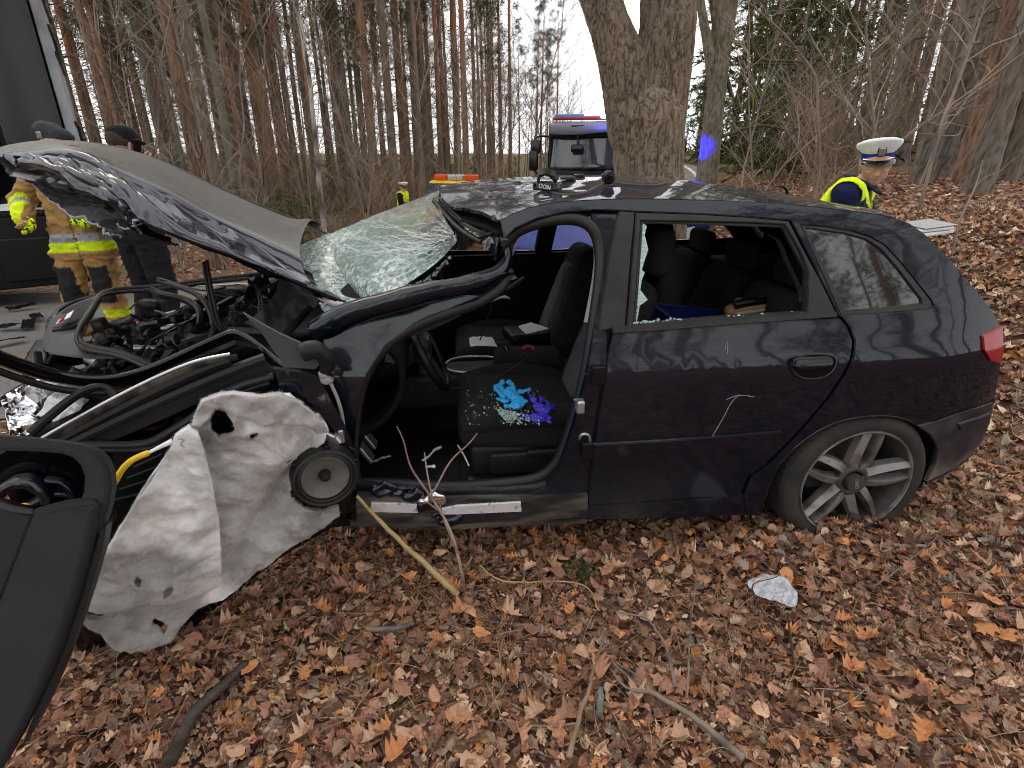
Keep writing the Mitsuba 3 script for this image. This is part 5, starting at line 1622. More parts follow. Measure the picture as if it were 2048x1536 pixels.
# jagged sheet of glass hanging under the cowl
C = [[(640, 606, .46), (665, 612, .42), (692, 610, .38)], [(644, 622, .46), (662, 632, .42), (684, 622, .38)], [(650, 634, .45), (658, 640, .42), (670, 632, .39)]]
cput('windscreen__hanging_piece', grid_mesh(crumple(cgrid(C, 14, 14), 0.008, 30, 5)), 'mat_glass_crumb', smooth=True)

scene['mat_scraped'] = pb(VC, 0.6, specular=0.15)
# ---- bonnet, folded up in front of the glass
Cb = [[(662, 466, 1.52), (560, 425, 1.52), (450, 379, 1.5), (340, 327, 1.46), (240, 294, 1.40), (150, 281, 1.32), (60, 284, 1.24), (-20, 305, 1.18)],
      [(612, 462, 1.30), (520, 424, 1.28), (415, 378, 1.24), (320, 332, 1.18), (235, 304, 1.12), (155, 289, 1.06), (70, 291, 1.00), (-18, 309, 0.98)],
      [(598, 500, 0.74), (500, 452, 0.66), (400, 406, 0.6), (318, 362, 0.56), (240, 328, 0.54), (160, 299, 0.54), (80, 299, 0.6), (-12, 313, 0.72)],
      [(612, 548, 0.6), (520, 500, 0.54), (430, 448, 0.49), (345, 408, 0.45), (268, 372, 0.42), (196, 330, 0.42), (110, 312, 0.49), (5, 318, 0.6)],
      [(640, 584, 0.5), (560, 540, 0.44), (470, 492, 0.39), (390, 455, 0.36), (310, 412, 0.34), (244, 378, 0.34), (150, 334, 0.38), (30, 326, 0.47)],
      [(690, 607, .42), (590, 562, .36), (490, 520, .32), (410, 492, .29), (345, 468, .27), (282, 440, .27), (196, 392, .32), (60, 342, .42)]]
nu, nv = 130, 260
Gb = cgrid(Cb, nu, nv)
uu, vv = np.meshgrid(np.linspace(0, 1, nu), np.linspace(0, 1, nv), indexing='ij')
nrm = np.array(grid_mesh(Gb).vertex_normals).reshape(Gb.shape)
nrm *= np.sign((nrm * (EL - Gb)).sum(-1, keepdims=True))
flank = sst(0.42, 0.75, uu)
q = np.stack([uu * 2.6, vv * 5.5, uu * 0], -1)
wrk = (meshkit.fbm(q, 2, 14) - 0.5) * 0.10 + (np.abs(meshkit.fbm(q * 1.7 + 5, 2, 3) - 0.5) - 0.12) * 0.06
wave = 0.016 * np.sin(vv * 26 + uu * 9 + 5 * meshkit.noise(q, 6)) * sst(0.05, 0.25, vv)
front = sst(0.55, 0.9, vv)
lipf = 1 - 0.75 * sst(.88, 1., uu)
Gb = Gb + nrm * (flank * lipf * (wrk * 0.55 + wave * 0.5) + flank * front * (np.abs(meshkit.fbm(q * 2.3, 3, 8) - 0.5) - 0.15) * 0.14 + 0.0015 * (meshkit.fbm(q * 2, 2, 5) - .5))[..., None]
arch = np.exp(-((vv - 0.0) / 0.05) ** 2) * np.exp(-((uu - 0.18) / 0.13) ** 2)
Gb = Gb + nrm * (arch * 0.05)[..., None]
ub = np.stack([uu.ravel(), vv.ravel()], -1)
cput('bonnet', sheet(Gb, 0.006), 'mat_bonnet', smooth=True, uv=np.vstack([ub, ub]))
BN = f'{CAR}__bonnet'
# inner frame of the bonnet along its lower edge
e = Gb[-2]
cput('bonnet__edge', tube(spline(e[::10], 120) + [0, 0.010, -0.006], 0.009, 8), 'mat_paint', smooth=True)
G2 = np.stack([Gb[-1] + [0, .02, -.004], Gb[-14] + [0, .10, -.05], Gb[-34] + [0, .16, -.06], Gb[-60] + [0, .14, -.05]], 0)
G2 = bicubic(G2, 24, 120)
cput('bonnet__inner_frame', sheet(crumple(G2, 0.012, 9, 3), 0.004), 'mat_gloss_black', smooth=30)
# the torn-off front: crumpled underside folded back over the nose
Cf = [[(-6, 318, .70), (60, 306, .62), (120, 296, .58), (152, 292, .56), (200, 330, .46), (248, 372, .38), (270, 412, .33), (282, 440, .30)],
      [(0, 326, .70), (62, 330, .58), (122, 330, .50), (168, 338, .44), (205, 362, .40), (240, 396, .35), (262, 424, .31), (276, 446, .29)],
      [(10, 336, .70), (66, 358, .56), (122, 372, .46), (165, 382, .40), (198, 402, .37), (228, 424, .34), (252, 444, .31), (262, 452, .30)],
      [(24, 350, .72), (74, 384, .60), (118, 408, .50), (156, 424, .44), (186, 438, .40), (208, 448, .37), (226, 456, .35), (240, 462, .34)]]
Gf = cgrid(Cf, 110, 150)
uu, vv = np.meshgrid(np.linspace(0, 1, 110), np.linspace(0, 1, 150), indexing='ij')
nrm = np.array(grid_mesh(Gf).vertex_normals).reshape(Gf.shape)
nrm *= np.sign((nrm * (EL - Gf)).sum(-1, keepdims=True))
q = np.stack([uu * 3.4, vv * 3.0, uu * 0], -1)
fold = 0.045 * np.sin(uu * 11 + 2.5 * meshkit.noise(q, 2) + vv * 3) + (np.abs(meshkit.fbm(q * 2.2, 4, 5) - 0.5) - 0.12) * 0.14
edge = sst(0, .12, uu) * sst(0, .06, vv)
Gf = Gf + nrm * (fold * edge * 0.62 + 0.004 * (meshkit.fbm(q * 14, 2, 9) - .5))[..., None]
mf = sheet(Gf, 0.005)
vf = np.array(mf.vertices)
nf = np.array(mf.vertex_normals)
sc = meshkit.fbm(vf * [16, 16, 16], 3, 4)
st_ = meshkit.fbm(vf * [5, 5, 30], 3, 8)
rdg = np.abs(meshkit.fbm(np.r_[q.reshape(-1, 3), q.reshape(-1, 3)] * 2.2, 4, 5) - 0.5) * 2
c = np.array([(0.022, 0.023, 0.026)]) * (0.5 + 1.1 * sc[:, None])
c = np.where((st_ > 0.55)[:, None], c * 0.25 + np.array([(0.07, 0.074, 0.078)]) * 0.75, c)
c = np.where((sc < 0.33)[:, None], (0.006, 0.006, 0.008), c)
scr = (np.sin(np.r_[uu.ravel(), uu.ravel()] * 11 + 2.5 * meshkit.noise(np.r_[q.reshape(-1, 3), q.reshape(-1, 3)], 2) + np.r_[vv.ravel(), vv.ravel()] * 3) > 0.88) & (sc > .45)
c = np.where(scr[:, None], (0.30, 0.31, 0.33), c)
cput('bonnet__torn_front', mf, 'mat_scraped', smooth=True, color=np.clip(c, 0, 1))
part(f'{CAR}__bonnet__torn_front', 'scraped grey crumpled front of the bonnet')
for row, nm in ((Gf[-1], 0), (Gf[:, -1], 1)):
    w = row[::5] + cr.normal(0, 0.003, row[::5].shape)
    cput('bonnet__torn_edge', jiggle(tube(spline(w, 60), 0.004, 6), 0.003, 40, nm), 'mat_scratch', smooth=25)
# black folded flap between the two
C = [[(252, 392, .44), (276, 425, .42), (300, 452, .40), (340, 470, .36)], [(268, 430, .38), (280, 452, .36), (300, 470, .34), (345, 486, .31)], [(270, 462, .36), (288, 474, .35), (318, 486, .33), (356, 496, .30)]]
cput('bonnet__folded_flap', sheet(crumple(cgrid(C, 30, 40), 0.016, 12, 6), 0.004), 'mat_black_plastic', smooth=25)
ms = []
for k, pts in enumerate([[(352, 440, .34), (352, 460, .33), (356, 480, .32), (366, 492, .30)], [(262, 446, .33), (276, 440, .32), (280, 430, .32), (272, 420, .33)], [(236, 462, .36), (252, 458, .34), (266, 450, .33)]]):
    cput('bonnet__torn_edge', jiggle(tube(path(pts, 24), 0.006, 7), 0.005, 40, k + 5), 'mat_scratch', smooth=25)

# ---- engine bay
er = np.random.default_rng(23)
scene['mat_grime'] = pb(proc(lambda p, n, uv: pmix((0.010, 0.010, 0.010), (0.075, 0.068, 0.058), psmooth(0.4, 0.8, pfbm(p.x * 24, p.y * 24, p.z * 24, 3)))), 0.75, specular=0.2)
MB = ['mat_grime', 'mat_dark_plastic', 'mat_rubber', 'mat_grime', 'mat_under', 'mat_black_plastic']
seal = [(640, 540, 1.30), (560, 545, 1.36), (480, 553, 1.38), (400, 562, 1.38), (330, 572, 1.36), (262, 577, 1.32), (212, 584, 1.24), (190, 606, 1.10), (172, 634, .96), (158, 662, .82), (160, 682, .70), (180, 694, .60), (225, 702, .50), (270, 716, .42), (320, 740, .34), (370, 765, .26)]
for o, r in ((0, .013), (6, .009)):
    ctube('bonnet_seal', [(x - o * .6, y + o, v - .01 * o) for x, y, v in seal], r, 'mat_rubber', 110, 8)
C = [[(250, 578, 1.36), (190, 590, 1.36), (130, 606, 1.32), (104, 628, 1.24)], [(214, 590, 1.24), (182, 604, 1.16), (124, 628, 1.14), (94, 652, 1.06)], [(178, 640, .98), (160, 650, .94), (112, 660, .95), (86, 680, .92)], [(160, 690, .72), (140, 690, .74), (104, 692, .80), (84, 694, .86)], [(230, 712, .50), (170, 712, .56), (120, 706, .66), (92, 704, .78)]]
cput('nose_cover', sheet(cgrid(C, 36, 30), 0.01, flip=True), 'mat_grey_plastic', smooth=40)
C = [[(200, 598, 1.22), (160, 610, 1.2), (128, 628, 1.18)], [(184, 622, 1.06), (150, 636, 1.06), (116, 650, 1.06)], [(168, 648, .92), (140, 658, .92), (108, 664, .95)]]
cput('nose_cover__latch_panel', sheet(cgrid(C, 12, 14) + [0, -.012, .012], 0.008, flip=True), 'mat_dark_plastic', smooth=40)
for k, (a, b, c_, d, mt) in enumerate([((159, 629), (146, 637), (140, 648), (152, 643), 'mat_white'), ((146, 637), (136, 644), (128, 653), (141, 649), 'mat_tail_lens'), ((137, 644), (130, 648), (124, 656), (131, 653), 'mat_white')]):
    P4 = [cu(x, y, v) + np.array([0, -.028, .028]) for (x, y), v in zip((a, b, c_, d), (1.02, 1.02, .95, .95))]
    cput('nose_cover__warning_sticker', sheet(bicubic([[P4[0], P4[1]], [P4[3], P4[2]]], 3, 3), 0.002), mt)
ctube('nose_cover__rim', [(204, 592, 1.24), (150, 604, 1.25), (118, 624, 1.2), (108, 650, 1.08), (104, 672, .96), (110, 690, .84)], 0.012, 'mat_black_plastic', 40, 8)


def bar(p, q, w, h, mat, r=0.004, name='engine_bar'):
    cput(name, between(cu(*p), cu(*q), w, h, r), mat)


for p, q, w, h, mt in [((175, 735, .70), (420, 596, 1.15), .035, .05, 'mat_dark_plastic'), ((210, 742, .62), (470, 600, 1.1), .03, .05, 'mat_black_plastic'), ((400, 650, .95), (560, 560, 1.25), .05, .03, 'mat_dark_plastic'),
                       ((330, 700, .72), (600, 610, 1.15), .07, .05, 'mat_grey_plastic'), ((320, 745, .4), (560, 690, .62), .10, .05, 'mat_black_plastic'), ((455, 660, .70), (660, 668, .62), .04, .02, 'mat_grey_plastic'), ((470, 690, .62), (660, 690, .55), .05, .03, 'mat_dark_plastic'),
                       ((140, 770, .55), (330, 745, .45), .06, .05, 'mat_black_plastic'), ((95, 740, .85), (250, 790, .5), .08, .06, 'mat_black_plastic')]:
    bar(p, q, w, h, mt)
# big masses: block, battery, gearbox, strut towers
for x, y, v, s, mt in [(330, 690, 1.15, (.5, .5, .3), 'mat_under'), (450, 640, 1.1, (.36, .5, .3), 'mat_under'), (560, 640, .95, (.4, .8, .34), 'mat_under'), (250, 740, .9, (.5, .6, .3), 'mat_under'), (430, 730, .62, (.5, .3, .3), 'mat_under'), (600, 690, .55, (.3, .4, .5), 'mat_under'),
                       (465, 575, 1.25, (.16, .12, .12), 'mat_black_plastic'), (240, 640, 1.1, (.10, .12, .12), 'mat_dark_plastic'), (300, 600, 1.25, (.12, .1, .1), 'mat_dark_plastic'), (560, 660, .7, (.1, .1, .08), 'mat_grey_plastic')]:
    m = rbox(s, 0.03, (0, 0, 0), 3).subdivide().subdivide()
    m = jiggle(m, 0.02, 9, int(x))
    rot(m, [0, 0, 1], er.uniform(-20, 20)); rot(m, [0, 1, 0], er.uniform(-12, 12))
    m.apply_translation(cu(x, y, v) - [0, 0, s[2] * .45])
    cput('engine_block' if s[0] > .25 else 'engine_component', m, mt, smooth=25)
# a ribbed intake, many small bits, hoses
for k in range(9):
    bar((262 + k * 9, 690 + k * 1.5, .93), (276 + k * 9, 704 + k * 1.5, .86), .012, .03, 'mat_grey_plastic', .003, 'engine_rib')
for k in range(210):
    x = er.uniform(180, 640)
    y = er.uniform(np.interp(x, [180, 640], [650, 575]), np.interp(x, [180, 400, 640], [760, 745, 720]))
    v = np.interp(y, [570, 760], [1.25, .42]) + er.normal(0, .05)
    s = er.uniform(.012, .05, 3)
    kind = er.integers(0, 4)
    if kind == 0: m = trimesh.creation.cylinder(s[0] * .5, s[1] * 2, sections=14)
    elif kind == 1: m = jiggle(rbox(s * 1.3, .006).subdivide(), .008, 30, k)
    elif kind == 2: m = rbox((s[0] * 2.4, s[1] * .5, s[2] * .4), .004)
    else: m = trimesh.creation.torus(s[0] * .6, s[0] * .14, major_sections=18, minor_sections=7)
    rot(m, er.normal(0, 1, 3), er.uniform(0, 180))
    m.apply_translation(cu(x, y, v))
    cput('engine_component', m, MB[er.integers(0, 6)] if k % 14 else ['mat_metal', 'mat_silver', 'mat_scratch'][k % 3], smooth=30)
for pts, r, mt in [([(318, 562, 1.3), (345, 570, 1.22), (380, 582, 1.12), (410, 605, 1.0), (425, 640, .9), (420, 690, .7)], .014, 'mat_rubber'), ([(305, 580, 1.2), (330, 590, 1.1), (370, 600, 1.05), (400, 625, .95), (398, 660, .85)], .018, 'mat_black_plastic'),
                   ([(230, 705, .8), (260, 670, .95), (330, 660, .95), (380, 640, 1.0)], .01, 'mat_rubber'), ([(480, 600, 1.1), (500, 640, 1.0), (540, 660, .9), (600, 650, .85)], .012, 'mat_rubber'), ([(200, 760, .6), (250, 745, .65), (300, 755, .55), (380, 735, .5)], .012, 'mat_rubber'),
                   ([(430, 590, 1.15), (500, 610, 1.05), (560, 640, .9), (620, 690, .7)], .008, 'mat_black_plastic'), ([(150, 790, .5), (190, 770, .55), (240, 780, .5), (300, 770, .45)], .009, 'mat_rubber'), ([(262, 655, 1.0), (275, 640, 1.0), (290, 650, .98), (280, 665, .98), (262, 655, 1.0)], .004, 'mat_tail_lens'),
                   ([(640, 600, .9), (620, 630, .8), (600, 620, .8), (585, 650, .75)], .009, 'mat_rubber'), ([(500, 560, 1.2), (520, 600, 1.05), (518, 640, .9), (525, 680, .75)], .01, 'mat_rubber')]:
    ctube('hose', pts, r, mt, 50, 8)
for k in range(22):   # crushed sheet and cracked plastic wedged between the parts
    x = er.uniform(190, 630)
    y = er.uniform(np.interp(x, [190, 630], [640, 580]), np.interp(x, [190, 400, 630], [760, 745, 715]))
    v = np.interp(y, [570, 760], [1.2, .45])
    s = er.uniform(.05, .13)
    g = np.stack([*np.meshgrid(np.linspace(-1, 1, 14), np.linspace(-.6, .6, 14), indexing='ij'), np.zeros((14, 14))], -1) * s
    g = crumple(g @ rotm(np.array([er.uniform(0, 6)]), np.array([er.uniform(.2, 1.3)]), np.array([er.uniform(0, 6)]), 1)[0].T, s * .55, 1.3 / s, k)
    cput('crushed_panel', sheet(g + cu(x, y, v), .003), ['mat_grime', 'mat_grime', 'mat_paint', 'mat_dark_plastic', 'mat_grey_plastic'][k % 5], smooth=20)
for k in range(20):
    x, y = er.uniform(200, 620), er.uniform(600, 740)
    v = np.interp(y, [570, 760], [1.2, .45])
    p = [(x, y, v)]
    for i in range(4):
        x, y, v = x + er.uniform(-10, 45), y + er.normal(0, 16), v + er.normal(0, .07)
        p.append((x, y, v))
    ctube('wire', p, er.uniform(.0025, .006), ['mat_rubber', 'mat_rubber', 'mat_grime', 'mat_grey_plastic', 'mat_grime'][k % 5], 30, 5)
ctube('wiper_arm', [(316, 556, 1.28), (350, 566, 1.24), (400, 580, 1.2), (450, 575, 1.15)], .011, 'mat_dark_plastic', 24, 6, flat=.5)
# upright torn seal strip
m = tube(path([(411, 524, .62), (416, 560, .62), (424, 600, .60), (432, 635, .58), (448, 662, .55)], 50), .022, 10, flat=.55, up=(0, 1, 0))
cput('seal_strip', m, 'mat_rubber', smooth=40)
ctube('seal_strip__lip', [(414, 520, .60), (420, 560, .60), (428, 600, .58), (438, 640, .56), (455, 668, .53)], .007, 'mat_black_plastic', 40, 6)
# inner wing and cowl behind the bonnet
C = [[(560, 548, .9), (620, 585, .75), (660, 612, .6)], [(540, 600, .8), (600, 640, .7), (650, 660, .5)], [(480, 650, .8), (570, 690, .6), (650, 720, .42)]]
cput('inner_wing', sheet(crumple(cgrid(C, 30, 30), 0.02, 7, 11), 0.006), 'mat_dark_plastic', smooth=25)
C = [[(655, 640, .34), (680, 660, .22), (705, 690, .16)], [(650, 690, .32), (672, 720, .22), (690, 760, .14)], [(660, 740, .3), (680, 790, .2), (694, 840, .12)]]
cput('inner_wing', sheet(crumple(cgrid(C, 30, 30), 0.02, 9, 4), 0.006), 'mat_dark_plastic', smooth=25)
# broken headlamp: bright folded reflector and clear shards
for k, (x, y, v, s) in enumerate([(70, 808, .35, .10), (110, 780, .40, .09), (140, 765, .45, .08), (60, 840, .30, .08), (125, 812, .34, .08), (160, 838, .25, .06), (35, 862, .28, .05), (188, 765, .42, .05), (250, 770, .36, .05)]):
    g = np.stack([*np.meshgrid(np.linspace(-1, 1, 16), np.linspace(-1, 1, 16), indexing='ij'), np.zeros((16, 16))], -1) * s * .75
    g = crumple(g @ rotm(np.array([er.uniform(0, 6)]), np.array([er.uniform(.4, 1.4)]), np.array([er.uniform(0, 6)]), 1)[0].T, s * .5, 2.2 / s * .5, k)
    cput('headlamp_shard', sheet(g + cu(x, y, v), .002), ['mat_chrome', 'mat_silver', 'mat_black_plastic'][k % 3], smooth=20)
for k in range(22):
    x, y = er.uniform(60, 240), er.uniform(725, 850)
    m = rbox(er.uniform(.03, .12, 3) * [1, .5, .4], .006)
    rot(m, er.normal(0, 1, 3), er.uniform(0, 180))
    m.apply_translation(cu(x, y, np.interp(y, [700, 860], [.7, .3])))
    cput('front_debris', m, MB[er.integers(0, 6)], smooth=30)
ctube('hose', [(-20, 820, .3), (20, 790, .38), (60, 770, .46), (110, 765, .5)], .014, 'mat_rubber', 40, 8)
cput('subframe', rbox((1.0, 1.0, .25), .05, (-2.65, .95, .42)), 'mat_under')
"""front crash bar"""
bar((60, 725, .9), (200, 700, 1.1), .08, .1, 'mat_black_plastic', .02, 'crash_bar')
bar((100, 690, 1.0), (70, 745, .7), .1, .08, 'mat_black_plastic', .02, 'crash_bar')

# ---- the driver's door, thrown open against its hinge and facing the camera with its lining torn off
D0, D1 = np.array([-0.60, 1.66]), np.array([-1.50, 1.22])
dd = np.append((D1 - D0) / np.linalg.norm(D1 - D0), 0)
DN = np.array([-dd[1], dd[0], 0.0])
DN = DN if DN[1] < 0 else -DN     # towards the camera side
D0 = np.append(D0, 0)
DR = f'{CAR}__front_door'


def dp(px, py, o=0.0):
    return on_plane(px, py, D0 + DN * o, DN)


def dl(p):
    p = np.asarray(p) - D0
    return np.stack([p @ dd, p[..., 2]], -1)


def dplate(name, pts, mat, t, o=0.0, holes=(), length=0.03, shape=None, **k):
    """A plate in the door's plane; its front face at offset o, bulged by shape(a, z)."""
    P = dl(np.array([dp(x, y, o) for x, y in pts]))
    H = [dl(np.array([dp(x, y, o) for x, y in h])) for h in holes]

    def warp(x):
        out = D0 + x[:, :1] * dd + np.array([0, 0, 1]) * x[:, 1:2]
        off = o - x[:, 2]
        if shape is not None: off = off + shape(x[:, 0], x[:, 1])
        return out + DN * off[:, None]
    m = plate(P, t, length, warp, H)
    if m.volume < 0: m.invert()
    return put(f'{DR}__{name}', m, mat, **{'smooth': 35, **k}) if 'color' not in k and not callable(k.get('col')) else m


def dtube(name, pts, r, mat, n=50, sides=8, **k):
    q = spline([dp(*p) for p in pts], n)
    return put(f'{DR}__{name}', tube(q, r, sides), mat, smooth=40, **k)


nz = lambda a, z, f, s: meshkit.fbm(np.stack([a * f, z * f, a * 0], -1), 3, s) - 0.5
shell = [(470, 690), (520, 700), (565, 735), (640, 752), (676, 820), (708, 900), (714, 960), (706, 1010), (684, 1042), (560, 1115), (400, 1245), (262, 1335), (205, 1358), (150, 1290), (120, 1200), (60, 1060), (10, 980), (-40, 930), (80, 868), (330, 748)]
dplate('shell', shell, 'mat_gloss_black', 0.05, -0.05, shape=lambda a, z: 0.03 * nz(a, z, 5, 2), length=0.025)
# pressed ribs and rails below the belt line
for k, (a, b, w, mt, o) in enumerate([((84, 876), (330, 746), .0045, 'mat_metal', .02), ((92, 884), (345, 752), .010, 'mat_grime', .01), ((104, 890), (400, 742), .018, 'mat_black_plastic', .004), ((120, 896), (470, 738), .016, 'mat_dark_plastic', .01)]):
    mid = ((a[0] + b[0]) / 2, (a[1] + b[1]) / 2 - 4)
    dtube('rail', [(*a, o), (*mid, o), (*b, o), (b[0] + 70, b[1] - 26, o), (b[0] + 130, b[1] - 38, o)] if k < 2 else [(*a, o), (*mid, o), (*b, o), (b[0] + 60, b[1] - 22, o)], w, mt)
dplate('belt_channel', [(128, 892), (330, 800), (440, 745), (520, 716), (548, 742), (450, 780), (345, 830), (190, 896)], 'mat_dark_plastic', .03, .008, shape=lambda a, z: .01 * nz(a, z, 8, 5))
dtube('rubber_seal', [(150, 888, .02), (240, 890, .025), (300, 884, .03), (335, 866, .03), (375, 842, .03), (430, 800, .03), (480, 772, .03), (530, 757, .025), (545, 752, .02)], .012, 'mat_rubber', 70)
dtube('rubber_seal', [(150, 896, .02), (240, 900, .025), (305, 894, .03), (345, 876, .03), (400, 835, .03), (470, 790, .03), (538, 766, .02)], .008, 'mat_rubber', 70)
# window frame: a wide smooth moulding bent outwards to the left
wf = np.array([on_y(x, y, Y) for x, y, Y in [(-60, 690, 1.30), (0, 716, 1.36), (60, 738, 1.42), (110, 752, 1.47), (170, 761, 1.52), (230, 761, 1.57), (290, 746, 1.62), (350, 722, 1.66), (410, 694, 1.69), (450, 676, 1.71), (470, 670, 1.72), (492, 677, 1.72), (530, 704, 1.70), (575, 742, 1.67), (610, 772, 1.65)]])
q = spline(wf, 120)
wdt = np.interp(np.linspace(0, 1, 120), [0, .3, .7, .8, 1], [.034, .031, .034, .026, .022])
put(f'{DR}__window_frame', tube(q, wdt, 14, flat=0.55, up=(0.1, -0.75, 0.66)), 'mat_gloss_black', smooth=50)
put(f'{DR}__window_channel', tube(q + [0, -.012, -.034], 0.010, 8), 'mat_rubber', smooth=50)
dtube('frame_strut', [(60, 868, .0), (140, 800, -.05), (190, 775, -.06), (215, 778, -.06), (235, 800, -.04), (240, 830, -.02)], .012, 'mat_black_plastic')
# grey mirror triangle with its melted boss
dplate('mirror_triangle', [(486, 626), (520, 646), (560, 668), (600, 686), (640, 704), (646, 720), (630, 738), (600, 736), (570, 734), (550, 706), (522, 664)], 'mat_grey_plastic', .02, .05, shape=lambda a, z: .012 * nz(a, z, 5, 3))
m = jiggle(tube(spline([dp(606, 704, .05), dp(630, 700, .06), dp(650, 716, .05), dp(655, 745, .02)], 30), np.linspace(.03, .024, 30), 12), .008, 20, 4)
put(f'{DR}__mirror_boss', m, 'mat_dark_plastic', smooth=40)
for k, (x, y) in enumerate([(660, 735), (652, 748), (668, 742), (655, 760)]):
    m = jiggle(trimesh.creation.icosphere(subdivisions=2, radius=.02), .012, 50, k)
    m.apply_translation(dp(x, y, .03))
    put(f'{DR}__torn_wiring', m, ['mat_headliner', 'mat_scratch', 'mat_rubber', 'mat_scratch'][k], smooth=20)
dtube('torn_wiring', [(655, 755, .03), (672, 790, .03), (684, 830, .02), (688, 862, .0)], .006, 'mat_headliner')
# navy inner skin near the hinge
dplate('inner_skin', [(548, 738), (600, 744), (640, 760), (662, 800), (690, 850), (712, 905), (706, 918), (668, 860), (640, 826), (606, 790), (560, 775)], 'mat_paint', .03, .03, shape=lambda a, z: .03 * nz(a, z, 9, 7), length=.015)
dplate('inner_skin', [(476, 742), (520, 752), (530, 776), (470, 790), (440, 800)], 'mat_gloss_black', .02, .0, shape=lambda a, z: .02 * nz(a, z, 9, 9), length=.015)
for k in range(5):
    x, y = [(680, 872), (700, 905), (668, 885), (690, 925), (655, 872)][k]
    put(f'{DR}__bracket', rot(rbox((.03, .02, .05), .006, (0, 0, 0)), [0, 1, 0], 30 * k).apply_translation(dp(x, y, .03)), ['mat_metal', 'mat_black_plastic'][k % 2])

# white insulation felt
felt = [(548, 786), (578, 783), (600, 800), (622, 826), (644, 838), (656, 856), (648, 882), (626, 902), (598, 916), (585, 940), (582, 975), (590, 1002), (610, 1018), (645, 1022), (680, 1020), (681, 1036), (640, 1060), (580, 1100), (520, 1148), (470, 1190), (418, 1226), (366, 1266), (342, 1290), (300, 1302), (262, 1310), (225, 1292), (190, 1268), (150, 1242), (134, 1220), (150, 1195), (172, 1166), (200, 1120), (222, 1088), (248, 1040), (272, 998), (300, 958), (328, 920), (346, 890), (350, 872), (372, 856), (390, 846), (394, 820), (404, 802), (430, 790), (470, 794), (500, 786)]
holes = [[(420, 838), (432, 818), (450, 820), (466, 838), (470, 852), (455, 862), (438, 870), (424, 860)], [(498, 852), (512, 848), (516, 856), (504, 868), (496, 868)], [(170, 1214), (182, 1226), (205, 1236), (236, 1238), (226, 1249), (196, 1251), (172, 1240)], [(308, 1246), (322, 1252), (336, 1262), (326, 1276), (314, 1264), (300, 1256)], [(566, 912), (580, 908), (586, 916), (574, 922)]]


FZ = lambda a, z: 0.085 * nz(a, z, 4.5, 11) + 0.075 * (np.abs(nz(a + z * .6, z, 5, 21)) - .12) + 0.03 * nz(a - z * .4, z * 1.5, 14, 31) + 0.02 * nz(a, z, 28, 5) + 0.008 * nz(a, z, 80, 8)
a0 = dl(dp(560, 860, .07))


def felt_shape(a, z):
    b = 0.05 * np.exp(-(((a - a0[0]) / .16) ** 2 + ((z - a0[1]) / .13) ** 2))
    tuck = -0.05 * np.exp(-(((a - 0.0 - dl(dp(560, 985, .07))[0]) * .8 + (z - dl(dp(560, 985, .07))[1]) * .6) / .03) ** 2)
    return FZ(a, z) + b + tuck


def feltcol(m, seed):
    v = np.array(m.vertices)
    c = vcol(m, [(0.36, 0.35, 0.335), (0.70, 0.69, 0.675), (0.80, 0.79, 0.78)], 7, seed)
    d = np.maximum(sst(.54, .72, meshkit.fbm(v * 5, 4, seed + 4)), .75 * sst(.5, .62, meshkit.fbm(v * 2.6, 3, seed + 9)))[:, None]
    c = c * (1 - .8 * d) + np.array([(0.15, .137, .122)]) * .8 * d
    return c * (0.85 + .3 * meshkit.noise(v * 120, seed)[:, None])


scene['mat_felt'] = pb(VC, 1.0, specular=0.0, sheen=1.0)
m = dplate('felt', felt, None, .022, .068, holes, .010, felt_shape, color=1)
fm = m
put(f'{DR}__felt', m, 'mat_felt', smooth=True, color=feltcol(m, 3))
part(f'{DR}__felt', 'grubby white insulation felt hanging on the torn door')
flap = [(350, 874), (376, 856), (396, 866), (414, 920), (424, 958), (430, 1000), (438, 1050), (441, 1100), (442, 1150), (438, 1186), (410, 1196), (356, 1194), (300, 1202), (262, 1208), (210, 1216), (160, 1222), (136, 1222), (150, 1195), (172, 1166), (222, 1088), (272, 998), (304, 958), (330, 922)]
m2 = dplate('felt', flap, None, .022, .118, [[(268, 1158), (276, 1150), (284, 1158), (280, 1172), (270, 1170)], [(326, 1170), (340, 1158), (350, 1162), (344, 1176), (330, 1186)]][:2], .010, lambda a, z: FZ(a + .3, z) * .8 + .012 * np.sin(a * 30 + z * 14), color=1)
put(f'{DR}__felt_flap', m2, 'mat_felt', smooth=True, color=feltcol(m2, 8))
m3_ = dplate('felt', [(404, 804), (440, 790), (500, 786), (560, 784), (598, 800), (640, 838), (655, 856), (630, 862), (610, 842), (560, 838), (520, 846), (505, 838), (472, 832), (450, 818), (430, 818), (418, 840), (400, 856), (384, 852)], None, .03, .115, (), .010, lambda a, z: FZ(a + .7, z) + .02, color=1)
put(f'{DR}__felt_fold', m3_, 'mat_felt', smooth=True, color=feltcol(m3_, 12))
# loose fibres that stand off the felt
fv = []
for mm, n in ((fm, 9000), (m2, 6000), (m3_, 3500)):
    pts, fi = trimesh.sample.sample_surface(mm, n, seed=5)
    nn = np.array(mm.face_normals)[fi]
    ok = nn @ DN > -0.2
    pts, nn = pts[ok], nn[ok]
    d = nn * er.uniform(.1, .8, (len(nn), 1)) + er.normal(0, .7, nn.shape)
    d /= np.linalg.norm(d, axis=1, keepdims=True)
    s = np.cross(d, er.normal(0, 1, d.shape))
    s /= np.linalg.norm(s, axis=1, keepdims=True)
    fv.append(np.stack([pts - s * .0006, pts + s * .0006, pts + d * er.uniform(.004, .012, (len(d), 1))], 1))
fv = np.vstack(fv).reshape(-1, 3)
ff = trimesh.Trimesh(fv, np.arange(len(fv)).reshape(-1, 3), process=False)
put(f'{DR}__felt_fibres', ff, 'mat_felt', smooth=False, color=np.full((len(fv), 3), .6))
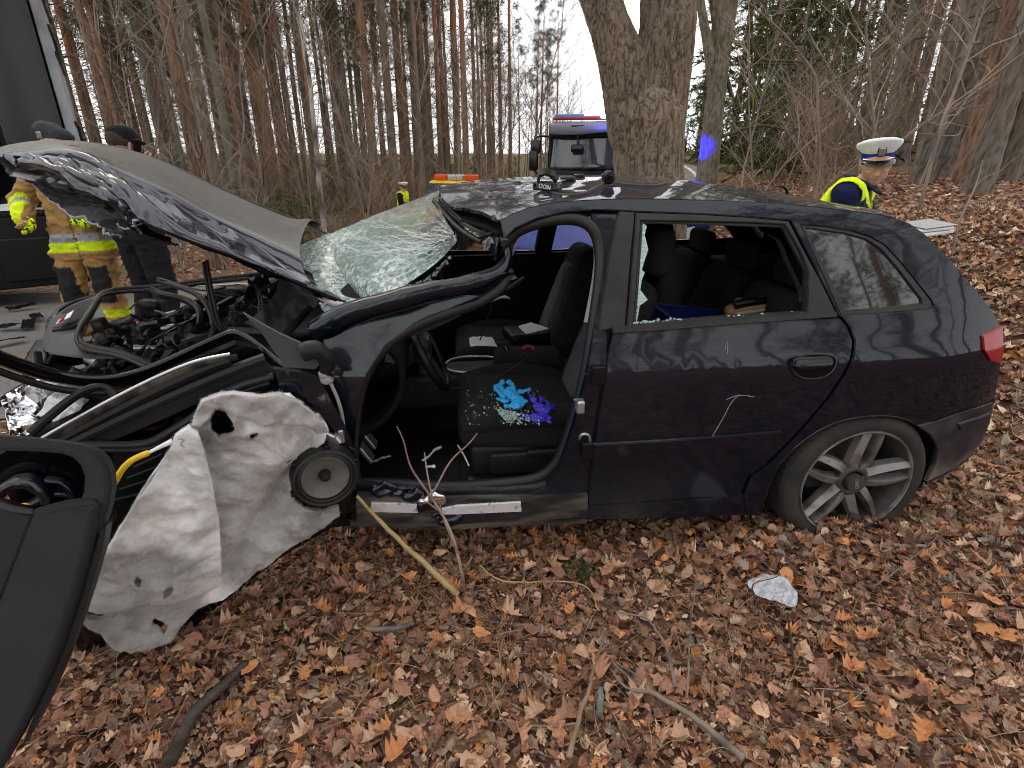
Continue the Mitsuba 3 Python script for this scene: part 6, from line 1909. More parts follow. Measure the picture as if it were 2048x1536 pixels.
tag(f'{DR}__felt_fibres', kind='stuff')
# speaker
sp = dp(651, 955, .085)
r_sp = 65 / FPX * float((sp - EYE) @ FWD)
SPR_ = np.eye(4)
SPR_[:3, 0], SPR_[:3, 1], SPR_[:3, 2], SPR_[:3, 3] = dd, np.cross(DN, dd), DN, sp


def lathe(prof, n=72):
    a = np.linspace(0, 2 * np.pi, n + 1)
    p = np.asarray(prof, float)
    m = grid_mesh(np.stack([p[:, 0][None] * np.cos(a)[:, None], p[:, 0][None] * np.sin(a)[:, None], np.broadcast_to(p[:, 1], (n + 1, len(p)))], -1))
    m.merge_vertices()
    m.fix_normals()
    return m


for prof, mt, nm in [([(.72, -.05), (.74, .0), (.80, .014), (.86, .010), (.90, .016), (.97, .012), (1.0, .0), (1.0, -.06)], 'mat_rubber', 'speaker'), ([(.0, -.022), (.2, -.024), (.6, -.004), (.68, .006), (.72, .004), (.75, -.002)], 'mat_cone', 'speaker__cone'), ([(0, .012), (.08, .010), (.15, .0), (.19, -.02)], 'mat_dark_plastic', 'speaker__dome'), ([(.76, .01), (.765, .012), (.775, .012), (.78, .01)], 'mat_grey_plastic', 'speaker__trim_ring')]:
    if nm == 'speaker__cone': scene['mat_cone'] = pb(proc(lambda p, n, uv: pmix((0.075, 0.068, 0.06), (0.15, 0.14, 0.125), pfbm(p.x * 22, p.y * 22, p.z * 22, 3))), .7)
    m = lathe([(a * r_sp, b) for a, b in prof])
    m.apply_transform(SPR_)
    put(f'{DR}__{nm}'.replace('front_door__speaker__', 'front_door__speaker_'), m, mt, smooth=35)
for k in range(6):
    a = math.radians(60 * k + 20)
    m = rbox((.02, .014, .03), .004)
    m.apply_transform(SPR_ @ trimesh.transformations.translation_matrix([1.02 * r_sp * math.cos(a), 1.02 * r_sp * math.sin(a), -.01]))
    put(f'{DR}__speaker_clip', m, 'mat_black_plastic')
# yellow sleeve on the release cable
scene['mat_yellow'] = pb((0.72, 0.45, 0.012), 0.45)
yc = [(216, 1002, .12), (224, 976, .125), (240, 946, .13), (262, 922, .13), (298, 905, .12)]
q = spline([dp(*p) for p in yc], 40)
put(f'{DR}__cable_sleeve', tube(q, .0085, 10), 'mat_yellow', smooth=50)
q = spline([dp(*p) for p in [(298, 905, .12), (322, 893, .115), (345, 882, .11)]], 14)
put(f'{DR}__release_cable', tube(q, np.linspace(.0045, .008, 14), 8), 'mat_white', smooth=50)
q = spline([dp(*p) for p in [(345, 882, .11), (358, 878, .112), (368, 880, .115), (362, 886, .115), (372, 896, .115)]], 24)
put(f'{DR}__release_cable', tube(q, .0025, 6), 'mat_scratch', smooth=50)
q = spline([dp(*p) for p in [(216, 1002, .12), (212, 1016, .12), (208, 1024, .11)]], 10)
put(f'{DR}__release_cable', tube(q, .004, 6), 'mat_white', smooth=50)
# dark carrier panel below the felt at the left
dplate('carrier', [(226, 900), (300, 900), (340, 880), (330, 920), (290, 970), (260, 1010), (220, 1085), (180, 1060), (196, 1010), (222, 960)], 'mat_trim', .02, .02, shape=lambda a, z: .01 * nz(a, z, 9, 6))
for k in range(4):
    dtube('carrier_rib', [(226 + 14 * k, 1000 - 22 * k, .03), (290 + 12 * k, 985 - 26 * k, .03)], .004, 'mat_dark_plastic', 8, 6)
m = trimesh.creation.torus(.03, .006, major_sections=30, minor_sections=8)
m.apply_transform(np.block([[SPR_[:3, :3], dp(205, 1030, .06)[:, None]], [np.zeros((1, 3)), np.ones((1, 1))]]))
put(f'{DR}__grommet', m, 'mat_black_plastic', smooth=True)

tag(CAR, 'wrecked dark blue hatchback on the leafy verge, its front crushed and driver door torn open', 'car')

# ---------------------------------------------------------------- the door lining, torn off and leaning in the foreground
A_, B_ = on_y(100, 880, 1.16), on_y(60, 1500, 0.86)
pa = np.array([0.88, 0.36, 0.0])          # along the lining
pz = (A_ - B_) - pa * ((A_ - B_) @ pa) / (pa @ pa)
LN = np.cross(pa / np.linalg.norm(pa), pz / np.linalg.norm(pz))
LN = LN if LN[1] < 0 else -LN
lu = pa / np.linalg.norm(pa)
lv = np.cross(LN, lu)
DL = 'door_lining_panel'


def lp(px, py, o=0.0):
    return on_plane(px, py, A_ + LN * o, LN)


def lplate(name, pts, mat, t, o=0.0, holes=(), length=0.02, shape=None, rnd=0.0, **k):
    P = np.array([lp(x, y, o) for x, y in pts]) - A_
    P = np.stack([P @ lu, P @ lv], -1)
    H = [np.stack([(np.array([lp(x, y, o) for x, y in h]) - A_) @ lu, (np.array([lp(x, y, o) for x, y in h]) - A_) @ lv], -1) for h in holes]
    cs = m3.CrossSection([P], m3.FillRule.NonZero)
    for h in H: cs = cs - m3.CrossSection([h], m3.FillRule.NonZero)
    if rnd:
        m = m3.Manifold()
        st = 6
        for i in range(st):
            z0 = rnd * (1 - math.cos(math.pi / 2 * i / st))
            ins = rnd * (1 - math.sin(math.pi / 2 * i / st))
            m = m + cs.offset(-ins, m3.JoinType.Round, 2.0, 24).extrude(t - z0).translate((0, 0, z0))
    else:
        m = cs.extrude(t)
    m = m.refine_to_length(length).to_mesh()
    x = np.array(m.vert_properties[:, :3], float)
    off = o - x[:, 2] + (shape(x[:, 0], x[:, 1]) if shape else 0)
    v = A_ + x[:, :1] * lu + x[:, 1:2] * lv + LN * np.asarray(off)[:, None]
    m = trimesh.Trimesh(v, np.array(m.tri_verts), process=False)
    if m.volume < 0: m.invert()
    return put(f'{DL}__{name}', m, mat, **{'smooth': 50, **k})


scene['mat_lining'] = {'type': 'twosided', 'bsdf': {'type': 'bumpmap', 'arbitrary': proc(lambda p, n, uv: pnoise(p.x * 420, p.y * 420, p.z * 420) * 0.0012, 5e-4),
                       'bsdf': {'type': 'principled', 'base_color': proc(lambda p, n, uv: pmix((0.016, 0.0165, 0.018), (0.027, 0.027, 0.028), pfbm(p.x * 7, p.y * 7, p.z * 7, 3))), 'roughness': 0.55, 'specular': 0.22}}}
loop = [(-60, 872), (0, 873), (50, 877), (110, 883), (160, 891), (190, 902), (208, 920), (219, 945), (222, 975), (216, 1010), (208, 1040), (196, 1070), (150, 1060), (152, 1016), (164, 985), (166, 955), (158, 932), (142, 916), (118, 908), (60, 904), (0, 903), (-60, 902)]
lplate('grab_loop', loop, 'mat_lining', .05, .0, rnd=.016)
lplate('armrest', [(64, 1034), (120, 1020), (196, 1008), (190, 1050), (176, 1110), (160, 1170), (140, 1235), (118, 1300), (92, 1362), (64, 1420), (34, 1480), (0, 1540), (-40, 1600), (-160, 1600), (-160, 1400), (-50, 1300), (0, 1196), (34, 1110)], 'mat_lining', .06, .02, rnd=.018, shape=lambda a, b: .012 * np.cos(a * 9))
lplate('pull_cup', [(66, 1020), (118, 1006), (164, 1000), (190, 1000), (196, 1010), (120, 1024), (66, 1036)], 'mat_dark_plastic', .04, .012, rnd=.006)
lplate('lower_panel', [(-60, 1008), (0, 1014), (30, 1024), (64, 1032), (34, 1110), (0, 1196), (-60, 1320), (-150, 1420), (-150, 1200)], 'mat_black_plastic', .03, -.02, rnd=.006)
lplate('edge', [(200, 1060), (212, 1050), (206, 1090), (186, 1160), (160, 1240), (130, 1320), (96, 1400), (60, 1470), (40, 1500), (70, 1420), (118, 1310), (150, 1220), (176, 1130)], 'mat_black_plastic', .05, -.01, rnd=.006)
lplate('cup_rim', [(-60, 990), (0, 1002), (30, 1012), (66, 1018), (66, 1030), (30, 1026), (0, 1018), (-60, 1010)], 'mat_gloss_black', .03, .0, rnd=.005)
tag(DL, 'dark grey door lining with a grab loop, torn off and standing in the near left corner', 'door panel')
# navy metal and the yellow plug seen through the loop belong to the car's door
for k, pts in enumerate([[(0, 985), (25, 965), (55, 962), (80, 975), (95, 1000)], [(90, 960), (120, 965), (140, 980), (150, 1000)], [(100, 990), (125, 985), (155, 995)], [(60, 1010), (100, 990), (150, 985)]]):
    q = spline([dp(x, y, -.02 - .01 * k) for x, y in pts], 30)
    put(f'{DR}__pressing', jiggle(tube(q, .03 if k == 0 else .02, 12, flat=.6), .008, 20, k), 'mat_paint', smooth=40)
m = trimesh.creation.cylinder(.0125, .012, sections=28)
m.apply_transform(np.block([[SPR_[:3, :3], dp(48, 1016, .05)[:, None]], [np.zeros((1, 3)), np.ones((1, 1))]]))
put(f'{DR}__yellow_plug', m, 'mat_yellow', smooth=40)
# ================================================================ people
scene['mat_skin'] = pb(VC, 0.55, specular=0.4)
scene['mat_cloth'] = pb(VC, 0.9, specular=0.15, sheen=0.4)
SPH = trimesh.creation.icosphere(subdivisions=2, radius=1.0).vertices


def hullm(a, ra, b, rb):
    return m3.Manifold.hull_points(np.vstack([np.asarray(a) + SPH * ra, np.asarray(b) + SPH * rb]))


def union(spec):
    return m3.Manifold.batch_boolean([hullm(*s) for s in spec], m3.OpType.Add)


def finish(m, length=0.02, it=8, wr=0.0, seed=0):
    m = m.refine_to_length(length).to_mesh()
    t = trimesh.Trimesh(m.vert_properties[:, :3], m.tri_verts, process=True)
    t = trimesh.smoothing.filter_taubin(t, iterations=it)
    if wr:
        v = np.array(t.vertices)
        n = np.array(t.vertex_normals)
        q = meshkit.fbm(v * [9, 9, 15], 3, seed)
        t.vertices = v + n * ((np.abs(q - .5) - .12) * wr)[:, None]
    return t


def standing(h=1.75, **over):
    k = h / 1.75
    J = dict(pelvis=(0, 0, .96), waist=(0, 0, 1.10), chest=(0, .01, 1.32), neck=(0, 0, 1.47), head=(0, .02, 1.62))
    for s, n in ((-1, 'l'), (1, 'r')):     # l is at -x; +y is where the person faces
        J.update({f'sh_{n}': (s * .185, 0, 1.42), f'el_{n}': (s * .25, -.02, 1.13), f'wr_{n}': (s * .25, .08, .90), f'hip_{n}': (s * .095, 0, .93),
                  f'kn_{n}': (s * .11, .03, .50), f'an_{n}': (s * .115, -.02, .09), f'to_{n}': (s * .135, .15, .05)})
    J = {a: np.array(b) * k for a, b in J.items()}
    J.update({a: np.array(b, float) for a, b in over.items()})
    return J


def frame(loc, face):
    """local (x right, y forward) -> world, facing the direction 'face' (x, y)"""
    f = np.array([face[0], face[1], 0.0]); f /= np.linalg.norm(f)
    M = np.eye(4)
    M[:3, 0], M[:3, 1], M[:3, 3] = [f[1], -f[0], 0], f, loc
    return M


def headframe(J, yaw=0, pitch=0, roll=0):
    R = trimesh.transformations.euler_matrix(math.radians(-pitch), math.radians(roll), math.radians(yaw), 'sxyz')
    R[:3, 3] = J['head']
    return R


def head_bones(H):
    t = lambda p: (H @ np.append(p, 1))[:3]
    return [(t((0, -.02, .035)), .092, t((0, .012, .03)), .088), (t((0, .02, -.02)), .075, t((0, .045, -.085)), .040), (t((.035, .01, -.06)), .045, t((-.035, .01, -.06)), .045), (t((0, .09, .005)), .011, t((0, .108, -.032)), .014), (t((.03, .075, -.005)), .024, t((.045, .06, -.02)), .026), (t((-.03, .075, -.005)), .024, t((-.045, .06, -.02)), .026),
            (t((0, .082, -.062)), .016, t((0, .078, -.07)), .016), (t((.022, .083, .022)), .014, t((-.022, .083, .022)), .014), (t((.088, -.005, .01)), .014, t((.086, -.005, -.03)), .010), (t((-.088, -.005, .01)), .014, t((-.086, -.005, -.03)), .010)]


def hand(wr, el, curl=0.6, side=1, r=0.0085):
    """palm, four curled fingers of different length and a thumb, continuing the forearm"""
    d = wr - el; d /= np.linalg.norm(d)
    x = np.cross(d, [0, 1, 0.2]); x /= np.linalg.norm(x)
    n = np.cross(x, d)
    sp = [(el, .042, wr, .028), (wr, .028, wr + d * .05, .032), (wr + d * .03 + x * .02, .02, wr + d * .085 + x * .026, .017), (wr + d * .03 - x * .02, .02, wr + d * .085 - x * .026, .017)]
    for i, L in enumerate((.066, .078, .074, .058)):
        o = wr + d * .085 + x * (.033 - .022 * i)
        a = o
        dirn = d
        for s in range(3):
            dirn = dirn * math.cos(curl * .7) + n * math.sin(curl * .7) * 1.0
            dirn /= np.linalg.norm(dirn)
            b = a + dirn * L * (.42, .33, .25)[s]
            sp.append((a, r, b, r * .92))
            a = b
    a = wr + d * .03 + x * .035 * side
    b = a + (d * .5 + x * .75 * side + n * .35) * .035
    c = b + (d * .85 + x * .25 * side + n * .5) * .032
    return sp + [(wr + d * .02 + x * .015 * side, .018, a, .014), (a, .012, b, .010), (b, .010, c, .009)]


def skin_bones(J, H, curl=(0.6, 0.6)):
    sp = [(J['pelvis'], .10, J['chest'], .105), (J['chest'], .10, J['neck'], .06), (J['neck'], .052, (H @ np.array([0, -.01, -.05, 1]))[:3], .05)] + head_bones(H)
    for i, n in enumerate('lr'):
        sp += [(J['chest'], .09, J[f'sh_{n}'], .055), (J[f'sh_{n}'], .052, J[f'el_{n}'], .042), (J['pelvis'], .095, J[f'hip_{n}'], .085), (J[f'hip_{n}'], .080, J[f'kn_{n}'], .055), (J[f'kn_{n}'], .052, J[f'an_{n}'], .036), (J[f'an_{n}'], .038, J[f'to_{n}'], .03)]
        sp += hand(J[f'wr_{n}'], J[f'el_{n}'], curl[i], -1 if n == 'r' else 1)
    return sp


def torso(J, e):
    return [(J['pelvis'] + [-.07, 0, 0], .115 + e, J['pelvis'] + [.07, 0, 0], .115 + e), (J['pelvis'], .12 + e, J['waist'], .125 + e), (J['waist'], .125 + e, J['chest'], .13 + e), (J['waist'] + [-.05, 0, 0], .115 + e, J['chest'] + [-.08, 0, 0], .105 + e), (J['waist'] + [.05, 0, 0], .115 + e, J['chest'] + [.08, 0, 0], .105 + e),
            (J['chest'], .12 + e, J['sh_l'], .075 + e), (J['chest'], .12 + e, J['sh_r'], .075 + e), (J['chest'], .10 + e, J['neck'] - [0, 0, .03], .065 + e)]


def sleeves(J, e):
    sp = []
    for n in 'lr':
        w = J[f'el_{n}'] + (J[f'wr_{n}'] - J[f'el_{n}']) * .96
        sp += [(J[f'sh_{n}'], .072 + e, J[f'el_{n}'], .058 + e), (J[f'el_{n}'], .058 + e, w, .044 + e)]
    return sp


def legs(J, e):
    sp = [(J['pelvis'] + [-.05, 0, 0], .11 + e, J['pelvis'] + [.05, 0, 0], .11 + e)]
    for n in 'lr':
        sp += [(J[f'hip_{n}'], .095 + e, J[f'kn_{n}'], .072 + e), (J[f'kn_{n}'], .072 + e, J[f'an_{n}'], .062 + e)]
    return sp


def dress(key, m, M, mat, cols, **k):
    m = m.copy()
    m.apply_transform(M)
    return put(key, m, mat, smooth=True, color=np.clip(cols, 0, 1))


def flat(m, c, seed=0, var=.25):
    return np.asarray(c)[None] * (1 - var / 2 + var * meshkit.fbm(np.array(m.vertices) * 11, 3, seed))[:, None]


SKIN = np.array([(.50, .29, .21)])


def face_col(m, H):
    v = (np.linalg.inv(H) @ np.c_[np.array(m.vertices), np.ones(len(m.vertices))].T).T[:, :3]
    c = SKIN * (0.9 + .2 * meshkit.fbm(v * 30, 2, 3))[:, None]
    lips = np.exp(-((v[:, 2] + .066) / .008) ** 2 - (v[:, 0] / .026) ** 2) * (v[:, 1] > .07)
    cheek = np.exp(-((v[:, 2] + .03) / .025) ** 2 - ((np.abs(v[:, 0]) - .045) / .02) ** 2) * (v[:, 1] > .02)
    c = c * (1 - lips[:, None] * .6) + np.array([(.36, .10, .09)]) * lips[:, None] * .6
    c = c * (1 - cheek[:, None] * .35) + np.array([(.55, .22, .17)]) * cheek[:, None] * .35
    return c


def eyes(key, H, M):
    for s in (-1, 1):
        e = trimesh.creation.icosphere(subdivisions=2, radius=.012)
        e.apply_translation((.031 * s, .077, .008))
        e.apply_transform(M @ H)
        c = np.full((len(e.vertices), 3), .08)
        put(f'{key}__eye', e, 'mat_skin', smooth=True, color=c)
        b = tube(np.array([(s * .014, .092, .026), (s * .032, .090, .031), (s * .050, .078, .027)]), .0035, 6)
        b.apply_transform(M @ H)
        put(f'{key}__eyebrow', b, 'mat_cloth', smooth=True, color=np.full((len(b.vertices), 3), .09))


def lathe_z(prof, n=48):
    m = lathe(prof, n)
    return m


def peaked_cap(key, H, M, tilt=12, white=(.72, .74, .74)):
    """white-topped cap with a blue band, black peak and badge"""
    R = trimesh.transformations.rotation_matrix(math.radians(tilt), [1, 0, 0])
    R[:3, :3] *= 0.99
    R[:3, 3] = [0, -.008, .054]
    A = M @ H @ R

    def p(m, nm, mat, c):
        m.apply_transform(A)
        if m.volume < 0: m.invert()
        put(f'{key}__{nm}', m, mat, smooth=40) if c is None else put(f'{key}__{nm}', m, mat, smooth=True, color=flat(m, c, 3, .15))
    crown = lathe_z([(.098, .035), (.112, .05), (.132, .070), (.144, .090), (.140, .106), (.11, .118), (.05, .122), (0, .121)])
    v = np.array(crown.vertices)
    v[:, 2] += v[:, 1] * .22 * (v[:, 2] > .05)
    v[:, 1] *= 1.08
    crown.vertices = v
    p(crown, 'cap_crown', 'mat_cloth', white)
    p(lathe_z([(.097, -.012), (.101, -.01), (.102, .036), (.098, .04)]), 'cap_band', 'mat_cloth', (.012, .03, .22))
    a = np.linspace(-1.15, 1.15, 24)
    pk = np.stack([np.stack([np.sin(a) * .099, np.cos(a) * .099, a * 0 - .008], -1), np.stack([np.sin(a) * .118, np.cos(a) * .135, -.014 - .012 * np.cos(a)], -1), np.stack([np.sin(a) * .112, np.cos(a) * .158, -.022 - .026 * np.cos(a)], -1)], 0)
    p(sheet(pk, .003), 'cap_peak', 'mat_gloss_black', None)
    p(tube(np.stack([np.sin(a) * .104, np.cos(a) * .104, a * 0 - .002], -1), .005, 6), 'cap_strap', 'mat_chrome', None)
    b = rbox((.045, .008, .055), .006)
    rot(b, [1, 0, 0], -12)
    b.apply_translation((0, .125, .05))
    p(b, 'cap_badge', 'mat_metal', None)
    b = rbox((.055, .006, .065), .006)
    rot(b, [1, 0, 0], -12)
    b.apply_translation((0, .121, .05))
    p(b, 'cap_badge_patch', 'mat_black_plastic', None)


YEL, GREYS, TAN, NAVY, BLK = (.62, .80, .015), (.32, .33, .34), (.34, .20, .075), (.012, .018, .055), (.012, .012, .014)

# ---- the police officer leaning over behind the car
key = newkey('person')
loc = on_y(1650, 372, 4.05)
loc[2] = float(hgt(loc[0], loc[1]))
M = frame(loc, (0.62, -0.52))
h = 1.62 - loc[2]
J = standing(1.66)
ln = np.array([0, .24, -.06])
top = {n: J[n] + ln * np.clip((J[n][2] - .9) / .6, 0, 1.2) for n in ('waist', 'chest', 'neck', 'head', 'sh_l', 'sh_r')}
J.update(top)
hz = 1.475 - loc[2] - J['head'][2]
for n in ('pelvis', 'waist', 'chest', 'neck', 'head', 'sh_l', 'sh_r', 'hip_l', 'hip_r', 'kn_l', 'kn_r'):
    J[n] = J[n] + [0, 0, hz * np.clip(J[n][2] / 1.4, 0, 1)]
J['el_l'] = J['sh_l'] + [-.08, .06, -.27]
J['el_r'] = J['sh_r'] + [.07, .02, -.27]
Mi = np.linalg.inv(M)
pap = on_y(1842, 462, 3.78)
pl = (Mi @ np.append(pap, 1))[:3]
J['wr_r'] = pl + [.02, -.09, -.05]
J['wr_l'] = pl + [-.16, -.06, -.06]
for n in 'lr':
    d = J[f'wr_{n}'] - J[f'el_{n}'] + [0, 0, .22]
    J[f'el_{n}'] = J[f'wr_{n}'] - d / np.linalg.norm(d) * .24
# lean the head towards what she reads
H = headframe(J, -70, 14, 4)
H[:3, :3] *= .9
m = finish(union(skin_bones(J, H, (1.0, 1.0))), .012, 4)
dress(f'{key}__body', m, M, 'mat_skin', face_col(m, H))
eyes(key, H, M)
jm = union(torso(J, .02) + sleeves(J, .014))
neckcut = m3.Manifold.hull_points(np.vstack([J['neck'] + SPH * .058 + [0, .02, .02], J['neck'] + SPH * .075 + [0, .05, .14]]))
m = finish(jm - neckcut, .018, 6, .05, 3)
dress(f'{key}__jacket', m, M, 'mat_cloth', flat(m, NAVY, 5, .5))
col = tube(spline([J['neck'] + [.02, .12, -.03], J['neck'] + [.085, .04, .03], J['neck'] + [.06, -.05, .06], J['neck'] + [-.06, -.05, .06], J['neck'] + [-.085, .04, .03], J['neck'] + [-.03, .13, -.04]], 40), .03, 10, flat=.35)
dress(f'{key}__collar', col, M, 'mat_cloth', flat(col, NAVY, 6, .4))
vm = union(torso(J, .032))
for n, s in (('l', -1), ('r', 1)):
    vm = vm - hullm(J[f'sh_{n}'] + [s * .02, 0, .0], .085, J[f'sh_{n}'] + [s * .16, 0, -.05], .12)
vcut = m3.Manifold.hull_points(np.array([J['neck'] + p for p in [(-.10, .5, .10), (.10, .5, .10), (-.075, -.02, .12), (.075, -.02, .12), (0, .5, -.36), (0, .12, -.36)]]))
m = finish(vm - vcut - hullm(J['neck'] + [0, 0, .02], .085, J['neck'] + [0, .05, .2], .1), .018, 4, .03, 8)
dress(f'{key}__vest', m, M, 'mat_cloth', flat(m, YEL, 9, .3))
m = finish(union(legs(J, .012)), .03, 6, .04, 2)
dress(f'{key}__trousers', m, M, 'mat_cloth', flat(m, NAVY, 5, .5))
for n in 'lr':
    m = finish(union([(J[f'an_{n}'], .055, J[f'to_{n}'], .045)]), .03, 4)
    dress(f'{key}__shoe', m, M, 'mat_cloth', flat(m, BLK, 1))
# fair hair pulled back under the cap
hm = union([((H @ np.array([0, -.035, .03, 1]))[:3], .094, (H @ np.array([0, -.02, .05, 1]))[:3], .090), ((H @ np.array([0, -.085, -.02, 1]))[:3], .045, (H @ np.array([0, -.10, -.09, 1]))[:3], .028), ((H @ np.array([.075, .0, .02, 1]))[:3], .022, (H @ np.array([.078, -.03, -.03, 1]))[:3], .02), ((H @ np.array([-.075, .0, .02, 1]))[:3], .022, (H @ np.array([-.078, -.03, -.03, 1]))[:3], .02)])
m = finish(hm, .012, 4, .01, 3)
hv = np.array(m.vertices)
dress(f'{key}__hair', m, M, 'mat_cloth', np.array([(.32, .20, .09)]) * (.6 + .8 * meshkit.fbm(hv * [90, 90, 20], 2, 4))[:, None])
peaked_cap(key, H, M, 10)
tag(key, 'police officer in a white cap and yellow vest stooping behind the rear of the wreck', 'person')
# the papers she holds
for k, (dz, dx, a, hgt_, c) in enumerate([(0.0, 0.0, 4, .022, 'mat_white'), (.024, -.012, -3, .018, 'mat_white'), (.043, .004, 2, .006, 'mat_silver')]):
    m = rbox((.25, .20, hgt_ * .8), .003)
    rot(m, [0, 0, 1], 12 + a)
    rot(m, [1, 0, 0], 5)
    rot(m, [0, 1, 0], -3)
    m.apply_translation(on_y(1850, 461, 3.72) + [dx, 0, dz])
    put('paper_stack__sheet' if k else 'paper_stack__folder', m, c)
tag('paper_stack', 'white folder of papers sticking out behind the tail of the wreck', 'papers')

# ---- the firefighter behind the raised bonnet
key = newkey('person')
loc = on_y(166, 480, 5.05)
loc[2] = float(hgt(loc[0], loc[1]))
M = frame(loc, (0.10, -1))
J = standing(1.80)
k = (1.70 - loc[2]) / (J['head'][2] + .1) if False else 1.0
# local -x is on the viewer's right; the arm on the viewer's left (local +x) rests on the hip
J['el_r'] = np.array([.42, -.02, 1.22]); J['wr_r'] = np.array([.33, .15, 1.10])
J['el_l'] = np.array([-.24, -.06, 1.15]); J['wr_l'] = np.array([-.20, .18, 1.08])
J['kn_r'] = J['kn_r'] + [.05, .02, 0]; J['an_r'] = J['an_r'] + [.12, .02, 0]; J['to_r'] = J['to_r'] + [.16, .02, 0]
H = headframe(J, 20, 10, 0)
hb_ = skin_bones(J, H, (.7, .7))
m = finish(union(hb_), .016, 4)
dress(f'{key}__body', m, M, 'mat_skin', face_col(m, H))
eyes(key, H, M)
hem = [(np.array([-.12, 0, .80]), .16, np.array([.12, 0, .80]), .16), (np.array([-.11, 0, .80]), .16, J['waist'] + [-.07, 0, 0], .15), (np.array([.11, 0, .80]), .16, J['waist'] + [.07, 0, 0], .15)]
m = finish(union(torso(J, .045) + sleeves(J, .04) + hem) ^ m3.Manifold.cube((2, 2, 2), True).translate((0, 0, 1.74)), .016, 5, .09, 4)
v = np.array(m.vertices)
c = flat(m, TAN, 3, .45)
low = np.abs(v[:, 0]) < .30
zb = v[:, 2] + .012 * (v[:, 0] > -.02)
c = np.where(((zb > .90) & (zb < .98) & low)[:, None], GREYS, c)
c = np.where(((zb > .82) & (zb < .90) & low)[:, None], YEL, c)
dw = np.linalg.norm(v - J['wr_r'], axis=1)
c = np.where(((dw < .22) & (v[:, 0] > .30))[:, None], YEL, c)
c = np.where(((dw > .155) & (dw < .185) & (v[:, 0] > .30))[:, None], GREYS, c)
c = np.where((np.abs(v[:, 0] + .03) < .006)[:, None] & (v[:, 1] > 0.05)[:, None], np.array(TAN) * .35, c)
dress(f'{key}__jacket', m, M, 'mat_cloth', c)
for n, s in (('r', -1), ('l', 1)):
    hs = [(a, ra + .012, b, rb + .012) for a, ra, b, rb in hand(J[f'wr_{n}'] + ([-.02, 0, -.02] if n == 'r' else [0, 0, 0]), J[f'el_{n}'] + (J[f'wr_{n}'] - J[f'el_{n}']) * .55, .55, s, .0095)]
    m = finish(union(hs), .010, 3, .02, 3)
    v = np.array(m.vertices)
    g = meshkit.fbm(v * [55, 55, 30], 2, 6)
    dress(f'{key}__glove', m, M, 'mat_cloth', np.where((g > .47)[:, None], YEL, (.015, .016, .012)))
m = finish(union(legs(J, .04)), .02, 5, .09, 7)
v = np.array(m.vertices)
c = flat(m, (.36, .215, .08), 3, .45)
for n in 'lr':
    d = np.abs(v - (J[f'kn_{n}'] + [0, 0, .0]))
    c = np.where(((d[:, 2] < .17) & (d[:, 0] < .085) & (v[:, 1] > .0))[:, None], (.022, .022, .024), c)
c = np.where(((v[:, 2] > .2) & (v[:, 2] < .275))[:, None], YEL, c)
dress(f'{key}__trousers', m, M, 'mat_cloth', c)
for n in 'lr':
    m = finish(union([(J[f'an_{n}'], .075, J[f'to_{n}'], .06), (J[f'an_{n}'], .07, J[f'an_{n}'] + [0, 0, .14], .07)]), .03, 4)
    dress(f'{key}__boot', m, M, 'mat_cloth', flat(m, BLK, 1))
# beret pulled to one side, with a badge
bm_ = union([((H @ np.array([0, -.01, .075, 1]))[:3], .10, (H @ np.array([0, -.015, .09, 1]))[:3], .10), ((H @ np.array([-.09, -.02, .085, 1]))[:3], .055, (H @ np.array([.03, 0, .12, 1]))[:3], .08), ((H @ np.array([-.135, -.02, .065, 1]))[:3], .03, (H @ np.array([-.05, 0, .10, 1]))[:3], .06)])
m = finish(bm_, .015, 5, .03, 2)
dress(f'{key}__beret', m, M, 'mat_cloth', flat(m, (.045, .05, .055), 3, .5))
b = jiggle(rbox((.035, .01, .05), .004).subdivide(), .004, 60, 1)
b.apply_translation((.055, .085, .10))
b.apply_transform(M @ H)
put(f'{key}__badge', b, 'mat_metal', smooth=30)
tag(key, 'firefighter in a tan suit with yellow bands, standing behind the raised bonnet', 'person')

# ---- the man in black on the telephone
key = newkey('person')
loc = on_y(270, 440, 4.9)
loc[2] = float(hgt(loc[0], loc[1]))
M = frame(loc, (0.35, 1))
J = standing(1.80)
J['el_r'] = np.array([.34, .10, 1.22]); J['wr_r'] = np.array([.16, .12, 1.50])
J['head'] = J['head'] + [.02, .03, -.01]
H = headframe(J, -6, 8, -6)
m = finish(union(skin_bones(J, H, (.5, 1.0))), .018, 4)
dress(f'{key}__body', m, M, 'mat_skin', face_col(m, H))
m = finish(union(torso(J, .05) + sleeves(J, .03)), .02, 5, .07, 9)
dress(f'{key}__jacket', m, M, 'mat_cloth', flat(m, (.016, .016, .018), 3, .5))
m = finish(union(legs(J, .035)), .02, 5, .07, 5)
dress(f'{key}__trousers', m, M, 'mat_cloth', flat(m, (.014, .014, .017), 4, .5))
for n in 'lr':
    m = finish(union([(J[f'an_{n}'], .06, J[f'to_{n}'], .05)]), .03, 4)
    dress(f'{key}__shoe', m, M, 'mat_cloth', flat(m, BLK, 1))
m = finish(union([((H @ np.array([0, -.02, .055, 1]))[:3], .104, (H @ np.array([0, 0, .07, 1]))[:3], .10)]), .02, 4)
dress(f'{key}__hair', m, M, 'mat_cloth', flat(m, (.05, .04, .03), 4, .5))
cp = lathe_z([(.107, -.01), (.112, .02), (.108, .06), (.09, .09), (.05, .105), (0, .108)])
a = np.linspace(-1.1, 1.1, 18)
pk = np.stack([np.stack([np.sin(a) * .107, np.cos(a) * .107, a * 0], -1), np.stack([np.sin(a) * .10, .05 + np.cos(a) * .13, a * 0 - .012], -1)], 0)
R_ = np.eye(4); R_[:3, 3] = [0, -.005, .05]
cp.apply_transform(M @ H @ R_)
if cp.volume < 0: cp.invert()
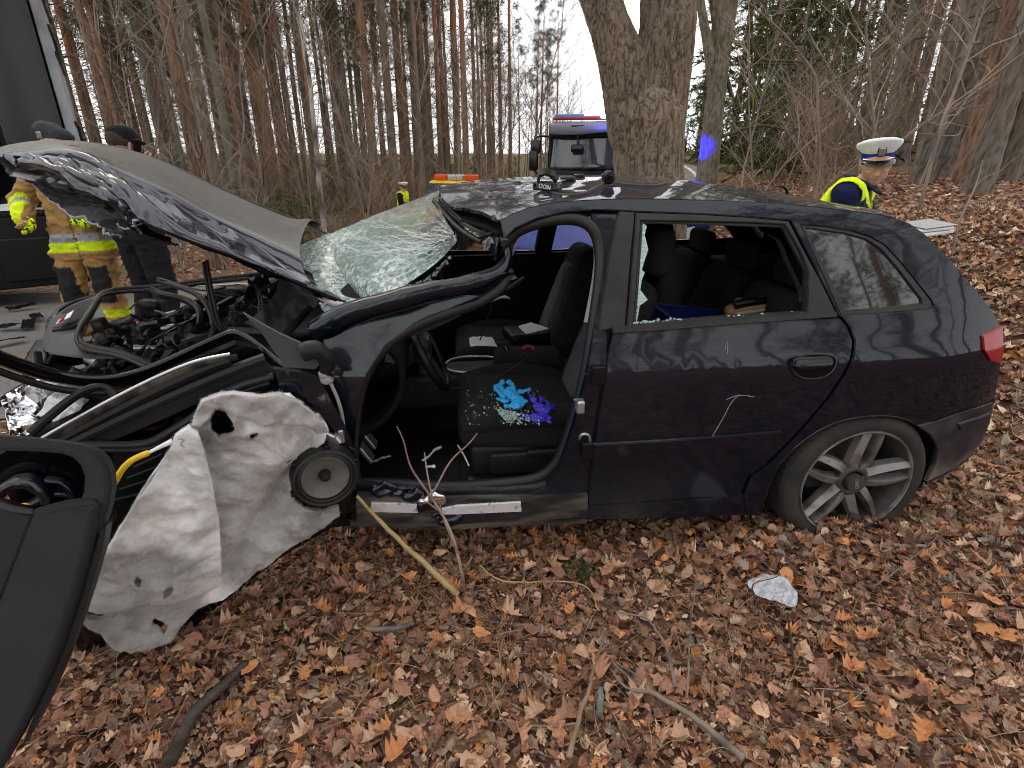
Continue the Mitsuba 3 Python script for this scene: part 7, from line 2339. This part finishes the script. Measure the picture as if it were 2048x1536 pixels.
put(f'{key}__cap', cp, 'mat_cloth', smooth=True, color=flat(cp, (.012, .012, .013), 4, .4))
pk = sheet(pk, .004); pk.apply_transform(M @ H @ R_)
put(f'{key}__cap_peak', pk, 'mat_cloth', smooth=True, color=flat(pk, (.012, .012, .013), 4, .4))
tag(key, 'man in a black jacket and black cap seen from behind, telephoning by the lorry', 'person')
ph = rbox((.012, .07, .145), .005)
rot(ph, [0, 1, 0], 12)
ph.apply_translation(J['head'] + [.118, .02, -.02])
ph.apply_transform(M)
tag(put('telephone', ph, 'mat_gloss_black'), 'dark telephone held to the ear of the man in black', 'telephone')

# ---- two officers far off by the yellow vehicle
for (px, py, Y, face, lab, hunch) in [(803, 362, 17.6, (1, -.25), 'distant police officer in a yellow vest writing, seen above the windscreen', 0.0), (908, 358, 15.4, (-.3, -1), 'distant police officer, only the grey cap showing before the yellow vehicle', 0.02)]:
    key = newkey('person')
    t = on_y(px, py, Y)
    g = float(hgt(t[0], Y))
    H_ = t[2] - g
    J = standing(min(1.8, (H_ - .10) * 1.75 / 1.72))
    loc = np.array([t[0], Y, g])
    M = frame(loc, face)
    J['wr_l'] = J['chest'] + [-.10, .33, -.12]; J['wr_r'] = J['chest'] + [.10, .33, -.14]
    J['el_l'] = J['sh_l'] + [-.06, .05, -.28]; J['el_r'] = J['sh_r'] + [.06, .05, -.28]
    H = headframe(J, 0, 14, 0)
    m = finish(union(skin_bones(J, H)), .03, 3)
    dress(f'{key}__body', m, M, 'mat_skin', face_col(m, H))
    m = finish(union(torso(J, .03) + sleeves(J, .02)), .03, 4)
    dress(f'{key}__jacket', m, M, 'mat_cloth', flat(m, (.01, .012, .025), 3, .4))
    vm = union(torso(J, .045))
    for n, s in (('l', -1), ('r', 1)):
        vm = vm - hullm(J[f'sh_{n}'] + [s * .02, .02, 0], .09, J[f'sh_{n}'] + [s * .16, .02, -.05], .12)
    m = finish(vm, .03, 3)
    dress(f'{key}__vest', m, M, 'mat_cloth', flat(m, YEL, 3, .2))
    m = finish(union(legs(J, .02)), .04, 3)
    dress(f'{key}__trousers', m, M, 'mat_cloth', flat(m, (.01, .012, .025), 3, .4))
    peaked_cap(key, H, M, 4, (.72, .72, .76) if hunch == 0 else (.40, .43, .46))
    if hunch == 0:
        m = rbox((.22, .30, .015), .003)
        m.apply_translation(J['wr_r'] + [-.1, .12, .02])
        m.apply_transform(M)
        tag(put('notepad', m, 'mat_white'), 'white notepad held by the distant officer', 'notepad')
    tag(key, lab, 'person')
# ================================================================ small things
sr = np.random.default_rng(41)


def on_roof(px, py):
    """the point of the car roof seen at a pixel (car-local)"""
    for v in np.linspace(.24, 1.5, 500):
        p = cu(px, py, v)
        if p[2] <= float(roof_z(p[0], p[1])): return p
    return cu(px, py, .84)


def on_ground(px, py, dz=0.0):
    d = ray(px, py)
    for t in np.linspace(.3, 14, 4000) / np.linalg.norm(d):
        p = EYE + d * t
        if p[2] <= float(base_h(p[0], p[1])) + .02 + dz: return np.array([p[0], p[1], float(hgt(p[0], p[1])) + .035])
    return EYE + d * t


def W(p, dz=0.0):
    return world(np.asarray(p)) + np.array([0, 0, dz])


# a head torch strap with white lettering, and its lamp
c = W(on_roof(1094, 384), .0)
hs = 'head_torch'
for nm, pts, r in [('strap', [(-.05, .0, .02), (-.035, -.034, .02), (.0, -.042, .018), (.034, -.034, .018), (.052, .0, .02), (.03, .036, .022), (-.02, .04, .022)], .013),
                   ('top_strap', [(-.034, -.03, .034), (-.028, -.012, .058), (-.008, .006, .068), (.018, .008, .058), (.036, -.008, .04)], .013)]:
    q = spline(pts, 60, nm == 'strap')
    q = q + (meshkit.fbm(q[:, None] * 40 + np.arange(3) * 7, 2, 3)[:, 0][:, None] - .5) * .008
    m = tube(q, r, 10, flat=.16, up=(0, 0.15, 1), cap=False)
    m.apply_translation(c)
    put(f'{hs}__{nm}', m, 'mat_gloss_black', smooth=40)
tx = meshkit.text_mesh('OON', .014, .0015, bold=True)
tx.apply_translation([-tx.extents[0] / 2, 0, 0])
tx.apply_transform(trimesh.transformations.rotation_matrix(math.radians(84), [1, 0, 0]))
rot(tx, [0, 1, 0], 10)
tx.apply_translation(c + [-.014, -.0480, .014])
put(f'{hs}__lettering', tx, 'mat_silver')
tag(hs, 'black head torch strap with white lettering lying on the car roof', 'head torch')
# flat black pucks
for k, (px, py, r, lab) in enumerate([(1136, 356, .032, 'flat black disc on the car roof, nearest the head torch'), (1158, 351, .026, 'smaller flat dark disc farther back on the car roof')]):
    m = lathe([(0, .012), (r * .8, .012), (r, .008), (r, 0), (0, 0)], 40)
    m.apply_translation(W(on_roof(px, py + 4), .002))
    if m.volume < 0: m.invert()
    tag(put('disc', m, 'mat_black_plastic', smooth=35), lab, 'disc')
# bell-shaped lamp socket and its cable
b = W(on_roof(1214, 370), .022)
m = lathe([(0, .05), (.010, .05), (.014, .046), (.016, .036), (.022, .03), (.026, .022), (.026, .012), (.020, .008), (.012, -.006), (.011, -.012), (0, -.014)], 40)
rot(m, [1, 0, 0], 70); rot(m, [0, 0, 1], 15); rot(m, [0, 1, 0], -20)
m.apply_translation(b)
if m.volume < 0: m.invert()
so = 'lamp_socket'
put(f'{so}__bell', m, 'mat_black_plastic', smooth=40)
m = trimesh.creation.icosphere(subdivisions=2, radius=.008); m.apply_translation(b + [.004, -.012, -.016])
put(f'{so}__tip', m, 'mat_metal', smooth=True)
tag(so, 'black bell-shaped plug lying on the car roof in front of the forked tree', 'plug')
q = spline([W(on_roof(x, y), .006) for x, y in [(1092, 380), (1110, 390), (1140, 393), (1170, 388), (1195, 376), (1225, 370), (1262, 372), (1300, 374), (1318, 372), (1332, 368)]], 80)
m = tube(q, .0035, 8)
tag(put('cable', m, 'mat_grey_plastic', smooth=True), 'thin grey cable winding over the car roof', 'cable')
# handle of a bag behind the roof
p0 = on_y(1552, 392, 4.1)
q = spline([p0 + np.array([(x - 1552) / 1100 * 3.85, 0, (392 - y) / 1100 * 4.0]) for x, y in [(1526, 398), (1534, 382), (1550, 374), (1568, 378), (1578, 398)]], 30)
bg = 'bag'
put(f'{bg}__handle', tube(q, .022, 8, flat=.35, up=(0, 1, 0)), 'mat_rubber', smooth=40)
bgz = float(hgt(p0[0], 4.2))
m = jiggle(rbox((.36, .26, max(.4, p0[2] - bgz)), .08, (p0[0], 4.2, (p0[2] + bgz) / 2 - .01), 3).subdivide().subdivide(), .02, 7, 3)
put(f'{bg}__body', m, 'mat_trim', smooth=True)
tag(bg, 'black bag with a loop handle standing behind the wreck, only the handle showing', 'bag')


# ---- inside the car
def on_seat(px, py, z):
    return on_plane(px, py, (0, 0, z), (0, 0, 1))


def glove(key, fingers, palm, thick, mat, lab, cat='glove', seed=0):
    """crumpled thin glove: flattened palm and limp finger tubes, one skin"""
    sp = []
    P = [on_seat(x, y, z) for x, y, z in palm]
    for a, b in zip(P[:-1], P[1:]):
        sp.append((a, thick * 2.0, b, thick * 2.0))
    for f in fingers:
        Q = [on_seat(x, y, z) for x, y, z in f]
        for i, (a, b) in enumerate(zip(Q[:-1], Q[1:])):
            sp.append((a, thick * .95, b, thick * .8))
    m = finish(union(sp), .004, 3)
    v = np.array(m.vertices); n = np.array(m.vertex_normals)
    v = v + n * ((np.abs(meshkit.fbm(v * 34, 3, seed) - .5) - .12) * .045)[:, None]
    c = v.mean(0)
    v[:, 2] = c[2] + (v[:, 2] - c[2]) * .7
    m.vertices = v
    put(key, m, mat, smooth=True)
    tag(key, lab, cat)


scene['mat_glove_blue'] = {'type': 'twosided', 'bsdf': {'type': 'principled', 'base_color': rgb((.02, .30, .62)), 'roughness': .38, 'specular': .5}}
scene['mat_glove_violet'] = {'type': 'twosided', 'bsdf': {'type': 'principled', 'base_color': rgb((.035, .022, .36)), 'roughness': .42, 'specular': .5}}
zs_ = 0.64
glove('light_glove', [[(1008, 788, zs_ + .02), (1000, 770, zs_ + .03), (1006, 758, zs_ + .04)], [(1006, 792, zs_ + .02), (992, 778, zs_ + .03), (990, 770, zs_ + .03)], [(1030, 785, zs_ + .02), (1026, 770, zs_ + .035), (1016, 760, zs_ + .04)], [(1035, 785, zs_ + .01), (1050, 782, zs_ + .015), (1058, 780, zs_ + .015)], [(1012, 806, zs_), (1000, 802, zs_), (994, 800, zs_)], [(1025, 812, zs_), (1012, 816, zs_)]],
      [(1016, 784, zs_ + .02), (1030, 796, zs_ + .01), (1040, 808, zs_), (1030, 812, zs_)], .012, 'mat_glove_blue', 'light blue rubber glove lying crumpled on the driver seat', seed=3)
glove('violet_glove', [[(1072, 806, zs_), (1064, 794, zs_ + .01), (1060, 788, zs_ + .01)], [(1078, 812, zs_), (1084, 798, zs_), (1080, 792, zs_)], [(1090, 815, zs_), (1098, 806, zs_), (1092, 800, zs_)], [(1098, 820, zs_ - .01), (1106, 812, zs_ - .01)], [(1070, 838, zs_ - .02), (1056, 836, zs_ - .02), (1050, 832, zs_ - .02)], [(1095, 835, zs_ - .02), (1098, 846, zs_ - .03)]],
      [(1076, 812, zs_), (1088, 824, zs_ - .01), (1082, 838, zs_ - .02), (1068, 838, zs_ - .02)], .011, 'mat_glove_violet', 'violet rubber glove lying crumpled on the driver seat edge', seed=8)
pp = []
for _ in range(330):
    x, y = 1000 + abs(sr.normal(0, 1)) * 24, 830 + sr.normal(0, 7)
    x += (y - 828) * .8
    pp.append(on_seat(x, y, zs_ - .012 + sr.uniform(-.004, .006)))
for _ in range(120):
    pp.append(on_seat(sr.uniform(930, 1090), sr.uniform(780, 850), zs_ - .01))
put('glass_crumbs', crumbs(np.array(pp), sr, (.002, .0055)), 'mat_glass_crumb')
tag('glass_crumbs', 'crumbs of broken window glass scattered on the driver seat', 'broken glass', kind='stuff')


def paper(key, pts, lab, mat='mat_white', cat='paper', amp=.006, seed=0, base=0.0):
    """crumpled sheet: corner pixels with depth v behind the car side"""
    C = [[cu(*p) for p in row] for row in pts]
    G = crumple(bicubic(C, 16, 16), amp, 22, seed)
    m = sheet(G, .0012)
    m.vertices = world(np.array(m.vertices))
    tag(put(key, m, mat, smooth=30), lab, cat)


paper('paper_sheet', [[(1036, 652, 1.02), (1062, 644, 1.02)], [(1052, 668, .96), (1098, 656, .96)]], 'crumpled white paper on a black pouch on the passenger seat', seed=2)
m = jiggle(rbox((.22, .20, .06), .02, (0, 0, 0), 3).subdivide(), .012, 16, 2)
rot(m, [0, 0, 1], 15)
m.apply_translation(world(cu(1052, 664, 1.10)) - [0, 0, .015])
tag(put('pouch', m, 'mat_black_plastic', smooth=35), 'black pouch lying on the passenger seat under a white paper', 'pouch')
paper('folded_note', [[(938, 674, .86), (962, 672, .86), (985, 676, .86)], [(940, 692, .80), (968, 690, .80), (996, 692, .80)]], 'pale folded note on the centre console', seed=5, amp=.01)
m = rbox((.10, .05, .018), .004); rot(m, [0, 0, 1], 8); m.apply_translation(world(cu(1046, 708, .84)))
tag(put('booklet', m, 'mat_teal' if 'mat_teal' in scene else 'mat_blue_lens'), 'small blue booklet on the centre console', 'booklet')
scene['mat_red'] = pb((.42, .02, .015), .4)
m = tube(spline([world(cu(1046, 698, .86)), world(cu(1054, 692, .86)), world(cu(1064, 694, .86)), world(cu(1068, 700, .85))], 24), .008, 8)
tag(put('red_strap', m, 'mat_red', smooth=40), 'short red strap beside the blue booklet on the console', 'strap')
m = rbox((.045, .02, .012), .004); rot(m, [0, 1, 0], 8); m.apply_translation(world(cu(1062, 732, .70)))
tag(put('lighter', m, 'mat_red'), 'small red lighter between the front seats', 'lighter')
m = rbox((.04, .004, .06), .002); rot(m, [0, 1, 0], 15); m.apply_translation(world(cu(782, 711, .34)))
tag(put('paper_tag', m, 'mat_headliner'), 'beige paper tag hanging by the steering wheel', 'tag')
for k, pts in enumerate([[(750, 922, .42), (772, 914, .40), (782, 912, .40)], [(846, 920, .30), (858, 912, .30), (872, 898, .33)], [(850, 933, .22), (870, 933, .22)], [(866, 902, .38), (882, 894, .38)], [(915, 890, .26), (925, 905, .25), (938, 932, .22)]]):
    q = spline([world(cu(*p)) for p in pts], 14)
    m = jiggle(tube(q, .012 if k != 4 else .007, 8, flat=.35), .006 if k != 4 else 0, 60, k)
    tag(put('plastic_scrap', m, 'mat_white', smooth=25), ['white plastic scrap on the floor by the sill, leftmost in the footwell', 'twisted white scrap in the middle of the driver footwell', 'small white chip on the inner sill under the seat front', 'tiny pale scrap farther back in the footwell', 'long white plastic strip leaning at the foot of the driver seat'][k], 'scrap')
# rear: blue crate, shoe, teal bag
scene['mat_crate'] = pb((.008, .022, .17), .4)
A, B = cu(1352, 600, .40), cu(1525, 650, .34)
ck = 'blue_crate'
cm = []
o = np.array([A[0], .36, .76])
Lx, Ly, Lz = .42, .34, .20


def crate(m):
    rot(m, [0, 1, 0], 7)
    m.apply_translation(o + [Lx / 2, Ly / 2, .015])
    m.vertices = world(np.array(m.vertices))
    return m


for nm, m in [('wall', rbox((Lx, .012, .05), .004, (0, -Ly / 2, Lz / 2 - .03))), ('wall', rbox((Lx, .012, Lz), .004, (0, Ly / 2, 0))), ('wall', rbox((.012, Ly, Lz), .004, (-Lx / 2, 0, 0))), ('wall', rbox((.012, Ly, Lz), .004, (Lx / 2, 0, 0))), ('rim', rbox((Lx + .03, .025, .012), .004, (0, -Ly / 2, Lz / 2))), ('rim', rbox((Lx + .03, .025, .012), .004, (0, Ly / 2, Lz / 2))), ('rim', rbox((.025, Ly, .012), .004, (-Lx / 2, 0, Lz / 2))), ('bottom', rbox((Lx, Ly, .01), .004, (0, 0, -Lz / 2))), ('wall', rbox((Lx, .012, .04), .004, (0, -Ly / 2, -Lz / 2 + .02)))]:
    put(f'{ck}__{nm}', crate(m), 'mat_crate')
for k in range(13):
    put(f'{ck}__slat', crate(rbox((.016, .010, .12), .003, (-Lx / 2 + .02 + k * .0325, -Ly / 2, -.01))), 'mat_crate')
tag(ck, 'dark blue plastic crate on the rear seat behind the broken side window', 'crate')
scene['mat_tan'] = pb(proc(lambda p, n, uv: pmix((.30, .18, .07), (.16, .09, .035), pfbm(p.x * 40, p.y * 40, p.z * 40, 3))), .7)
sh = [world(cu(*p)) for p in [(1462, 622, .40), (1500, 616, .40), (1530, 612, .40), (1552, 612, .41)]]
m = finish(union([(sh[0], .03, sh[1], .042), (sh[1], .042, sh[2], .046), (sh[2], .046, sh[3], .038)]), .01, 5, .02, 4)
put('shoe__upper', m, 'mat_tan', smooth=True)
q = spline([p + np.array([0, -.015, .03]) for p in sh], 20)
put('shoe__sole', tube(q + [0.004, -.02, -.035], .016, 8, flat=.5), 'mat_headliner', smooth=True)
put('shoe__lining', tube(spline([sh[0] + [0, -.02, .03], sh[1] + [0, -.03, .036], sh[2] + [-.02, -.03, .03]], 12), .018, 8), 'mat_black_plastic', smooth=True)
tag('shoe', 'tan shoe lying on the blue crate in the rear window', 'shoe')
C = [[cu(1400, 600, .55), cu(1480, 590, .55), cu(1540, 596, .55), cu(1606, 618, .52)], [cu(1410, 612, .50), cu(1485, 596, .48), cu(1545, 604, .48), cu(1610, 626, .46)], [cu(1420, 628, .45), cu(1490, 620, .42), cu(1550, 626, .42), cu(1612, 636, .40)]]
C = [[cu(1466, 606, .58), cu(1490, 592, .58), cu(1530, 594, .58), cu(1606, 610, .54)], [cu(1462, 612, .52), cu(1490, 600, .50), cu(1545, 604, .50), cu(1610, 622, .48)], [cu(1460, 632, .48), cu(1500, 624, .46), cu(1560, 628, .46), cu(1614, 640, .44)]]
m = sheet(crumple(bicubic(C, 40, 70), .014, 16, 3), .0015)
m.vertices = world(np.array(m.vertices))
scene['mat_teal'] = pb((.05, .26, .25), .35)
tag(put('teal_bag', m, 'mat_teal', smooth=25), 'crumpled teal plastic bag on the rear seat behind the shoe', 'plastic bag')
m = jiggle(trimesh.creation.icosphere(subdivisions=3, radius=.03), .02, 30, 5)
m.apply_translation(world(cu(1570, 590, .5)))
tag(put('paper_ball', m, 'mat_headliner', smooth=25), 'pale crumpled tissue above the teal bag in the rear window', 'tissue')

# ---- on the leaves
# a scrap of clear plastic
P = [(1492, 1180), (1510, 1164), (1545, 1166), (1578, 1184), (1590, 1210), (1580, 1234), (1550, 1222), (1515, 1208)]
G0 = np.array([on_ground(x, y) for x, y in P])
cen = G0.mean(0)
gr_ = []
for t in np.linspace(0.02, 1, 26):
    k = spline(G0, 64, True) - cen
    gr_.append(cen + k * t)
G = np.array(gr_)
G[..., 2] = np.vectorize(lambda a, b: float(base_h(a, b)))(G[..., 0], G[..., 1]) + .05
G = crumple(G, .028, 15, 6)
m = sheet(G, .001)
scene['mat_film'] = {'type': 'blendbsdf', 'weight': .62, 'a': {'type': 'thindielectric', 'int_ior': 1.4}, 'b': pb((.62, .63, .66), .22, specular=.7)}
tag(put('plastic_film', m, 'mat_film', smooth=20), 'crumpled scrap of translucent plastic film lying on the leaves right of centre', 'plastic scrap')


def stick(key, pts, r0, r1, cols, lab, lift=.012, branches=(), seed=0, air=None):
    """pts: ground pixels (with a lift) or ready points"""
    def P3(a):
        return np.array([(on_ground(p[0], p[1]) + [0, 0, (p[2] if len(p) > 2 else lift)]) for p in a])
    q = spline(P3(pts) if air is None else np.array(air), 40)
    q = q + np.cumsum(sr.normal(0, .0012, q.shape), 0) * [1, 1, .3]
    ms = [tube(q, np.linspace(r0, r1, 40), 8)]
    for b in branches:
        qb = spline(P3(b), 24)
        qb[0] = q[np.argmin(np.linalg.norm(q - qb[0], axis=1))]
        ms.append(tube(qb, np.linspace(r1 * 1.1, r1 * .45, 24), 6))
    m = trimesh.util.concatenate(ms)
    m = jiggle(m, r0 * .18, 60, seed)
    tag(put(key, m, 'mat_satin', smooth=True, color=vcol(m, cols, 14, seed)), lab, 'stick')


GB = [(.07, .055, .045), (.17, .135, .11), (.25, .20, .16)]
YB = [(.25, .16, .06), (.42, .31, .14), (.30, .2, .09)]
stick('branch', [(1482, 1536), (1440, 1500), (1390, 1462), (1340, 1432), (1290, 1408), (1250, 1376), (1215, 1342)], .011, .005, GB, 'long grey branch running to the bottom edge right of centre', .02, [[(1300, 1412, .02), (1282, 1390, .03), (1230, 1350, .03)], [(1290, 1408, .02), (1246, 1400, .03), (1222, 1366, .03)]], 1)
stick('branch', [(1136, 1540), (1155, 1470), (1172, 1420), (1184, 1370), (1196, 1330), (1214, 1312)], .008, .0045, [(.12, .08, .05), (.25, .17, .11)], 'brown twig standing upward left of the long grey branch', .03, [[(1196, 1330, .03), (1203, 1305, .04), (1205, 1285, .05)], [(1160, 1470, .03), (1090, 1470, .02), (980, 1455, .015)]], 2)
stick('branch', [(1348, 1395), (1336, 1350), (1322, 1312), (1300, 1272), (1288, 1252)], .0065, .004, [(.13, .09, .075), (.26, .19, .16)], 'forked reddish twig lying below the rear door', .02, [[(1288, 1252, .02), (1262, 1250, .02), (1222, 1240, .02)], [(1288, 1252, .02), (1295, 1215, .03), (1330, 1180, .03)], [(1330, 1360, .02), (1350, 1340, .02)]], 3)
stick('branch', [(734, 1267), (766, 1267), (800, 1268), (830, 1263)], .010, .009, GB, 'short dark stub of wood left of centre in the leaves', .02, (), 4)
stick('branch', [(340, 1536), (368, 1470), (400, 1420), (450, 1378), (488, 1340)], .020, .014, [(.02, .015, .012), (.05, .038, .03), (.09, .07, .055)], 'dark rotten branch half buried at the bottom left', .01, (), 5)
stick('branch', [(1196, 1452), (1197, 1425), (1199, 1395)], .010, .009, [(.09, .09, .09), (.2, .2, .2)], 'short grey piece of bare wood beside the brown twig', .02, (), 6)
# the yellow stick that leans on the sill, the upright twig, the dead stem
pa_, pb_ = world(side(714, 992, -.03)), on_ground(915, 1200)
stick('leaning_stick', None, .006, .013, YB, 'yellowish stick leaning from the leaves against the sill under the speaker', air=[pa_, pa_ * .62 + pb_ * .38 + [0, 0, -.02], pa_ * .25 + pb_ * .75 + [0, 0, -.015], pb_], seed=7)
g0 = on_ground(925, 1180)
q0 = [g0, on_y(920, 1130, 1.38), on_y(900, 1060, 1.45), on_y(866, 1000, 1.52)]
ms = [tube(spline(q0, 30), np.linspace(.006, .004, 30), 7)]
for pts in [[(866, 1000, 1.52), (845, 970, 1.50), (820, 930, 1.48), (808, 885, 1.46), (794, 853, 1.44)], [(866, 1000, 1.52), (858, 965, 1.54), (852, 930, 1.56), (849, 905, 1.57)], [(866, 985, 1.52), (880, 960, 1.50), (905, 918, 1.48), (935, 890, 1.47), (955, 866, 1.46)], [(876, 1020, 1.5), (862, 1010, 1.48), (846, 1000, 1.46)], [(918, 1110, 1.4), (900, 1070, 1.36), (885, 1030, 1.34), (880, 1010, 1.33)], [(866, 1000, 1.52), (890, 996, 1.5)]]:
    ms.append(tube(spline([on_y(*p) for p in pts], 24), np.linspace(.0038, .0018, 24), 6))
m = jiggle(trimesh.util.concatenate(ms), .0006, 80, 3)
tag(put('twig_seedling', m, 'mat_satin', smooth=True, color=vcol(m, [(.16, .10, .075), (.30, .22, .18), (.40, .32, .27)], 8, 3)), 'bare branching seedling growing up in front of the sill', 'seedling')
for name, pts, r, lab in [('dead_stem', [(1588, 1345, 1.28), (1584, 1300, 1.27), (1578, 1255, 1.26), (1575, 1225, 1.25)], .004, 'short dark dead stem below the plastic film')]:
    m = [tube(spline([on_y(*p) for p in pts], 20), np.linspace(r, r * .6, 20), 6), tube(spline([on_y(*p) for p in [(1584, 1310, 1.27), (1545, 1260, 1.24), (1515, 1205, 1.21), (1507, 1168, 1.2), (1540, 1158, 1.22), (1562, 1148, 1.24)]], 24), np.linspace(.003, .0015, 24), 6)]
    m = trimesh.util.concatenate(m)
    tag(put(name, m, 'mat_satin', smooth=True, color=vcol(m, [(.04, .03, .025), (.12, .09, .07)], 12, 3)), lab, 'stem')
for k, pts in enumerate([[(1370, 1420), (1372, 1330), (1378, 1240), (1388, 1160)], [(960, 1150), (1000, 1182), (1090, 1182), (1170, 1190), (1190, 1240)], [(1005, 1060), (1040, 1120), (1050, 1200)], [(1740, 1190), (1800, 1150), (1860, 1100), (1878, 1075)], [(1780, 1105), (1810, 1107), (1845, 1104)]]):
    stick('thin_twig', pts, .004 if k != 4 else .008, .0022 if k != 4 else .007, GB if k != 1 else YB, ['thin straight twig below the rear door', 'pale curved grass stalk in front of the car', 'thin twig below the sill near the front seat', 'curved brown twig on the leaves right of the rear wheel', 'short dark stick right of the rear wheel'][k], .025, (), 20 + k)
# a tuft of green grass
m, c = blades(np.c_[(on_ground(1160, 1150)[:2] + sr.normal(0, .02, (70, 2))), np.zeros(70)], sr, (.04, .10), .0011, 1.0, np.array([(.03, .07, .015), (.06, .11, .025), (.02, .05, .012)]))
put('green_grass', m, 'mat_leaf', smooth=False, color=c)
tag('green_grass', 'small tuft of green grass in the leaves below the sill', 'grass', kind='stuff')
# dark litter on the asphalt
for k, (x, y) in enumerate([(20, 660), (45, 620), (60, 655), (30, 580), (15, 690), (75, 640)]):
    g = np.stack([*np.meshgrid(np.linspace(-1, 1, 10), np.linspace(-1, 1, 10), indexing='ij'), np.zeros((10, 10))], -1) * [.10 + .04 * (k % 3), .05, 1]
    g = crumple(g, .02, 9, k) @ rotm(np.array([k * 1.1]), np.array([.15]), np.array([k * 1.]), 1)[0].T
    m = sheet(g + on_ground(x, y) + [0, 0, .035], .003)
    tag(put('debris', m, 'mat_black_plastic', smooth=25), 'flat black piece of broken plastic lying on the asphalt under the lorry', 'debris', 'broken plastic on the asphalt')
